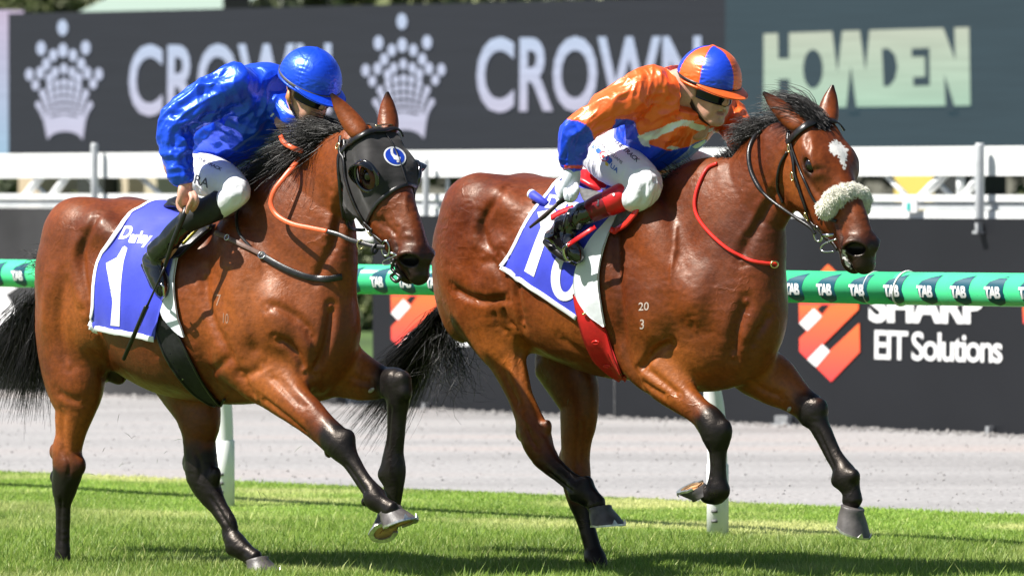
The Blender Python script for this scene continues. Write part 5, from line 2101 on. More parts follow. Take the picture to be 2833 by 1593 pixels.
M_collar2 = satin('orange_collar_satin', (.98, .145, .016))
collar(J1, hp1, M_blue_silk, .042, .078, -.108)
collar(J1, hp1, M_white_rub, .024, .068, -.088, 'stock')
collar(J2, hp2, M_collar2, .060, .082, -.085)
collar(J2, hp2, M_leather, .026, .070, -.062, 'stock')
# ------------------------------------------------------------------ saddles, cloths, bridles
def cloth_material(name, col, weave=260):
    m = mat(name, col, .62)
    b = bsdf(m)
    b.inputs['Sheen Weight'].default_value = .15
    return add_noise(m, 7, .10, bump=.5, bump_scale=9, dist=.010)


M_cloth_blue = cloth_material('blue_saddle_cloth', (.030, .046, .55))
M_print_white = add_noise(mat('white_print', (.80, .80, .82), .6), 12, .04)
M_pad_white = add_noise(mat('white_pad', (.76, .78, .82), .7), 10, .06, bump=.5, bump_scale=14, dist=.006)
M_girth_black = add_noise(mat('black_girth_rubber', (.016, .016, .016), .55, spec=.25), 40, .3, bump=.5, bump_scale=600, dist=.001)
M_girth_red = add_noise(mat('red_girth', (.62, .015, .015), .5), 40, .12, bump=.6, bump_scale=700, dist=.001)
M_red_gloss = mat('red_rubber', (.80, .035, .025), .25)
M_rein_orange = add_noise(mat('orange_rubber_rein', (.85, .13, .04), .38), 80, .12, bump=.5, bump_scale=500, dist=.001)
M_hood = add_noise(mat('dark_hood_fabric', (.020, .018, .018), .7, Sheen_Weight=.12, spec=.3), 30, .15, bump=.25, bump_scale=26, dist=.006)
M_emblem_blue = mat('emblem_blue', (.01, .05, .45), .45)
M_yellow = add_noise(mat('yellow_saddle_lining', (.66, .54, .06), .5), 20, .2)
M_brown_strap = add_noise(mat('brown_strap', (.16, .09, .07), .5), 60, .3, bump=.4, bump_scale=300, dist=.001)
M_fleece = add_noise(mat('cream_sheepskin', (.98, .95, .85), .8), 40, .08, bump=.8, bump_scale=90, dist=.01)
M_grey_felt = add_noise(mat('grey_felt', (.11, .11, .11), .8), 50, .3)
M_brand = mat('freeze_brand', (.50, .40, .34), .6)


def cast(H, px):
    r = H.fr.dir_local(ray(*px))
    r /= np.linalg.norm(r)
    h = H.bvh.ray_cast(Vector(H.fr.cam), Vector(r))
    if h[0] is None:          # just beside the outline: nearest skin to the line of sight
        q = Vector(H.fr.P(px[0], px[1], -.12))
        h = H.bvh.find_nearest(q)
    return np.array(h[0]), np.array(h[1])


def draped(H, w, left, right, nu, nv, lift, mirror=True, seed=0, wob=.006, stretch=(4, 3)):
    """a cloth laid over the horse: near side between two pixel curves, mirrored over the back"""
    L = smooth_chain([list(nat(w, *p)) for p in left], 8)
    R = smooth_chain([list(nat(w, *p)) for p in right], 8)
    pos = np.zeros((nv + 1, nu + 1, 3))
    for j in range(nv + 1):
        t = j / nv
        a = L[min(int(t * (len(L) - 1)), len(L) - 1)] * 1.0
        fi = t * (len(L) - 1)
        i0 = min(int(fi), len(L) - 2)
        a = L[i0] * (1 - (fi - i0)) + L[i0 + 1] * (fi - i0)
        fi = t * (len(R) - 1)
        i0 = min(int(fi), len(R) - 2)
        b = R[i0] * (1 - (fi - i0)) + R[i0 + 1] * (fi - i0)
        for i in range(nu + 1):
            u = i / nu
            p, n_ = cast(H, a * (1 - u) + b * u)
            if p is None:
                p = np.array([np.nan] * 3)
            pos[j, i] = p
    # fill misses from the row below
    for j in range(nv - 1, -1, -1):
        for i in range(nu + 1):
            if np.isnan(pos[j, i, 0]):
                pos[j, i] = pos[j + 1, i]
    for _ in range(4):
        q = pos.copy()
        q[1:-1, 1:-1] = (pos[:-2, 1:-1] + pos[2:, 1:-1] + pos[1:-1, :-2] + pos[1:-1, 2:]) / 4
        pos[1:-1, 1:-1] = pos[1:-1, 1:-1] * .4 + q[1:-1, 1:-1] * .6
    rows_ = [pos]
    if mirror:
        # rows over the spine
        k = 5
        top = pos[0]
        up = []
        for m_ in range(1, k + 1):
            row = np.zeros_like(top)
            for i in range(nu + 1):
                f = m_ / k
                y = top[i, 1] * (1 - f)
                h = H.bvh.ray_cast(Vector((top[i, 0], y, 3)), Vector((0, 0, -1)))
                z = h[0][2] if h[0] is not None else top[i, 2]
                row[i] = (top[i, 0], y, max(z, top[i, 2]))
            up.append(row)
        near = np.concatenate([np.array(up[::-1]), pos])
        far = near[1:][::-1].copy()
        far[..., 1] *= -1
        pos = np.concatenate([far, near])
    G = pos.reshape(-1, 3)
    N = np.zeros_like(G)
    for i, p in enumerate(G):
        h = H.bvh.find_nearest(Vector(p))
        N[i] = np.array(h[1])
    nn = N.reshape(pos.shape)
    for _ in range(6):
        q = nn.copy()
        q[1:-1, 1:-1] = (nn[:-2, 1:-1] + nn[2:, 1:-1] + nn[1:-1, :-2] + nn[1:-1, 2:]) / 4
        nn = q
    N = nn.reshape(-1, 3)
    N /= np.linalg.norm(N, axis=1)[:, None] + 1e-9
    S = np.array([1, 1, .35])
    w_ = (vnoise(G * S, stretch[0] * 2, seed) - .5) * 2 * wob + (vnoise(G * S, stretch[1] * 6, seed + 3) - .5) * wob
    G = G + N * (lift + wob + w_)[:, None]
    m, n = pos.shape[0], pos.shape[1]
    F = []
    for j in range(m - 1):
        for i in range(n - 1):
            F.append((j * n + i, j * n + i + 1, (j + 1) * n + i + 1, (j + 1) * n + i))
    return G, F, N, (m, n)


def thick(G, F, N, t, name, mat_, root, shape=None):
    """give a sheet a thickness and rim"""
    m, n = shape
    V = np.concatenate([G + N * t / 2, G - N * t / 2])
    k = len(G)
    # orientation: make the outer faces look along N
    a, b, c = G[F[0][0]], G[F[0][1]], G[F[0][2]]
    flip = np.cross(b - a, c - a) @ N[F[0][0]] < 0
    FF = [f[::-1] if flip else f for f in F] + [tuple(i + k for i in (f if flip else f[::-1])) for f in F]
    edge = [(j * n, (j + 1) * n) for j in range(m - 1)] + [((j + 1) * n + n - 1, j * n + n - 1) for j in range(m - 1)]
    edge += [(i + 1, i) for i in range(n - 1)] + [((m - 1) * n + i, (m - 1) * n + i + 1) for i in range(n - 1)]
    for (p, q) in edge:
        FF.append((p, q, q + k, p + k))
    return obj(name, V, FF, mat_, root)


def strap(H, w, pts, width, name, mat_, root, lift=.005, t=.004, round_=False, dense=8):
    P, N = H.surf_pts(w, pts, lift, dense)
    if round_:
        return MB().tube(P, width / 2, 8).build(name, mat_, root, True)
    return MB().ribbon(P, N, width, t).build(name, mat_, root, True)


def ring_at(P, N, rx, ry, r, name, mat_, root, rot=0, n=28, up=(0, 0, 1)):
    N = np.asarray(N, float) / np.linalg.norm(N)
    U = np.asarray(up, float) - N * (np.asarray(up) @ N)
    U /= np.linalg.norm(U)
    X = np.cross(U, N)
    ca, sa = math.cos(math.radians(rot)), math.sin(math.radians(rot))
    X, U = X * ca + U * sa, U * ca - X * sa
    pts = [P + X * rx * math.cos(a) + U * ry * math.sin(a) for a in np.linspace(0, 2 * math.pi, n + 1)[:-1]]
    return MB().tube(pts, r, 8, closed=True).build(name, mat_, root, True)


def thing(name, fr, **kw):
    e = empty(name, **kw)
    e.matrix_world = fr.matrix()
    return e


def edge_trim(G, idx, N, width, name, mat_, root):
    return MB().ribbon(G[idx] + N[idx] * .004, N[idx], width, .0025).build(name, mat_, root, True)


# ---------------- horse 1: cloth number 1
C1 = thing('saddle_cloth', FR1, label='royal blue saddle cloth with a tall white number 1 and white edging', cat='saddle cloth', group='numbered saddle cloths')
L_ = [(1150, 85), (1050, 150), (960, 270), (885, 390), (820, 530), (788, 700), (778, 860), (765, 970), (732, 1015)]
R_ = [(1440, 40), (1450, 120), (1440, 300), (1420, 450), (1390, 600), (1340, 780), (1300, 930), (1275, 1030), (1262, 1120)]
G, F, N, shp = draped(H1, 'o', L_, R_, 34, 48, .006, seed=2, wob=.010)
thick(G, F, N, .004, 'cloth', M_cloth_blue, C1, shp)
m_, n_ = shp
edge_trim(G, [j * n_ for j in range(m_)], N, .020, 'trim', M_print_white, C1)
edge_trim(G, [(m_ - 1) * n_ + i for i in range(n_)], N, .024, 'trim', M_print_white, C1)
cb = BVHTree.FromPolygons([tuple(v) for v in (G + N * .002)], F)
print_on(cb, FR1, poly2([(1000, 378), (1020, 395), (990, 500), (974, 620), (964, 760), (960, 900), (957, 1022), (884, 1014), (900, 830), (920, 650), (940, 548), (857, 580), (849, 515), (935, 470), (984, 385)]), 'o', (0, 0), (1, 0), (0, 1), 'number', M_print_white, C1, lift=.003, lim=14)
print_on(cb, FR1, tri_text('D', bold=.035, shear=.2), 'o', (945, 318), (120, -5), (44, -140), 'lettering', M_print_white, C1, lift=.003)
print_on(cb, FR1, tri_text('arley', bold=.035, shear=.15, spacing=.82), 'o', (1026, 345), (104, 8), (34, -130), 'lettering', M_print_white, C1, lift=.003)
# saddle 1
SD1 = thing('saddle', FR1, label='small black racing saddle with yellow flap under the jockey in blue', cat='saddle', group='racing saddles')
sd = Cloth(FR1.Q('g', 450, 1300, 0) + (-.35, -.35, -.35), FR1.Q('g', 450, 1300, 0) + (.45, .35, .25), .006)
pbase = [H1.bvh.ray_cast(Vector((x_, 0, 3)), Vector((0, 0, -1)))[0][2] for x_ in (.48, .62, .78, .90)]
sd.f.chain([(.66, 0, pbase[1] + .012, .020, .10), (.72, 0, pbase[1] + .012, .022, .12), (.80, 0, pbase[2] + .012, .024, .11), (.92, 0, pbase[3] + .02, .024, .09)], 0)
sd.finish('seat', M_leather, SD1)
Gp, Fp, Np, sp_ = draped(H1, 'h', [(560, 600), (540, 700), (520, 800), (480, 900), (430, 1000)], [(900, 600), (880, 680), (780, 760), (660, 860), (560, 960)], 14, 16, .020, mirror=False, wob=.002)
thick(Gp, Fp, Np, .012, 'flap', M_leather, SD1, sp_)
Gp, Fp, Np, sp_ = draped(H1, 'h', [(605, 655), (592, 720), (585, 790), (592, 850)], [(798, 666), (760, 705), (690, 770), (610, 848)], 10, 10, .030, mirror=False, wob=.001)
thick(Gp, Fp, Np, .010, 'flap', M_yellow, SD1, sp_)
MB().ribbon(Gp[[j * 11 for j in range(11)]] + Np[[j * 11 for j in range(11)]] * .006, Np[[j * 11 for j in range(11)]], .008, .003).build('piping', M_print_white, SD1, True)
Gp, Fp, Np, sp_ = draped(H1, 'r', [(655, 302), (625, 345), (606, 400), (598, 450), (590, 505), (602, 560), (640, 606), (672, 632)], [(690, 296), (660, 335), (646, 390), (641, 440), (645, 500), (655, 560), (668, 600), (679, 633)], 10, 34, .012, mirror=False, wob=.003, seed=5)
thick(Gp, Fp, Np, .010, 'pad', M_pad_white, SD1, sp_)
Gp, Fp, Np, sp_ = draped(H1, 'r', [(560, 575), (590, 660), (630, 740), (690, 818), (755, 866), (798, 884)], [(612, 560), (660, 640), (690, 700), (738, 790), (785, 855), (812, 884)], 8, 34, .007, mirror=False, wob=.001)
gi = thick(Gp, Fp, Np, .008, 'girth', M_girth_black, SD1, sp_)
for e_ in (0, 8):
    ix = [j * 9 + e_ for j in range(35)]
    MB().ribbon(Gp[ix] + Np[ix] * .004, Np[ix], .010, .004).build('girth_edge', M_leather, gi, True)
for (hx, hy) in ((630, 692), (640, 722), (658, 750), (672, 778)):
    p, n_1 = H1.surf('r', hx, hy)
    MB().lathe([(.0001, .0), (.0035, .0), (.0035, .002), (.0001, .002)], c=p + n_1 * .0165, R=np.array([np.cross(n_1, (0, 0, 1)) / np.linalg.norm(np.cross(n_1, (0, 0, 1))), np.cross(n_1, np.cross(n_1, (0, 0, 1))) / np.linalg.norm(np.cross(n_1, (0, 0, 1))) * -1, n_1]), n=10).build('hole', M_steel if hy == 778 else M_lens, gi)
# stirrup 1
MB().tube([FR1.Q('h', 330, 1190, -.385), FR1.Q('h', 372, 1240, -.385), FR1.Q('h', 378, 1330, -.37), FR1.Q('h', 350, 1370, -.34)], .005, 8).build('stirrup', M_steel, SD1, True)

# breastplate 1
BP1 = thing('breastplate', FR1, label='thin black and brown breastplate strap across the shoulders of the hooded horse', cat='breastplate', group='breastplates')
strap(H1, 'r', [(788, 256), (830, 275), (890, 305), (948, 334)], .020, 'strap', M_brown_strap, BP1, lift=.006)
strap(H1, 'r', [(948, 334), (1000, 365), (1060, 395), (1130, 419), (1190, 424), (1245, 414)], .026, 'strap', M_leather, BP1, lift=.007)
strap(H1, 'r', [(882, 158), (862, 200), (872, 260), (916, 312)], .012, 'strap', M_leather, BP1, lift=.005)
p, n_1 = H1.surf('r', 955, 340)
ring_at(p + n_1 * .010, n_1, .014, .014, .003, 'buckle', M_steel, BP1)
p, n_1 = H1.surf('r', 831, 275)
ring_at(p + n_1 * .010, n_1, .010, .012, .0028, 'buckle', M_steel, BP1)


# ---------------- horse 1: blinker hood
def hood_from(H, fr, w, poly, lift, name, mat_, root, holes=()):
    c = H.hp.inv(H.V)
    m = (c[:, 0] > -.09) & (c[:, 0] < .6) & (np.abs(c[:, 1]) < .16) & (c[:, 2] > -.36)
    near = c.copy()
    near[:, 1] = -np.abs(near[:, 1])
    loc = H.hp.o + H.hp.s * (near @ H.hp.M)
    px = np.stack(fr_pix(fr, loc), 1)
    pl = [nat(w, *p) for p in poly]
    ok = m & in_poly(px, pl)
    Q = H.Q[ok[H.Q].all(axis=1)]
    used = np.unique(Q)
    mp = np.zeros(len(H.V), int)
    mp[used] = np.arange(len(used))
    V = H.V[used] + H.Nn[used] * lift
    o = obj(name, V, mp[Q], mat_, root)
    return o, V, mp[Q]


HD1 = thing('blinker_hood', FR1, label='black cloth blinker hood with leather eye cups on the left horse', cat='hood')
hp_ = H1.hp
hood_poly = [(600, 270), (500, 330), (430, 480), (345, 500), (335, 620), (318, 720), (335, 900), (365, 1150), (405, 1330), (440, 1400), (570, 1430), (600, 1330), (640, 1235), (690, 1150), (760, 1078), (860, 1000), (960, 952), (1050, 950), (1110, 960), (1250, 700), (1000, 300), (800, 150)]
ho_, hv, hq = hood_from(H1, FR1, 'a', hood_poly, .0055, 'hood', M_hood, HD1)
strap(H1, 'a', [(600, 1330), (640, 1240), (690, 1150), (760, 1078), (860, 1003), (960, 955), (1030, 950), (1080, 965)], .016, 'piping', M_leather, HD1, lift=.004)
strap(H1, 'a', [(355, 1130), (400, 1330), (430, 1385), (520, 1400), (575, 1392)], .014, 'piping', M_leather, HD1, lift=.003)
strap(H1, 'a', [(640, 290), (760, 430), (850, 560), (930, 760), (990, 950)], .004, 'seam', M_leather, HD1, lift=.0065)
hbv = BVHTree.FromPolygons([tuple(v) for v in hv], hq.tolist())
eh = hood_poly
for s_ in (-1, 1):
    cen = np.array([.212, s_ * .098, -.062])
    ax_x = np.array([.93, -s_ * .30, -.12])
    ax_x /= np.linalg.norm(ax_x)
    nrm = np.array([.30, s_ * .95, .05])
    nrm -= ax_x * (nrm @ ax_x)
    nrm /= np.linalg.norm(nrm)
    ax_z = np.cross(ax_x, nrm)
    ring = []
    for a in np.linspace(0, 2 * math.pi, 41)[:-1]:
        ring.append(hp_(cen + nrm * .012 + ax_x * .058 * math.cos(a) + ax_z * .052 * math.sin(a)))
    cup = MB().tube(ring, .0095, 10, closed=True, flat=1.0).build('eye_cup', M_patent, HD1, True)
    # the leather cup stands out behind the eye
    V, Fc = [], []
    for layer in (0, .004):
        for j in range(7):
            f_ = j / 6
            for i in range(21):
                a = math.radians(75 + 210 * i / 20)
                bulge = math.sin(math.pi * i / 20) ** .6
                rr = 1.0 - .12 * f_ * f_ + layer * 14
                V.append(hp_(cen + nrm * (.006 + .052 * f_ * bulge) + ax_x * .060 * rr * math.cos(a) + ax_z * .054 * rr * math.sin(a)))
    k_ = 7 * 21
    for L in (0, 1):
        for j in range(6):
            for i in range(20):
                q = (L * k_ + j * 21 + i, L * k_ + j * 21 + i + 1, L * k_ + (j + 1) * 21 + i + 1, L * k_ + (j + 1) * 21 + i)
                Fc.append(q if L else q[::-1])
    for i in range(20):
        Fc.append((6 * 21 + i, 6 * 21 + i + 1, 6 * 21 + i + 1 + k_, 6 * 21 + i + k_))
    obj('cup_wall', V, Fc, M_patent, cup)
# the hood stops at the eye openings: cut the cloth there
import bmesh
bm = bmesh.new()
bm.from_mesh(ho_.data)
dele = []
for v in bm.verts:
    q = hp_.inv(np.array(v.co))
    if ((q[0] - .212) / .056) ** 2 + ((q[2] + .062) / .050) ** 2 < 1 and abs(q[1]) > .05:
        dele.append(v)
    elif ((q[0] - .02) / .055) ** 2 + ((abs(q[1]) - .062) / .04) ** 2 + ((q[2] + .05) / .05) ** 2 < 1:
        dele.append(v)
bmesh.ops.delete(bm, geom=dele, context='VERTS')
bm.to_mesh(ho_.data)
bm.free()
ell_ = lambda rx, ry, n=28: poly2([(rx * math.cos(a), ry * math.sin(a)) for a in np.linspace(0, 2 * math.pi, n + 1)[:-1]])
ro = math.radians(24)
exv, eyv = (math.cos(ro), math.sin(ro)), (-math.sin(ro), math.cos(ro))
print_on(hbv, FR1, ell_(116, 92), 'a', (878, 660), exv, eyv, 'emblem_rim', M_print_white, HD1, lift=.003, lim=14)
print_on(hbv, FR1, ell_(100, 77), 'a', (878, 660), exv, eyv, 'emblem_disc', M_emblem_blue, HD1, lift=.0045, lim=14)
print_on(hbv, FR1, poly2([(838, 575), (862, 570), (858, 600), (862, 630), (880, 650), (905, 652), (935, 672), (930, 698), (900, 700), (870, 690), (858, 668), (838, 640), (832, 605)]), 'a', (0, 0), (1, 0), (0, 1), 'emblem_figure', M_print_white, HD1, lift=.006, lim=14)
print_on(hbv, FR1, ell_(13, 11, 12), 'a', (907, 712), (1, 0), (0, 1), 'emblem_figure', M_print_white, HD1, lift=.006, lim=14)

# ---------------- bridles
BR_1 = thing('bridle', FR1, label='black bridle with orange rubber rein and brass rings on the hooded horse', cat='bridle', group='bridles')
strap(H1, 'a', [(365, 625), (400, 590), (480, 520), (560, 468), (640, 432), (760, 428), (850, 412), (900, 430), (922, 475)], .024, 'browband', M_leather, BR_1, lift=.012, t=.008)
pl = strap(H1, 'a', [(672, 400), (750, 392), (832, 394)], .011, 'name_plate', M_brass, BR_1, lift=.022, t=.002)
strap(H1, 'a', [(352, 470), (345, 560), (350, 640), (385, 700), (400, 850), (440, 1000), (500, 1150), (560, 1260), (602, 1320), (680, 1400)], .014, 'cheek_strap', M_leather, BR_1, lift=.012, t=.005)
strap(H1, 'a', [(330, 640), (322, 720), (330, 900), (345, 1080), (380, 1290)], .014, 'throat_lash', M_leather, BR_1, lift=.007, t=.004)
strap(H1, 'a', [(385, 500), (390, 620), (398, 690)], .012, 'headpiece', M_leather, BR_1, lift=.012)
strap(H1, 'b', [(600, 600), (650, 680), (720, 745), (775, 790)], .016, 'cheek_strap', M_leather, BR_1, lift=.010, t=.005)
p, n_1 = H1.surf('a', 335, 572)
ring_at(p + n_1 * .018, n_1, .009, .013, .003, 'buckle', M_brass, BR_1)
p, n_1 = H1.surf('b', 655, 690)
ring_at(p + n_1 * .016, n_1, .007, .014, .003, 'buckle', M_brass, BR_1, rot=35)


def bit_side(H, fr, w, c, root, k):
    P0, n0 = H.surf(w, *c)
    if P0 is None:
        P0 = fr.Q(w, c[0], c[1], -.14)
        n0 = np.array([0, -1., 0])
    q = P0 + n0 * .012
    ring_at(q, n0 * .5 + np.array([0.3, -.9, 0]), .020, .030, .0045, 'bit_ring', M_steel, root)
    return q


bq = bit_side(H1, FR1, 'b', (812, 850), BR_1, 1)
MB().tube([FR1.Q('b', 830, 900, -.155), FR1.Q('b', 895, 925, -.14)], .0055, 8).build('bit_mouthpiece', M_steel, BR_1, True)
MB().tube(smooth_chain([list(FR1.Q('b', x, y, -.155)) for (x, y) in [(895, 925), (830, 955), (765, 985), (758, 1015), (800, 1022), (850, 1005)]], 5), .0024, 6).build('bit_bar', M_steel, BR_1, True)
strap(H1, 'b', [(775, 790), (760, 850), (790, 930), (850, 960), (890, 1010), (905, 1060)], .014, 'noseband', M_leather, BR_1, lift=.006, t=.005)
MB().tube(smooth_chain([list(FR1.Q('b', x, y, -.13)) for (x, y) in [(870, 960), (850, 1060), (880, 1100), (840, 1140), (890, 1190), (935, 1150), (890, 1110)]], 5), .0075, 8).build('tongue_tie', M_leather, BR_1, True)


def rein_path(H, fr, rows_, dense=8):
    P = np.array([list(fr.Q(w, x, y, lat)) for (w, x, y, lat) in rows_])
    P = smooth_chain(P, dense)
    out = []
    for p in P:
        h = H.bvh.find_nearest(Vector(p))
        loc, nr = np.array(h[0]), np.array(h[1])
        d = (p - loc) @ nr
        if d < .012:
            # slide along the line of sight until it lies on the skin
            r = p - fr.cam
            r /= np.linalg.norm(r)
            hh = H.bvh.ray_cast(Vector(fr.cam), Vector(r))
            if hh[0] is not None:
                p = np.array(hh[0]) - r * .010
        out.append(p)
    out = np.array(out)
    for _ in range(2):
        out[1:-1] = (out[:-2] + 2 * out[1:-1] + out[2:]) / 4
    return out


rp = rein_path(H1, FR1, [('B', 487, 455, -.02), ('B', 445, 530, -.10), ('B', 380, 610, -.15), ('B', 328, 680, -.18), ('B', 310, 755, -.19), ('B', 345, 820, -.19), ('B', 430, 868, -.19), ('B', 530, 890, -.18), ('B', 632, 910, -.17)])
nr_ = np.tile(np.array([.5, -.85, .2]), (len(rp), 1))
MB().ribbon(rp, nr_, np.interp(np.linspace(0, 1, len(rp)), [0, .3, 1], [.024, .020, .017]), .006).build('rein', M_rein_orange, BR_1, True)
rp = rein_path(H1, FR1, [('B', 366, 366, -.10), ('B', 383, 402, -.12), ('B', 435, 434, -.12), ('B', 490, 452, -.08)])
MB().ribbon(rp, np.tile(np.array([.5, -.85, .2]), (len(rp), 1)), .020, .006).build('rein', M_rein_orange, BR_1, True)
rp = rein_path(H1, FR1, [('B', 630, 910, -.17), ('B', 700, 930, -.16), ('B', 760, 957, -.16), ('B', 830, 978, -.16), ('B', 900, 996, -.155), ('B', 965, 1002, -.15)])
MB().ribbon(rp, np.tile(np.array([.5, -.85, .2]), (len(rp), 1)), .018, .005).build('rein', M_leather, BR_1, True)
ring_at(FR1.Q('B', 822, 985, -.165), np.array([.6, -.8, 0]), .013, .018, .003, 'rein_ring', M_brass, BR_1)
ring_at(FR1.Q('B', 905, 1010, -.16), np.array([.9, -.4, 0]), .010, .020, .006, 'rein_stop', M_leather, BR_1, rot=-25)

# ---------------- horse 2: cloth number 10
C2 = thing('saddle_cloth', FR2, label='royal blue saddle cloth with white number 10 and a curled-up corner', cat='saddle cloth', group='numbered saddle cloths')
L_ = [(905, 670), (850, 735), (795, 795), (745, 880), (695, 970), (645, 1050), (606, 1112)]
R_ = [(1330, 660), (1290, 760), (1230, 860), (1150, 960), (1070, 1070), (1040, 1230), (1034, 1402)]
G, F, N, shp = draped(H2, 'F', L_, R_, 34, 44, .006, seed=7, wob=.010)
thick(G, F, N, .004, 'cloth', M_cloth_blue, C2, shp)
m_, n_ = shp
edge_trim(G, [j * n_ for j in range(m_)], N, .020, 'trim', M_print_white, C2)
edge_trim(G, [(m_ - 1) * n_ + i for i in range(n_)], N, .022, 'trim', M_print_white, C2)
cb = BVHTree.FromPolygons([tuple(v) for v in (G + N * .002)], F)
print_on(cb, FR2, poly2([(893, 770), (906, 800), (895, 860), (862, 930), (832, 1010), (805, 1090), (779, 1171), (724, 1137), (752, 1060), (785, 970), (820, 885), (800, 800), (850, 790)]), 'F', (0, 0), (1, 0), (0, 1), 'number', M_print_white, C2, lift=.003, lim=14)
th = np.linspace(0, 2 * math.pi, 33)[:-1]
oV = [(math.cos(a), math.sin(a)) for a in th]
V0 = [(x * 98, y * 165) for (x, y) in oV] + [(x * 44, y * 112) for (x, y) in oV]
F0 = [(i, (i + 1) % 32, 32 + (i + 1) % 32, 32 + i) for i in range(32)]
print_on(cb, FR2, (np.array(V0), F0), 'F', (975, 1150), (.97, .12), (-.16, .96), 'number', M_print_white, C2, lift=.003, lim=14)
print_on(cb, FR2, tri_text('Darley', bold=.035, shear=.15, spacing=.82), 'F', (838, 770), (98, 14), (24, -104), 'lettering', M_print_white, C2, lift=.003)
p, n_1 = H2.surf('F', 870, 775)
p2, n_2 = H2.surf('F', 800, 735)
cr_ = MB().tube([p2 + n_2 * .030 + (p2 - p) * .25, p2 + n_2 * .026, p + n_1 * .020], [.019, .020, .014], 12).build('curled_corner', M_cloth_blue, C2, True)
MB().tube([p2 + n_2 * .030 + (p2 - p) * .27, p2 + n_2 * .030 + (p2 - p) * .16], [.0205, .0208], 12).build('trim', M_print_white, cr_, True)

SD2 = thing('saddle', FR2, label='red racing saddle with white edging under the jockey in orange', cat='saddle', group='racing saddles')
sd = Cloth(FR2.Q('i', 750, 560, 0) + (-.35, -.35, -.35), FR2.Q('i', 750, 560, 0) + (.6, .35, .25), .006)
xs = [FR2.Q('i', 650, 540, -.07)[0], FR2.Q('i', 830, 600, -.08)[0]]
c0 = FR2.Q('i', 640, 500, -.06)
c1 = FR2.Q('i', 780, 570, -.06)
c2 = FR2.Q('i', 960, 660, -.03)
sd.f.chain([tuple(c0) + (.026, .085), tuple(c1) + (.026, .095), tuple(c2) + (.022, .08), tuple(c2 + np.array([.2, 0, .0])) + (.022, .07)], 0)
sd.finish('seat', M_red, SD2)
MB().tube(smooth_chain([list(FR2.Q('i', x, y, -.125)) for (x, y) in [(556, 480), (580, 540), (640, 595), (720, 622), (820, 628)]], 5), .0045, 8).build('piping', M_print_white, SD2, True)
Gp, Fp, Np, sp_ = draped(H2, 'i', [(560, 640), (600, 760), (700, 860), (800, 960), (860, 1060)], [(1150, 780), (1130, 850), (1080, 930), (1000, 1000), (900, 1065)], 14, 16, .014, mirror=False, wob=.002)
thick(Gp, Fp, Np, .008, 'flap', M_grey_felt, SD2, sp_)
strap(H2, 'i', [(1175, 820), (1150, 890), (1090, 970), (1010, 1030), (930, 1062), (875, 1062)], .024, 'flap_edge', M_red_gloss, SD2, lift=.024, t=.010)
Gp, Fp, Np, sp_ = draped(H2, 'F', [(1270, 800), (1200, 870), (1120, 960), (1062, 1060), (1030, 1150), (1024, 1230), (1050, 1310), (1110, 1390), (1188, 1446)], [(1330, 780), (1260, 850), (1215, 930), (1190, 1010), (1168, 1100), (1160, 1180), (1166, 1270), (1180, 1360), (1196, 1446)], 14, 36, .014, mirror=False, wob=.003, seed=9)
thick(Gp, Fp, Np, .012, 'pad', M_pad_white, SD2, sp_)
Gp, Fp, Np, sp_ = draped(H2, 's', [(645, 545), (656, 610), (680, 700), (715, 775), (770, 828), (824, 862)], [(668, 528), (705, 600), (752, 655), (785, 740), (815, 820), (836, 866)], 8, 34, .009, mirror=False, wob=.001)
gi = thick(Gp, Fp, Np, .009, 'girth', M_girth_red, SD2, sp_)
for (hx, hy, r_) in ((690, 612, .5), (730, 712, 1), (770, 792, 1)):
    p, n_1 = H2.surf('s', hx, hy)
    ring_at(p + n_1 * .022, n_1, .016 * r_, .007 * r_, .003, 'buckle', M_red_gloss if r_ == 1 else M_brass, gi, rot=5)
lt = [FR2.Q('i', 715, 1005, -.35), FR2.Q('i', 640, 1055, -.37), FR2.Q('i', 540, 1120, -.385), FR2.Q('i', 440, 1190, -.39)]
MB().ribbon(lt, [np.array([.3, -.9, .3])] * 4, .020, .004).build('stirrup_leather', M_red, SD2, True)
MB().tube(smooth_chain([list(FR2.Q('i', x, y, l_)) for (x, y, l_) in [(440, 1185, -.39), (400, 1215, -.39), (398, 1270, -.385), (425, 1330, -.37), (465, 1340, -.35), (470, 1280, -.34)]], 4), .0075, 8).build('stirrup', M_steel, SD2, True)
strap(H2, 'i', [(325, 955), (420, 905), (530, 868)], .030, 'flap', M_red, SD2, lift=.030, t=.010)

BP2 = thing('breastplate', FR2, label='bright red breastplate cord round the neck of the star-faced horse', cat='breastplate', group='breastplates')
strap(H2, 'w', [(690, -108), (630, -80), (585, -10), (547, 100), (545, 200), (590, 290), (680, 390), (780, 470), (900, 530), (1000, 550), (1085, 553)], .0155, 'cord', M_red_gloss, BP2, lift=.006, round_=True)
p, n_1 = H2.surf('w', 1060, 556)
ring_at(p + n_1 * .016, n_1, .015, .013, .0035, 'buckle', M_brass, BP2)

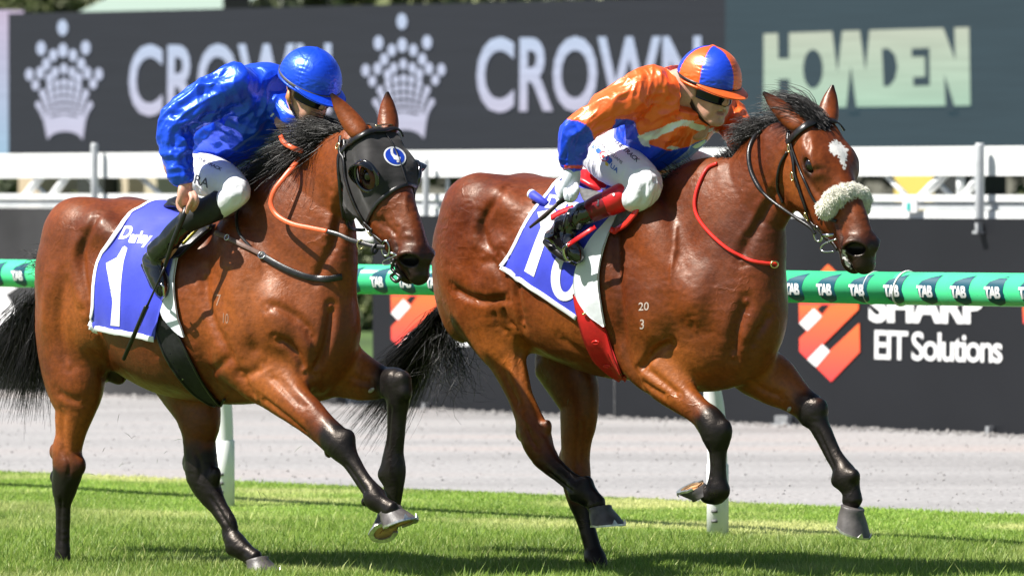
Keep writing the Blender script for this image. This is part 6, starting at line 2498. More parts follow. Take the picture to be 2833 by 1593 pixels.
BR_2 = thing('bridle', FR2, label='black leather bridle and reins on the horse with the white star', cat='bridle', group='bridles')
strap(H2, 'c', [(478, 610), (520, 560), (600, 480), (700, 412), (800, 388), (900, 392), (965, 425), (1012, 492)], .030, 'browband', M_leather, BR_2, lift=.008, t=.006)
strap(H2, 'c', [(488, 480), (475, 560), (490, 620), (510, 680), (535, 790), (545, 900), (570, 980), (610, 1110), (660, 1250), (700, 1370), (765, 1440)], .014, 'cheek_strap', M_leather, BR_2, lift=.006, t=.005)
strap(H2, 'c', [(500, 500), (520, 640), (570, 790), (640, 960), (720, 1135), (800, 1262), (790, 1370)], .011, 'noseband_strap', M_leather, BR_2, lift=.006, t=.004)
strap(H2, 'c', [(472, 690), (405, 790), (372, 930), (380, 1080), (425, 1200)], .012, 'throat_lash', M_leather, BR_2, lift=.006, round_=True)
for (x, y, rx, ry) in ((505, 655, .007, .016), (535, 935, .008, .016), (678, 1328, .009, .017)):
    p, n_1 = H2.surf('c', x, y)
    ring_at(p + n_1 * .013, n_1, rx, ry, .0032, 'buckle', M_brass, BR_2, rot=12)
rp = rein_path(H2, FR2, [('c', 205, 475, -.03), ('c', 125, 560, -.09), ('c', 78, 700, -.13), ('c', 100, 880, -.15), ('c', 180, 1045, -.16), ('c', 270, 1145, -.16), ('c', 400, 1245, -.16), ('c', 560, 1355, -.15), ('c', 690, 1440, -.145), ('d', 745, 790, -.14)])
MB().tube(rp, np.interp(np.linspace(0, 1, len(rp)), [0, .45, .5, 1], [.0105, .0105, .007, .007]), 8).build('rein', M_leather, BR_2, True)
bq = bit_side(H2, FR2, 'd', (792, 770), BR_2, 2)
MB().tube([FR2.Q('d', 820, 800, -.15), FR2.Q('d', 930, 795, -.13)], .0075, 8).build('bit_mouthpiece', M_steel, BR_2, True)
MB().tube(smooth_chain([list(FR2.Q('d', x, y, -.145)) for (x, y) in [(955, 838), (880, 862), (815, 900), (800, 940), (840, 965), (930, 960)]], 5), .0040, 6).build('bit_bar', M_steel, BR_2, True)
strap(H2, 'd', [(700, 720), (740, 810), (800, 860), (880, 880), (940, 950)], .015, 'chin_strap', M_leather, BR_2, lift=.007, t=.005)

# sheepskin noseband
NB2 = thing('sheepskin_noseband', FR2, label='fluffy cream sheepskin noseband across the nose of the starred horse', cat='noseband')
hp_ = H2.hp
nb = Cloth(hp_((.36, 0, -.05)) - .22, hp_((.36, 0, -.05)) + .22, .0045)
arc = [(.380, -.078, -.104), (.374, -.072, -.074), (.368, -.058, -.048), (.362, 0, -.026), (.368, .058, -.048), (.374, .072, -.074), (.380, .078, -.104)]
nb.f.chain([tuple(hp_(a)) + (.037, .036) for a in arc], 0, sub=5)


def fuzz(V, N):
    return V + N * ((vnoise(V, 55, 3) - .5) * .014 + (vnoise(V, 120, 4) - .5) * .008)[:, None]


no_ = nb.finish('fleece', M_fleece, NB2, it=1, extra=fuzz)
rg = np.random.default_rng(5)
NN = normals(nb.V, nb.Q)
ix = rg.integers(0, len(nb.V), 9000)
Vh, Qh = hair_mesh(nb.V[ix], NN[ix] + rg.normal(size=(9000, 3)) * .45, .009 + .006 * rg.random(9000), .0016, .5, (0, 0, -.3), 6, 3)
fz = obj('wool', Vh, Qh, M_fleece, NB2)
fz['kind'] = 'stuff'
strap(H2, 'd', [(830, 560), (900, 640), (960, 660)], .014, 'strap', M_leather, NB2, lift=.004)

# ---------------- brands and print on the breeches
M_brand_faint = mat('faint_brand', (.30, .16, .10), .6)


def on_horse(H, txt, w, org, ex, ey, mat_=None, b=.01):
    return print_on(H.bvh, H.fr, tri_text(txt, bold=b), w, org, ex, ey, 'brand', mat_ or M_brand, H.root, lift=.0015)


on_horse(H2, '20', 'w', (158, 866), (72, -4), (2, -76))
on_horse(H2, '3', 'w', (165, 990), (72, -4), (2, -92))
on_horse(H1, '7', 'r', (782, 520), (44, 2), (2, -60), M_brand_faint, 0)
on_horse(H1, '10', 'r', (806, 582), (26, 4), (2, -52), M_brand_faint, 0)
M_ink = mat('dark_print', (.05, .05, .07), .6)
M_ink_red = mat('red_print', (.65, .03, .03), .6)
M_ink_blue = mat('blue_print', (.02, .12, .5), .6)
M_ink_yellow = mat('yellow_print', (.8, .6, .05), .6)
print_on(BR1.bvh, FR1, tri_text('THE TRACK', bold=.02, shear=.2, spacing=.9), 'g', (420, 985), (38, 19), (14, -32), 'print', M_ink, J1)
print_on(BR1.bvh, FR1, tri_text('RA', bold=.01), 'g', (388, 1175), (92, 33), (24, -100), 'print', M_ink, J1)
print_on(BR2.bvh, FR2, tri_text('THE TRACK', bold=.02, shear=.2, spacing=.9), 'i', (890, 150), (48, 42), (42, -44), 'print', M_ink, J2)
print_on(BR2.bvh, FR2, tri_text('CRAIG WILLIAMS', bold=.0, spacing=.95), 'i', (722, 150), (34, 31), (28, -32), 'print', M_ink, J2)
print_on(BR2.bvh, FR2, tri_text('AU', bold=.02), 'i', (668, 222), (52, 12), (12, -60), 'print', M_ink_blue, J2)
print_on(BR2.bvh, FR2, tri_text('UA', bold=.02), 'i', (858, 405), (52, 46), (24, -60), 'print', M_ink_blue, J2)
print_on(BR2.bvh, FR2, ell_(26, 26), 'i', (745, 245), (1, 0), (0, 1), 'print', M_ink_blue, J2, lim=10)
oV2 = [(math.cos(a) * 52, math.sin(a) * 52) for a in th] + [(math.cos(a) * 42, math.sin(a) * 42) for a in th]
print_on(BR2.bvh, FR2, (np.array(oV2), F0), 'i', (800, 300), (.9, .2), (0, 1), 'print', M_ink_red, J2, lim=10)
print_on(BR2.bvh, FR2, ell_(16, 16), 'i', (790, 300), (1, 0), (0, 1), 'print', M_ink_red, J2, lim=10)
print_on(BR2.bvh, FR2, poly2([(815, 310), (840, 296), (880, 325), (884, 350), (855, 380), (818, 345)]), 'i', (0, 0), (1, 0), (0, 1), 'print', M_ink_blue, J2, lim=10)
print_on(BR2.bvh, FR2, poly2([(812, 345), (845, 372), (838, 400), (812, 385)]), 'i', (0, 0), (1, 0), (0, 1), 'print', M_ink_yellow, J2, lim=10)
if GA2:
    print_on(GA2.bvh, FR2, ell_(12, 15, 10), 'i', (897, 682), (1, 0), (0, 1), 'print', M_print_white, J2, lim=10)
    print_on(GB2.bvh, FR2, tri_text('3', bold=.03), 'i', (720, 790), (60, 10), (6, -90), 'print', M_ink, J2)
# ------------------------------------------------------------------ the racecourse
def vline(p, q):
    """vertical plane through two ground points: returns (origin, unit along, normal towards the camera)"""
    p, q = np.array([*p, 0.0]), np.array([*q, 0.0])
    d = (q - p) / np.linalg.norm(q - p)
    n = np.array([d[1], -d[0], 0])
    if n @ p > 0:
        n = -n
    return p, d, n


def on_plane(pl, u, v, off=0.0):
    p, d, n = pl
    r = ray(u, v)
    c = np.array([0, 0, CAMZ])
    t = ((p + n * off - c) @ n) / (r @ n)
    return c + r * t


def plane_poly(pl, w, pts, off, name, mat_, root, t=.004):
    """flat printed or cut-out shape standing on a vertical plane, outline given in picture windows"""
    P = np.array([on_plane(pl, *nat(w, *p), off) for p in pts])
    m = len(P)
    # fan via ngon; give it a real thickness
    V = np.concatenate([P, P - pl[2] * t])
    F = [tuple(range(m)), tuple(range(2 * m - 1, m - 1, -1))] + [(i, i + m, (i + 1) % m + m, (i + 1) % m) for i in range(m)]
    return obj(name, V, F, mat_, root, smooth=False)


def plane_print(pl, shape, w, org, ex, ey, off, name, mat_, root):
    V, F = shape
    P = [on_plane(pl, *nat(w, org[0] + x * ex[0] + y * ey[0], org[1] + x * ex[1] + y * ey[1]), off) for (x, y) in V]
    return obj(name, P, F, mat_, root, smooth=False)


def slab(pl, s0, s1, z0, z1, thick_, off, name, mat_, root=None):
    p, d, n = pl
    mb = MB()
    a = p + d * s0 + n * off
    b = p + d * s1 + n * off
    back = -n * thick_
    up0, up1 = np.array([0, 0, z0]), np.array([0, 0, z1])
    V = [a + up0, b + up0, b + up1, a + up1, a + up0 + back, b + up0 + back, b + up1 + back, a + up1 + back]
    mb.add(V, [(0, 1, 2, 3), (5, 4, 7, 6), (0, 4, 5, 1), (3, 2, 6, 7), (0, 3, 7, 4), (1, 5, 6, 2)])
    return mb.build(name, mat_, root)


def s_at(pl, u):
    """distance along the plane's line where picture column u meets it"""
    q = on_plane(pl, u, 700)
    return float((q - pl[0]) @ pl[1])


# ---- ground
M_turf = add_noise(mat('turf_soil', (.09, .15, .035), .9), 3, .3, bump=.6, bump_scale=60, dist=.02)
M_gravel = mat('pale_gravel', (.50, .48, .475), .9)
b_ = bsdf(M_gravel)
tc = nd(M_gravel, 'ShaderNodeTexCoord')
mpg = nd(M_gravel, 'ShaderNodeMapping')
mpg.inputs['Rotation'].default_value = (0, 0, math.radians(42))
mpg.inputs['Scale'].default_value = (.12, .55, 1)
lk(M_gravel, tc.outputs['Object'], mpg.inputs['Vector'])
ng = nd(M_gravel, 'ShaderNodeTexNoise')
ng.inputs['Scale'].default_value = 1.0
ng.inputs['Detail'].default_value = 4
lk(M_gravel, mpg.outputs[0], ng.inputs['Vector'])
rg_ = nd(M_gravel, 'ShaderNodeValToRGB')
cr = rg_.color_ramp
cr.elements[0].position = .34
cr.elements[0].color = (.225, .218, .214, 1)
cr.elements[1].position = .66
cr.elements[1].color = (.350, .308, .292, 1)
e_ = cr.elements.new(.5)
e_.color = (.310, .300, .296, 1)
lk(M_gravel, ng.outputs['Fac'], rg_.inputs['Fac'])
n2 = nd(M_gravel, 'ShaderNodeTexNoise')
n2.inputs['Scale'].default_value = 26
n2.inputs['Detail'].default_value = 6
lk(M_gravel, tc.outputs['Object'], n2.inputs['Vector'])
mx = nd(M_gravel, 'ShaderNodeMix', data_type='RGBA')
mx.blend_type = 'OVERLAY'
mx.inputs[0].default_value = .6
lk(M_gravel, rg_.outputs['Color'], mx.inputs[6])
lk(M_gravel, n2.outputs['Fac'], mx.inputs[7])
lk(M_gravel, mx.outputs[2], b_.inputs['Base Color'])
bpg = nd(M_gravel, 'ShaderNodeBump')
bpg.inputs['Strength'].default_value = .6
bpg.inputs['Distance'].default_value = .02
lk(M_gravel, n2.outputs['Fac'], bpg.inputs['Height'])
lk(M_gravel, bpg.outputs[0], b_.inputs['Normal'])

gr = obj('ground', [(-400, -60, -.03), (400, -60, -.03), (400, 900, -.03), (-400, 900, -.03)], [(0, 1, 2, 3)], add_noise(mat('far_turf', (.055, .10, .02), .9), .4, .3))
tag(gr, kind='structure')
gd = np.array([2.5 + 2.88, 27.26 - 31.45])
gd /= np.linalg.norm(gd)
ga, gb = np.array([-2.88, 31.45]) - gd * 60, np.array([2.5, 27.26]) + gd * 60
pw = vline((-4.07, 44.45), (3.33, 36.3))
wd = pw[1][:2]
wa, wb = np.array([-4.07, 44.45]) - wd * 60, np.array([3.33, 36.3]) + wd * 60
pa = obj('gravel_path', [(*ga, 0), (*gb, 0), (*(wb + (3, 3)), 0), (*(wa + (3, 3)), 0)], [(0, 1, 2, 3)], M_gravel)
tag(pa, kind='structure')
tu = obj('turf_track', [(*ga, .004), (*gb, .004), (60, -60, .004), (-80, -60, .004)], [(3, 2, 1, 0)], M_turf)
tag(tu, kind='structure')

# ---- grass blades over the turf
def grass(n, seed):
    rg = np.random.default_rng(seed)
    Y = np.sqrt(rg.random(n * 2) * (32.0 ** 2 - 21.6 ** 2) + 21.6 ** 2)
    X = (rg.random(n * 2) * 2 - 1) * (.098 * Y + .15)
    ge = 31.45 + (X + 2.88) * (gd[1] / gd[0])
    edge = (vnoise(np.stack([X, Y, X * 0], 1), 5, 2) - .5) * .10
    k = Y < ge + edge
    X, Y, ge = X[k][:n], Y[k][:n], ge[k][:n]
    n = len(X)
    P3 = np.stack([X, Y, X * 0], 1)
    band = vnoise(P3, .9, 7) * .6 + vnoise(P3, 2.6, 8) * .4
    near = sstep(27.3, 25.3, Y + .8 * (vnoise(P3, 1.2, 4) - .5) + .85 * X * .7)
    h = (.016 + .024 * near) * (.6 + .8 * rg.random(n)) * (.75 + .5 * band)
    long_ = rg.random(n) < .03
    h = np.where(long_, h * 1.7, h)
    a = rg.random(n) * 6.283
    lean = (.25 + .55 * rg.random(n)) * h
    dx, dy = np.cos(a) * lean, np.sin(a) * lean
    wd_ = (.0016 + .0014 * rg.random(n))
    wx, wy = -np.sin(a + rg.normal(0, .6, n)) * wd_, np.cos(a + rg.normal(0, .6, n)) * wd_
    z0 = np.full(n, .003)
    V = np.stack([
        np.stack([X - wx, Y - wy, z0], 1), np.stack([X + wx, Y + wy, z0], 1),
        np.stack([X + dx * .38 - wx * .8, Y + dy * .38 - wy * .8, z0 + h * .58], 1), np.stack([X + dx * .38 + wx * .8, Y + dy * .38 + wy * .8, z0 + h * .58], 1),
        np.stack([X + dx, Y + dy, z0 + h], 1)], 1).reshape(-1, 3)
    b = (np.arange(n) * 5)[:, None]
    T = np.concatenate([b + np.array([[0, 1, 3]]), b + np.array([[0, 3, 2]]), b + np.array([[2, 3, 4]])])
    dry = np.clip(sstep(.50, .72, vnoise(P3, 1.6, 12) * .5 + .5 * vnoise(P3 * np.array([.3, 1, 1]), 2.2, 14)) * (1 - .75 * near) + (rg.random(n) < .06) * .7, 0, 1)
    tint = rg.random(n)
    c = np.stack([.21 + .21 * tint, .37 + .20 * tint, .075 + .06 * tint], 1)
    c = c * (.60 + .75 * band)[:, None] * (1 - .22 * near)[:, None]
    c = c * (1 - dry[:, None]) + np.array([.74, .76, .40]) * dry[:, None]
    c = np.minimum(c * np.array([1.06, 1.04, .84]), .9)
    c = np.repeat(c, 5, axis=0)
    return V, T, c


Vg, Tg, cg = grass(400000 if FINE >= 1 else 60000, 3)
M_grass = mat('grass_blades', (.1, .25, .03), .5, spec=.35)
at = nd(M_grass, 'ShaderNodeAttribute', attribute_name='col')
lk(M_grass, at.outputs['Color'], bsdf(M_grass).inputs['Base Color'])
bsdf(M_grass).inputs['Subsurface Weight'].default_value = 0
# light passing through the blades
tr = nd(M_grass, 'ShaderNodeBsdfTranslucent')
lk(M_grass, at.outputs['Color'], tr.inputs['Color'])
mxs = nd(M_grass, 'ShaderNodeMixShader')
mxs.inputs[0].default_value = .5
lk(M_grass, bsdf(M_grass).outputs[0], mxs.inputs[1])
lk(M_grass, tr.outputs[0], mxs.inputs[2])
out_ = [n for n in M_grass.node_tree.nodes if n.type == 'OUTPUT_MATERIAL'][0]
lk(M_grass, mxs.outputs[0], out_.inputs['Surface'])
go_ = obj('grass', Vg, Tg, M_grass, smooth=False)
set_attr(go_.data, 'col', cg)
tag(go_, label='thick short green turf grass under the galloping horses', cat='grass', kind='stuff')

# ---- running rail
M_rail = add_noise(mat('green_rail_plastic', (.085, .78, .34), .28, spec=.5), 5, .06, rough_amt=.08)
M_rail_white = add_noise(mat('white_rail_plastic', (.86, .86, .86), .6, spec=.3), 5, .04)
M_logo_teal = mat('logo_teal', (.004, .075, .115), .4)
pr = vline((-2.64, 28.8), (2.19, 23.9))
RAIL = tag(empty('running_rail'), 'green running rail printed with repeating TAB logos behind the horses', 'rail')
RAIL.location = (*pr[0][:2], 0)
rz = math.atan2(pr[1][1], pr[1][0])
RAIL.rotation_euler = (0, 0, rz)
RR = .0715
ZR = 1.166
sj = s_at(pr, 2493)
mb = MB()
mb.tube([(-14, 0, ZR), (-5, 0, ZR), (0, 0, ZR), (sj, 0, ZR)], RR, 32)
mb.build('tube', M_rail, RAIL, True)
mb = MB()
mb.tube([(sj + .003, 0, ZR - .001), (sj + 3, 0, ZR + .012), (sj + 14, 0, ZR)], RR * 1.012, 32)
mb.build('tube', M_rail, RAIL, True)
mb = MB()
mb.tube([(sj + .05 * math.sin(a) * .4 + .02, (RR + .003) * math.cos(a), ZR + (RR + .004) * math.sin(a)) for a in np.linspace(0, 2 * math.pi, 33)[:-1]], .0045, 8, closed=True)
mb.build('joint_ring', M_rail_white, RAIL, True)
mb = MB()
mb.tube([(sj - .16 + .01 * math.sin(a), (RR + .0005) * math.cos(a), ZR + (RR + .0005) * math.sin(a)) for a in np.linspace(0, 2 * math.pi, 33)[:-1]], .0022, 6, closed=True)
mb.build('joint_line', M_rail_white, RAIL, True)
leaf = [(-50, -22), (-35, -42), (0, -58), (52, -74), (40, -40), (34, -5), (40, 28), (30, 50), (-8, 68), (-38, 40), (-48, 10)]
tv, tf = refine(np.array([(x / 100 * .118, y / 100 * -.108) for (x, y) in leaf]), [tuple(range(len(leaf)))], .016)
wv, wf = tri_text('TAB', .066, bold=.0030, spacing=.82)
wv = wv - np.array([wv[:, 0].mean(), .024])
wv, wf = refine(wv * np.array([.80, 1.0]), wf, .014)


def wrap(V, r):
    """bend a flat print round the tube; the camera looks at the side of -y"""
    out = []
    for (x, y) in V:
        a = y / RR - .12
        out.append((x, -r * math.cos(a), r * math.sin(a)))
    return out


me_l = new_mesh('logo', wrap(tv, RR + .0012), tf)
me_l.materials.append(M_logo_teal)
me_t = new_mesh('lettering', wrap(wv, RR + .0022), wf)
me_t.materials.append(M_print_white)
s_ref = s_at(pr, nat('n', 200, 310)[0])
k0 = int((-2.4 - s_ref) / .192)
s = s_ref + k0 * .192
while s < 9.0:
    if not (sj - .03 < s < sj - .02):
        o = bpy.data.objects.new('logo', me_l)
        COL.objects.link(o)
        o.parent = RAIL
        zz = ZR + (0 if s < sj else .0)
        o.location = (s + (0 if s < sj else .012), 0, zz)
        o2 = bpy.data.objects.new('lettering', me_t)
        COL.objects.link(o2)
        o2.parent = o
        if s > sj:
            o.scale = (1, 1.012, 1.012)
    s += .192


def rail_post(s_, key):
    mb = MB()
    c = smooth_chain([(s_, .25, -.25), (s_, .25, .25), (s_, .235, .55), (s_ - .005, .19, .80), (s_ - .01, .12, .98), (s_ - .01, .03, 1.07), (s_ - .01, 0, ZR - RR + .01)], 5)
    n_ = len(c)
    r = np.interp(np.linspace(0, 1, n_), [0, .38, .45, 1], [.046, .046, .036, .030])
    mb.tube(c, r, 20)
    po = mb.build('post', M_rail_white, RAIL, True)
    mb = MB()
    mb.tube([(s_, .25, -.02), (s_, .25, .34), (s_, .25, .345)], [.050, .050, .046], 24)
    mb.build('sleeve', M_rail_white, po, True)
    for k in range(3):
        mb = MB()
        mb.tube([(s_ + .010, .25 - .0485, .085 + k * .045), (s_ + .035, .25 - .042, .085 + k * .045)], .010, 8, flat=.7)
        mb.build('slot', M_grey_felt, po, True)


# rail posts stand a quarter metre behind the rail
poff = (pr[0] - pr[2] * .25, pr[1], pr[2])
rail_post(s_at(poff, 1986), 0)
rail_post(s_at(poff, 621), 1)
rail_post(s_at(poff, 1986) + 3.35, 2)
rail_post(s_at(poff, 621) - 3.35, 3)

# ---- advertising wall
M_wall = add_noise(mat('black_advertising_board', (.012, .013, .016), .5, spec=.25), 1.2, .12, bump=.1)
M_wall_grey = mat('faded_grey_board', (.038, .038, .039), .6, spec=.25)
add_noise(M_wall_grey, 1.0, .45, detail=5)
M_wall_white = add_noise(mat('white_board_print', (.80, .80, .80), .5), 4, .04)
M_red_print = mat('red_orange_print', (.85, .10, .05), .5)
tcr = nd(M_red_print, 'ShaderNodeTexCoord')
gz = nd(M_red_print, 'ShaderNodeSeparateXYZ')
lk(M_red_print, tcr.outputs['Generated'], gz.inputs[0])
rr_ = nd(M_red_print, 'ShaderNodeValToRGB')
rr_.color_ramp.elements[0].color = (.80, .05, .055, 1)
rr_.color_ramp.elements[1].color = (.90, .15, .03, 1)
lk(M_red_print, gz.outputs['Z'], rr_.inputs['Fac'])
lk(M_red_print, rr_.outputs['Color'], bsdf(M_red_print).inputs['Base Color'])
WZ = 1.405
sg0, sg1 = s_at(pw, 930), s_at(pw, 1031)
WL = tag(empty('advertising_wall'), 'faded dark grey advertising board at the left beyond the track', 'advertising board', 'advertising boards along the gravel path')
WR = tag(empty('advertising_wall'), 'black advertising board printed SHARP EIT Solutions beyond the rail', 'advertising board', 'advertising boards along the gravel path')
slab(pw, -30, sg0, -.03, 1.449, .10, 0, 'board', M_wall_grey, WL)
slab(pw, sg1, s_at(pw, 2833) + 25, -.03, WZ, .10, 0, 'board', M_wall, WR)
for us in (1700,):
    q = s_at(pw, us)
    slab(pw, q, q + .008, .0, WZ - .01, .004, .0042, 'joint', M_grey_felt, WR)
plane_poly(pw, 'o', [(-60, 700), (150, 700), (45, 768), (142, 912), (-60, 1090)], .006, 'lettering', M_wall_white, WL)


def eit(dx):
    """the printed panel; dx = shift in metres along the wall"""
    sh_ = pw[1] * dx

    def poly(pts, off, name, m):
        o = plane_poly(pw, 'n', pts, off, name, m, WR)
        o.location = tuple(sh_)
        return o
    poly([(325, 168), (500, 330), (500, 425), (160, 425), (160, 330)], .006, 'logo', M_red_print)
    poly([(160, 400), (500, 400), (500, 420), (205, 548), (162, 505)], .0075, 'logo', M_red_print)
    poly([(500, 430), (500, 395), (370, 395), (162, 590), (162, 665), (210, 712), (500, 425)], .009, 'logo', M_red_print)
    poly([(505, 503), (508, 668), (343, 840), (258, 755), (332, 665)], .0075, 'logo', M_red_print)
    poly([(243, 420), (290, 466), (208, 548), (162, 505)], .0105, 'logo_band', M_wall_white)
    poly([(293, 625), (335, 665), (258, 755), (208, 712)], .0105, 'logo_band', M_wall_white)
    poly([(330, 400), (290, 400), (262, 425), (290, 450)], .012, 'logo_gap', M_wall)
    for (txt, org, ex, ey, bold) in (('SHARP', (560, 487), (226, 4), (0, -250), .045), ('EIT', (582, 705), (166, 6), (2, -232), .014), ('Solutions', (800, 712), (167, 5), (2, -228), .014)):
        o = plane_print(pw, tri_text(txt, bold=bold, spacing=.86 if txt != 'SHARP' else .95), 'n', org, ex, ey, .006, 'lettering', M_wall_white, WR)
        o.location = tuple(sh_)


eit(0.0)
eit(s_at(pw, 1082) - s_at(pw, 2211))
plane_poly(pw, 'n', [(1440, 410), (1520, 410), (1520, 520), (1443, 505)], .006, 'logo', M_red_print, WR)
M_bracket = add_noise(mat('galvanised_bracket', (.36, .37, .38), .5, .4), 30, .3)
for (w, x, y, bw, bh, root_, lab) in (('n', 70, 1060, .20, .11, WR, 0), ('H', 160, 475, .05, .08, WR, 0), ('n', 1250, 1125, .05, .12, WR, 0), ('m', 1190, 1300, .045, .10, WR, 0), ('I', 755, 555, .18, .10, WR, 0)):
    u_, v_ = nat(w, x, y)
    q = on_plane(pw, u_, v_, .03)
    R_ = np.array([pw[1], pw[2], (0, 0, 1)])
    MB().box(q, (bw * .6, .05, bh * .6), R=R_).box(q + np.array([0, 0, -bh * .33]), (bw, .08, bh * .2), R=R_).build('bracket', M_bracket, root_)

# ---- white steel fence behind the wall
M_fence = add_noise(mat('white_fence_paint', (.80, .81, .80), .45), 2.5, .05)
M_fence_grey = add_noise(mat('grey_fence_steel', (.48, .50, .51), .45), 6, .12)
pf = (pw[0] - pw[2] * 1.5, pw[1], pw[2])
FN = tag(empty('fence'), 'white steel truss fence with a broad top panel behind the boards', 'fence')
f0, f1 = -30, s_at(pf, 2833) + 25
slab(pf, f0, f1, 1.690, 1.895, .08, 0, 'top_panel', M_fence, FN)
slab(pf, f0, f1, 1.512, 1.560, .06, 0, 'rail', M_fence, FN)
slab(pf, f0, f1, 1.455, 1.508, .05, -.02, 'rail', M_fence_grey, FN)
slab(pf, f0, f1, 1.20, 1.450, .05, .0, 'lower_panel', M_fence, FN)
for k, (u_, zt, wpx) in enumerate(((283, 1.975, .060), (1200, 1.83, .050), (2732, 1.915, .066), (-600, 1.9, .06), (3500, 1.9, .06))):
    q = pf[0] + pf[1] * s_at(pf, u_) + pf[2] * .08
    MB().tube([q + np.array([0, 0, .2]), q + np.array([0, 0, zt - .02]), q + np.array([0, 0, zt])], [wpx / 2, wpx / 2, wpx / 2.3], 14).build('post', M_fence_grey, FN, True)


def strut(w, a, b, off, r, mm):
    A, B = on_plane(pf, *nat(w, *a), off), on_plane(pf, *nat(w, *b), off)
    MB().tube([A, B], r, 10).build('brace', mm, FN, True)


for (w, a, b, r, g) in (('k', (255, 985), (130, 1140), .036, 0), ('k', (390, 1000), (280, 1145), .034, 0), ('k', (190, 1050), (285, 1135), .018, 1), ('k', (505, 1010), (580, 1105), .022, 1), ('k', (800, 1010), (920, 1115), .022, 1),
                        ('m', (655, 1000), (780, 1125), .020, 0), ('m', (1000, 990), (850, 1140), .036, 0), ('m', (940, 1030), (1035, 1125), .020, 1), ('m', (1085, 1000), (1085, 1130), .030, 0), ('m', (1195, 1000), (1100, 1135), .030, 0),
                        ('l', (700, 1020), (700, 1125), .016, 1)):
    strut(w, a, b, -.05 - .05 * g, r, M_fence_grey if g else M_fence)
plane_poly(pf, 'm', [(752, 1140), (832, 1140), (832, 1216), (752, 1216)], .05, 'notice', M_wall_white, FN, t=.02)
plane_poly(pf, 'm', [(776, 1160), (796, 1160), (796, 1205), (776, 1205)], .055, 'notice_mark', mat('teal_mark', (.03, .45, .40), .5), FN, t=.002)

# ---- what shows through the fence: lawn, hedge, booths
pb = (pw[0] - pw[2] * 14, pw[1], pw[2])
M_hedge = add_noise(mat('clipped_hedge', (.12, .20, .03), .8), 6, .5, bump=1, bump_scale=20, dist=.1)
M_lawn = add_noise(mat('sunny_lawn', (.20, .30, .05), .9), 2, .3)


def leafy(name, lo_, hi_, n, size, seed, colour, root=None, stem=None):
    """a leafy mass: many small leaf faces through a box-like volume"""
    rg = np.random.default_rng(seed)
    c = (np.array(lo_) + np.array(hi_)) / 2
    h_ = (np.array(hi_) - np.array(lo_)) / 2
    P = rg.normal(size=(n, 3))
    P = P / (np.linalg.norm(P, axis=1)[:, None]) * (rg.random(n) ** .35)[:, None]
    P = np.clip(P * 1.15, -1, 1) * h_ + c
    P += (vnoise(P, .8, seed) - .5)[:, None] * h_ * .5
    A = rg.normal(size=(n, 3))
    B = rg.normal(size=(n, 3))
    A /= np.linalg.norm(A, axis=1)[:, None]
    B = np.cross(A, B)
    B /= np.linalg.norm(B, axis=1)[:, None]
    s_ = size * (.6 + .8 * rg.random(n))[:, None]
    V = np.stack([P - A * s_, P + B * s_ * .5, P + A * s_, P - B * s_ * .5], 1).reshape(-1, 3)
    F = np.arange(n * 4).reshape(-1, 4)
    return obj(name, V, F, colour, root, smooth=False)


M_leaf = add_noise(mat('tree_leaves', (.060, .078, .038), .6), 1.2, .6)
M_leaf2 = add_noise(mat('pale_leaves', (.13, .15, .06), .6), 1.2, .4)
M_trunk = add_noise(mat('bark', (.12, .09, .06), .9), 8, .4)
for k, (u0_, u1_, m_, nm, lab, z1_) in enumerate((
        (-40, 18, mat('tan_panel', (.48, .38, .26), .7), 'booth', 'tan booth panel seen through the fence at the far left', 1.95),
        (160, 232, mat('recess_shade_paint', (.018, .022, .018), .8), 'booth', 'near-black panel painted as a shaded booth opening behind the fence left of the tan posts', 1.95),  # solid slab; the shade of an opening is put into its colour
        (236, 262, mat('tan_post', (.50, .42, .30), .7), 'booth_post', 'tan post beside the grey fence post at the left', 1.95),
        (345, 378, mat('tan_post_b', (.46, .40, .28), .7), 'booth_post', 'tan post behind the fence near the blue cuff', 1.95),
        (2380, 2522, mat('yellow_panel', (.62, .46, .10), .7), 'booth', 'ochre yellow panel through the fence right of the sheepskin', 1.95),
        (2526, 2615, mat('recess_shade_paint_b', (.020, .022, .022), .8), 'booth', 'near-black panel painted as a shaded opening between the yellow panels behind the fence', 1.95),  # closed slab too, its near-black colour stands in for shade inside
        (2750, 2990, mat('grey_green_panel', (.22, .26, .17), .7), 'booth', 'grey green panel through the fence at the right edge', 1.95))):
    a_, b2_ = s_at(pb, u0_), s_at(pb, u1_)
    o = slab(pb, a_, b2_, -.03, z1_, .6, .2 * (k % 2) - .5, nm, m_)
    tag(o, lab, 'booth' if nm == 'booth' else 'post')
for k, (u0_, u1_, lab) in enumerate(((20, 160, 'green hedge seen through the fence at the left'), (262, 345, 'hedge between the tan posts at the left'), (378, 900, 'hedge behind the jockey in blue, below the screen'), (1100, 1700, 'sunlit hedge through the fence between the two horses'), (2616, 2750, 'yellow green hedge through the fence braces at the right'))):
    a_, b2_ = s_at(pb, u0_), s_at(pb, u1_)
    c_ = pb[0] + pb[1] * (a_ + b2_) / 2
    L_2 = (b2_ - a_)
    o = leafy('hedge', (-L_2 / 2 * 1.1, -.5, -.1), (L_2 / 2 * 1.1, .5, 1.55), int(3000 + 1500 * L_2), .07, 40 + k, M_leaf2)
    o.location = tuple(c_ - pb[2] * 1.0)
    o.rotation_euler = (0, 0, math.atan2(pb[1][1], pb[1][0]))
    tag(o, lab, 'hedge', 'hedges behind the white fence')

# ---- big LED screen
EXPO = 2 ** vs.exposure


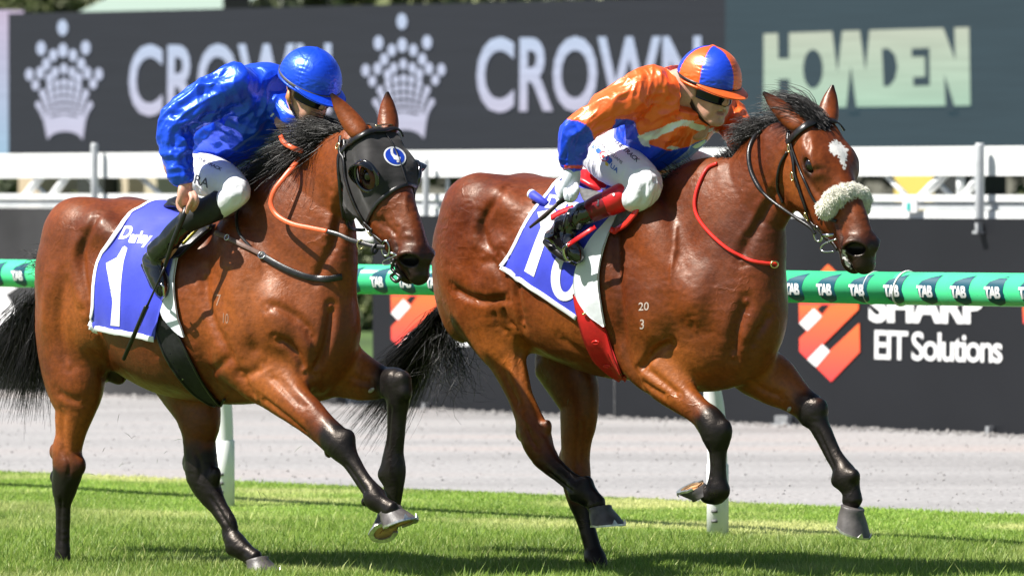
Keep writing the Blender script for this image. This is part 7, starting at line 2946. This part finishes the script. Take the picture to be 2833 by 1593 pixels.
def led(name, c1, c2=None):
    """screen pixels give off light: sRGB colours as they read in daylight"""
    def lin(c):
        return [((x / 255 + .055) / 1.055) ** 2.4 / EXPO for x in c]
    m = mat(name, (.01, .01, .01), .7, spec=.1)
    b = bsdf(m)
    b.inputs['Emission Strength'].default_value = 1
    col_ = nd(m, 'ShaderNodeRGB')
    col_.outputs[0].default_value = (*lin(c1), 1)
    src = col_.outputs[0]
    if c2:
        tcl = nd(m, 'ShaderNodeTexCoord')
        sx = nd(m, 'ShaderNodeSeparateXYZ')
        lk(m, tcl.outputs['Generated'], sx.inputs[0])
        mm_ = nd(m, 'ShaderNodeMix', data_type='RGBA')
        mm_.inputs[6].default_value = (*lin(c2), 1)
        mm_.inputs[7].default_value = (*lin(c1), 1)
        lk(m, sx.outputs['Z'], mm_.inputs[0])
        src = mm_.outputs[2]
    # scan lines and faint banding of the modules
    tc_ = nd(m, 'ShaderNodeTexCoord')
    mp_ = nd(m, 'ShaderNodeMapping')
    mp_.inputs['Scale'].default_value = (.6, .6, 16)
    lk(m, tc_.outputs['Object'], mp_.inputs['Vector'])
    nn_ = nd(m, 'ShaderNodeTexNoise')
    nn_.inputs['Scale'].default_value = 1.5
    nn_.inputs['Detail'].default_value = 3
    lk(m, mp_.outputs[0], nn_.inputs['Vector'])
    r_ = nd(m, 'ShaderNodeMapRange')
    r_.inputs['From Min'].default_value = .3
    r_.inputs['From Max'].default_value = .7
    r_.inputs['To Min'].default_value = .92
    r_.inputs['To Max'].default_value = 1.08
    lk(m, nn_.outputs['Fac'], r_.inputs['Value'])
    mu_ = nd(m, 'ShaderNodeMix', data_type='RGBA')
    mu_.blend_type = 'MULTIPLY'
    mu_.inputs[0].default_value = 1
    lk(m, src, mu_.inputs[6])
    lk(m, r_.outputs[0], mu_.inputs[7])
    lk(m, mu_.outputs[2], b.inputs['Emission Color'])
    return m


L_dark = led('led_slate', (52, 56, 64))
L_teal = led('led_teal', (58, 78, 87))
L_text = led('led_lavender', (196, 212, 238), (206, 204, 226))
L_mint = led('led_mint', (198, 206, 186), (178, 212, 188))
L_side = led('led_side_panel', (205, 190, 215), (165, 200, 225))
c70 = at_depth(1416.5, 700, 70.0)
ps = vline((c70[0] - 8.2, 70 + 8.2 * .71), (c70[0] + 8.2, 70 - 8.2 * .71))
SC = tag(empty('led_screen'), 'long LED screen showing CROWN logos and HOWDEN behind the race', 'screen')
zt = on_plane(ps, 24, 38.7)[2]
zb = 2.02
sA, sB, sC_ = s_at(ps, 24), s_at(ps, 2006), s_at(ps, 2833) + 14
slab(ps, sA, sB, zb, zt, .35, 0, 'display', L_dark, SC)
slab(ps, sB + .001, sC_, zb, zt + .02, .35, 0, 'display', L_teal, SC)
slab(ps, sA - 6, sA - .01, zb, zt + .05, .35, .02, 'display', L_side, SC)
slab(ps, sA, sC_, zb - .08, zb - .005, .30, .02, 'frame', M_leather, SC)
for k_ in range(14):
    q = ps[0] + ps[1] * (sA - 4 + k_ * 3.0) - ps[2] * .2
    MB().box(q + np.array([0, 0, 1.0]), (.12, .12, 2.0)).build('leg', M_fence_grey, SC)
plane_print(ps, tri_text('CROWN', bold=.022, spacing=1.03), 'k', (728, 650), (294, -3), (4, -552), .02, 'lettering', L_text, SC)
plane_print(ps, tri_text('CROWN', bold=.022, spacing=1.03), 'l', (856, 628), (326, -3), (4, -580), .02, 'lettering', L_text, SC)


def crown(w, f, sname):
    V, F = [], []

    def dot(x, y, rx, ry):
        k = len(V)
        X, Y = f(x, y)
        for a in np.linspace(0, 2 * math.pi, 15)[:-1]:
            V.append((X + rx * math.cos(a), Y + ry * math.sin(a)))
        F.append(tuple(range(k, k + 14)))
    for (x, y) in [(358, 160)]:
        dot(x, y, 30, 46)
    for (x, y) in [(235, 278), (490, 275), (360, 290)]:
        dot(x, y, 27, 41)
    for (x, y) in [(305, 318), (418, 318), (265, 368), (465, 368), (168, 428), (230, 418), (500, 418), (565, 425)]:
        dot(x, y, 24, 36)
    for (x, y) in [(365, 395), (315, 415), (413, 415), (203, 487), (533, 480), (283, 450), (450, 447)]:
        dot(x, y, 22, 32)
    for y0, n_, dx, q_, rx, ry in ((472, 3, 41, .0042, 19, 26), (522, 4, 37, .0036, 17, 22), (566, 4, 34, .0030, 16, 18), (606, 4, 31, .0026, 16, 14), (640, 4, 29, .0022, 16, 12)):
        for i in range(-n_, n_ + 1):
            dot(367 + i * dx, y0 + q_ * (i * dx) ** 2, rx, ry)
    k = len(V)
    pts = [(238, 640), (262, 665), (300, 672), (367, 655), (430, 672), (480, 662), (500, 636), (488, 700), (474, 800)]
    pts += [(372 + 100 * math.cos(a), 812 - 60 * math.sin(a)) for a in np.linspace(.2, math.pi - .2, 9)]
    pts += [(272, 800), (255, 720)]
    for p in pts:
        V.append(f(*p))
    F.append(tuple(range(k, k + len(pts))))
    k = len(V)
    o = plane_print(ps, (np.array(V), F), w, (0, 0), (1, 0), (0, 1), .02, 'crown_logo', L_text, SC)
    o['kind'] = 'stuff'


crown('k', lambda x, y: (x, y), 0)
crown('l', lambda x, y: (448 + (x - 367) * 1.09, 124 + (y - 160) * 1.045), 1)
plane_poly(ps, 'm', [(-42, 195), (350, 180), (1133, 157), (1140, 605), (500, 612), (-42, 628)], .02, 'lettering', L_mint, SC)
for pts in ([(40, 170), (102, 168), (102, 336), (42, 337)], [(45, 455), (104, 453), (106, 640), (46, 640)], [(240 + 56 * math.cos(a), 396 + 112 * math.sin(a)) for a in np.linspace(0, 2 * math.pi, 25)[:-1]],
            [(348, 165), (408, 165), (380, 412)], [(428, 640), (456, 380), (492, 640)], [(506, 160), (564, 158), (540, 405)],
            [(635, 280), (672, 279), (708, 315), (723, 385), (708, 455), (675, 494), (645, 496)],
            [(805, 280), (905, 275), (908, 490), (816, 494), (814, 444), (882, 440), (880, 325), (806, 327)],
            [(980, 145), (1048, 145), (1054, 345)], [(992, 430), (1000, 640), (1060, 640)]):
    plane_poly(ps, 'm', pts, .03, 'letter_gap', L_teal, SC)

# ---- above the screen: roof, trees
RF = tag(empty('pavilion'), 'low pavilion with a pale green roof above the screen top', 'building')
pbk = vline((-14.0, 112.0), (4.0, 104.0))
zr0 = on_plane(pbk, 300, 30)[2]
slab(pbk, s_at(pbk, 205), s_at(pbk, 648), -.03, zr0 - .1, 6, 0, 'wall', mat('pavilion_wall', (.42, .36, .30), .7), RF)
a_, b2_ = s_at(pbk, 200), s_at(pbk, 655)
p_, d_, n_ = pbk
up = np.array([0, 0, 1.])
MB().add([p_ + d_ * a_ + n_ * .6 + up * (zr0 - .25), p_ + d_ * b2_ + n_ * .6 + up * (zr0 - .15), p_ + d_ * b2_ - n_ * 4 + up * (zr0 + 1.1), p_ + d_ * a_ - n_ * 4 + up * (zr0 + 1.0),
          p_ + d_ * a_ + n_ * .6 + up * (zr0 - .35), p_ + d_ * b2_ + n_ * .6 + up * (zr0 - .25)], [(0, 1, 2, 3), (4, 5, 1, 0)]).build('roof', mat('pale_green_roof', (.28, .36, .30), .5), RF)
MB().box(p_ + d_ * s_at(pbk, 655) + up * 2.6, (.5, .5, 5.6)).build('post', M_leather, RF)
for k, (u_, Yd, hh, ww, lab, m_) in enumerate(((30, 150, 8.5, 3.2, 'dark tree above the left end of the screen', M_leaf), (130, 140, 8.0, 3.0, 'olive tree above the first crown logo', M_leaf), (225, 132, 7.4, 2.0, 'bright green shrub left of the pale roof', M_leaf2),
                                                (720, 150, 8.5, 4.0, 'tree right of the pale pavilion roof', M_leaf), (1000, 160, 9.0, 4.5, 'dark tree above the second crown logo', M_leaf), (1250, 150, 8.5, 4.5, 'pale tree above the middle of the screen', M_leaf2),
                                                (1560, 165, 9.5, 5.5, 'broad dark tree above the second CROWN word', M_leaf), (1950, 160, 10, 5.5, 'tall tree above the join in the screen', M_leaf), (2350, 165, 10.5, 6, 'dark tree above the word HOWDEN', M_leaf), (2750, 165, 10.5, 6, 'dark tree above the right end of the screen', M_leaf))):
    c_ = at_depth(u_, 500, Yd)
    t_ = tag(empty('tree', (c_[0], c_[1], 0)), lab, 'tree', 'trees behind the screen')
    leafy('crown', (-ww, -ww, hh * .2), (ww, ww, hh * 1.15), 3500, .26, 60 + k, m_, t_)
    MB().tube([(0, 0, -.1), (.05, .05, hh * .3), (-.1, 0, hh * .6)], [.22, .17, .08], 10).build('trunk', M_trunk, t_, True)

M_clip = mat('dark_green_clipping', (.05, .10, .03), .7)
# ---- clods and grass clippings thrown up by the hooves
for k, (w, x, y, lat, L_3, a_) in enumerate((('C', 677, 545, .1, .020, 80), ('C', 735, 645, .1, .022, -40), ('C', 765, 655, .1, .012, 20), ('C', 1022, 670, -.3, .018, 5), ('C', 595, 725, .3, .012, 60), ('C', 950, 741, .3, .010, 25), ('C', 693, 815, .2, .011, 30),
                                             ('C', 525, 868, .0, .018, -15), ('E', 466, 720, -.3, .022, 40), ('E', 243, 980, -.3, .020, -70), ('E', 275, 990, -.3, .018, -50), ('E', 1195, 450, .3, .014, 30), ('E', 1243, 445, .3, .015, 85), ('H', 975, 450, -.2, .014, 80), ('I', 1125, 1200, .1, .016, 55), ('C', 900, 790, -.2, .008, 85))):
    p_0 = FR1.w(FR1.Q(w, x, y, lat)) if w in 'CE' else FR2.w(FR2.Q(w, x, y, lat))
    aa = math.radians(a_)
    d_1 = np.array([math.cos(aa), .2, math.sin(aa)])
    o = MB().tube([p_0 - d_1 * L_3, p_0 + np.array([0, .003, .004]), p_0 + d_1 * L_3], [.0008, .0022, .0006], 4, flat=.4).build('grass_clipping', M_clip, None)
    tag(o, 'tiny grass clipping kicked up in the air near the hooves', 'grass clipping', 'grass clippings flying in the air')

# loose stones on the gravel path
rg = np.random.default_rng(77)
n = 5000
t1, t2 = rg.random(n), rg.random(n) ** .8
Yc = 27 + 19 * t1
Xc = (rg.random(n) * 2 - 1) * (.1 * Yc + .3)
ge_ = 31.45 + (Xc + 2.88) * (gd[1] / gd[0])
we_ = 44.45 + (Xc + 4.07) * (pw[1][1] / pw[1][0])
k = (Yc > ge_ + .1) & (Yc < we_ - .02)
near_wall = rg.random(n) < .3
Yc = np.where(near_wall, we_ - rg.random(n) ** 2 * .5 - .03, Yc)
k = k | near_wall
Xc, Yc = Xc[k], Yc[k]
n = len(Xc)
r_ = .0035 + .007 * rg.random(n) ** 3 + .010 * near_wall[k] * rg.random(n)
base = np.array([(1, 0, 0), (-.5, .87, 0), (-.5, -.87, 0), (0, 0, 1), (.3, .2, -.6)])
V = np.stack([Xc, Yc, r_ * .25], 1)[:, None, :] + (base[None] * (.7 + .6 * rg.random((n, 5, 1)))) * r_[:, None, None]
F = np.array([(0, 1, 3), (1, 2, 3), (2, 0, 3), (1, 0, 4), (2, 1, 4), (0, 2, 4)])
F = (np.arange(n) * 5)[:, None, None] + F[None]
st_ = obj('gravel_stones', V.reshape(-1, 3), F.reshape(-1, 3), add_noise(mat('gravel_stone', (.33, .315, .305), .9), 9, .35), smooth=False)
tag(st_, 'loose pale stones scattered on the gravel path and along the foot of the boards', 'gravel', kind='stuff')
